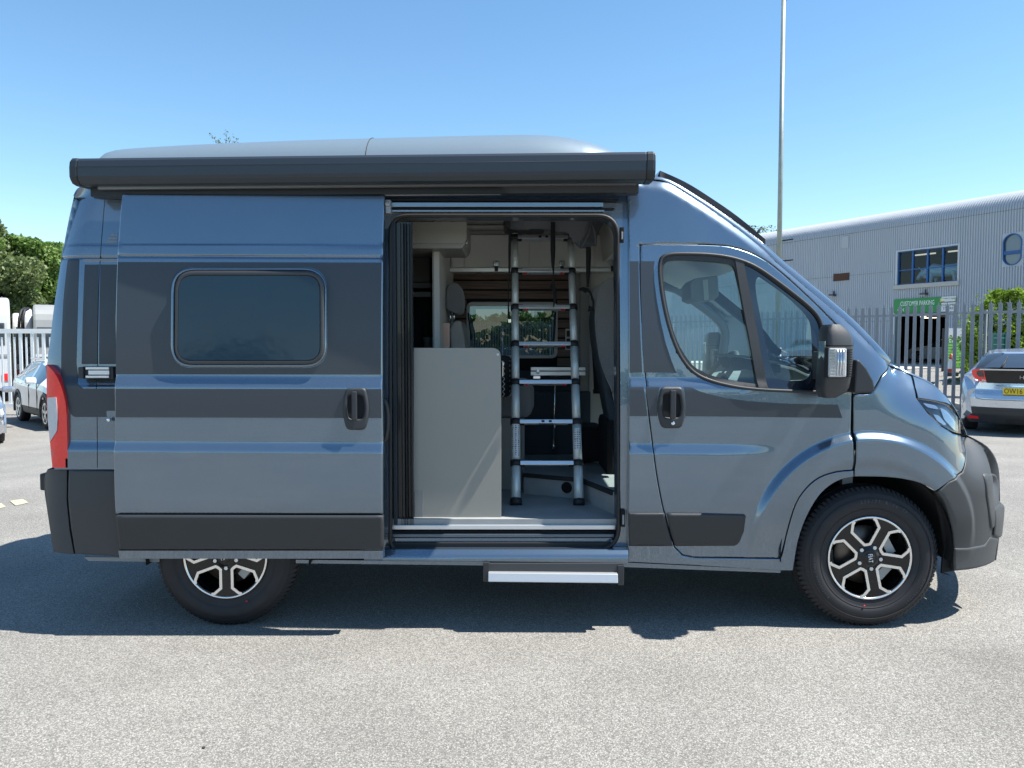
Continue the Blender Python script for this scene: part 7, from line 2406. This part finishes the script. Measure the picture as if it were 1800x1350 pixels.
bgb = rpan('rear_light_band', GLOSSBLK, sym([(-.50, .885), (-.54, 1.0), (-.56, 1.10)]), off=.008)
rpan('rear_spoiler', HPAINT, sym([(-.62, 1.105), (-.60, 1.128)]), off=.03)
rpan('rear_window', CARGLASS, rp(sym([(-.56, 1.15), (-.42, 1.28), (-.28, 1.375)])), off=-.01)
rpan('roof_edge', HPAINT, sym([(-.64, 1.14), (-.60, 1.14), (-.44, 1.29), (-.28, 1.39), (-.0001, 1.40), (-.0001, 1.43), (-.30, 1.415), (-.50, 1.30)]) if False else sym([(-.27, 1.385), (-.30, 1.415)]), off=.0)
for sg in (-1, 1):
    def f(p): return [(sg * a, *r) for a, *r in p]
    a = rpan('tail_lamp', RED, rp(f([(-.50, .89), (-.60, .91), (-.70, .97, .04), (-.745, 1.06, .05), (-.72, 1.115, .03), (-.60, 1.125), (-.55, 1.115), (-.53, 1.0)])), off=.014)
    rpan('dark_lens', FRIT, rp(f([(-.545, .985), (-.62, .985, .02), (-.665, 1.04, .03), (-.65, 1.09, .02), (-.565, 1.10)])), off=.018, par=a, th=.005)
    rpan('clear_lens', LAMPW, rp(f([(-.515, .905), (-.58, .918), (-.575, .945), (-.52, .935)])), off=.018, par=a, th=.005)
    rpan('rear_reflector', RED, rp(f([(-.60, .255), (-.78, .25), (-.79, .31), (-.62, .30)])), off=.012, th=.01)
    m = M(); xq = float(SR(.35, .53)); m.lathe([(0, -.003), (.012, -.002), (.014, 0)], (xq, sg * .35, .53), 'X', 12); m.build('parking_sensor', HPAINT, hb_, local=True)
m = M()
m.box(X - .060, X - .045, -.26, .26, .70, .81, .003); pl_ = m.build('number_plate', YELLOW, hb_, local=True)
rpan('plate_lamp_bar', CHROME, [(-.36, .835), (.36, .835), (.36, .85), (-.36, .85)], off=.03, th=.02)
def ltext(s_, size, mt, name, par, x, y, z, **k):
    return text_mesh(s_, size, mt, name, par, frame_mtx((x, y, z), (0, -1, 0), (0, 0, 1)), **k)
ltext('OW16', .125, BLACKTX, 'plate_letters', pl_, X - .0615, .115, .755, extrude=.001, sx=.74)
ltext('CIVIC', .045, CHROME, 'badge', hb_, float(SR(.56, .73)) - .012, .56, .73, extrude=.002)
ltext('H', .085, CHROME, 'badge', bgb, X - .012, 0, .99, extrude=.002, sx=1.2)
m = M(); xw = float(SR(.26, 1.16)); m.tube([(xw - .03, .30, 1.15), (float(SR(.25, 1.25)) - .02, .25, 1.25), (float(SR(.22, 1.34)) - .02, .22, 1.34)], [.014, .009, .006], 6); m.build('rear_wiper', RUBBER, hb_, local=True)
# what shows through the far windows beyond the fence
BKH = thing('far_hedge', 'dark green hedge beyond the palisade fence, seen through the van windows', 'hedge', (.6, 42, .3))
n = 12000; u = rng.uniform(-7, 8.5, n)
leaves('leaf_mass', LEAF1, BKH, np.stack([u, 42 + rng.exponential(.3, n), .3 + rng.uniform(0, 1, n) * (2.6 + .25 * np.sin(u * 2.2))], 1), .16)
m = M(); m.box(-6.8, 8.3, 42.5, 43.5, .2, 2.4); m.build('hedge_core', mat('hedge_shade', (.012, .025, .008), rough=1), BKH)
car('parked_grey_car', 'grey car parked beyond the fence, seen through the far side window of the van', 'car', (.6, 33, gzf(.6, 33)), radians(8), sal_prof, paint_mat('dark_grey_car_paint', (.12, .13, .15), .1), None, wheel_r=.33)
# white car inside the hall
inn = car('parked_white_car', 'white car parked in the dark hall seen through the warehouse entrance', 'car', tuple(wp((DOORR[0] + DOORR[1]) / 2 + 1.0, BZ, -4.2)), atan2(BD.y, BD.x), sal_prof, WHITEP, None, wheel_r=.33)

# ------------------------------------------------------------------ white gate fence and caravans at the left
GY = 20.6
gx0 = P(-40, 600, GY)[0]; gx1 = P(120, 600, GY)[0]
gt = PW([(0, 578)], GY)[0][1]; gb2 = PW([(0, 716)], GY)[0][1]
wg = thing('white_steel_gate', 'white painted steel bar gate in front of the parked caravans at the left', 'gate', ((gx0 + gx1) / 2, GY, -.35))
m = M(); m.box(gx0, gx1, GY, GY + .06, gt - .12, gt); m.build('rail', WHITEFR, wg)
m = M(); m.box(gx0, gx1, GY, GY + .06, gb2, gb2 + .10); m.build('rail', WHITEFR, wg)
for px_ in (-30, -10, 14, 35, 55.5, 75.5, 97):
    x = P(px_, 600, GY)[0]; m = M(); m.box(x - .04, x + .04, GY + .01, GY + .05, gb2 + .1, gt - .12); m.build('wide_bar', WHITEFR, wg)
for px_ in (-20, 2, 24, 45, 65, 87):
    x = P(px_, 600, GY)[0]; m = M(); m.box(x - .022, x + .022, GY + .015, GY + .045, gb2 + .1, gt - .22); m.build('bar', WHITEFR, wg)
CARV = mat('caravan_white', (.50, .51, .52), rough=.4, vary=.06, vscale=2)
CARG = mat('caravan_grey', (.25, .26, .26), rough=.5, vary=.15, vscale=2)
def caravan(label, px0, px1, ptop, Y, dep, mt, z0=-.35, rot=0, name='caravan'):
    pc = (px0 + px1) / 2
    x, zt = P(pc, ptop, Y)
    ray = Vector((x, Y, 0)).normalized()
    w = (px1 - px0) / 1352 * Y * ray.y
    c = thing(name, label, 'caravan', (0, 0, 0))
    h = zt - z0 - .45
    prof = rp([(0, .45), (0, .45 + h, h * .28), (dep, .45 + h, h * .2), (dep, .45)], seg=6)
    m = M(); m.prism([(-w / 2, a, b) for a, b in prof], (w, 0, 0)); b_ = m.build('body', mt, c, bevel=.08)
    m = M(); m.box(-w * .38, w * .38, -.02, .03, .45 + h * .48, .45 + h * .72, .04); m.build('end_window', CARGLASS, c)
    m = M(); m.box(-w * .45, w * .45, -.03, .03, .45 + h * .36, .45 + h * .39, .01); m.build('trim_band', CARG if mt is CARV else CARV, c)
    m = M(); m.box(-w / 2 + .1, w / 2 - .1, .2, dep - .2, .25, .47); m.build('chassis', DARK, c)
    for xx in (-w / 2 + .15, w / 2 - .15):
        m = M(); m.lathe([(0, -.1), (.31, -.1), (.33, -.05), (.33, .05), (.31, .1), (0, .1)], (xx, dep * .5, .33), 'X', 24); m.build('wheel', TYRE, c)
    for sg in (-1, 1):
        m = M(); m.box(sg * (w / 2 - .16) - .1, sg * (w / 2 - .16) + .1, -.03, .03, .75, .98, .02); m.build('tail_lamp', RED, c)
    c.location = (x, Y, z0); c.rotation_euler = (0, 0, atan2(ray.y, ray.x) - pi / 2)
    return c
caravan('tall white caravan behind the gate at the left edge of the picture', -70, 17, 520, 23.5, 5, CARV)
caravan('grey-white caravan with dark straps, second from the left behind the gate', 21, 36, 549, 27.5, 4.5, CARV)
caravan('pale caravan behind the gate, between the strapped one and the grey one', 42, 56, 541, 29.0, 4.5, CARV)
caravan('grey caravan front behind the white crossover, rightmost of the row', 57, 110, 534, 26.0, 4.5, CARG)
sc = thing('cycle_rack', 'black strapped cycle rack on the back of a caravan behind the gate', 'rack', tuple(P3(36, 620, 26.8)))
m = M()
for dx in (0, 6):
    m.tube([P3(33 + dx, 578, 26.6), P3(34 + dx, 560, 26.6), P3(37 + dx, 546, 26.7), P3(44 + dx, 542, 27.2)], .05, 6)
m.box(P(32, 600, 26.6)[0], P(41, 600, 26.6)[0], 26.5, 26.7, P(0, 640, 26.6)[1], P(0, 565, 26.6)[1] - .2)
m.build('rack_frame', RUBBER, sc)
# loose grit over the tarmac
ng = 5200
gy = 1.6 + 9 * rng.uniform(0, 1, ng) ** 1.6; gx = rng.uniform(-1, 1, ng) * (gy * .75 + .5)
gs = rng.uniform(.0015, .0040, ng)
V = []; F = []
for i in range(ng):
    k = 6 * i; r_ = gs[i]; a = rng.uniform(0, 6.28); x_, y_ = gx[i], gy[i]; z_ = -.03
    sx, sy = r_ * rng.uniform(.7, 1.4), r_
    ca, sa = cos(a), sin(a)
    for (u, v, w) in ((1, 0, .2), (-.3, .9, .1), (-.8, -.1, .3), (-.1, -.9, .2), (.1, .1, 1.1), (0, 0, -.3)):
        V.append((x_ + sx * u * ca - sy * v * sa, y_ + sx * u * sa + sy * v * ca, z_ + w * r_))
    F += [(k, k + 1, k + 4), (k + 1, k + 2, k + 4), (k + 2, k + 3, k + 4), (k + 3, k, k + 4)]
m = M(); m.add(V, F); gr_ = m.build('loose_grit', mat('grit_stone', (.38, .36, .33), rough=.85, vary=.7, vscale=9), None, fixn=False); gr_['kind'] = 'stuff'
# loose stone on the tarmac near the camera
sp_ = PG(358, 1315, -.03)
m = M(); rr = .007
m.lathe([(0, -.3 * rr), (rr, 0), (rr * .8, rr * .7), (0, rr)], sp_, 'Z', 7); tag(m.build('pebble', RUBBER), 'tiny dark pebble lying on the sunlit tarmac in front of the van', 'stone')

for o in list(C.objects):
    c_ = o.get('category')
    if c_ == 'caravan': o['group'] = 'caravans parked behind the white gate'
    elif c_ == 'tree' and o.location.x < -15: o['group'] = 'trees beyond the caravans'
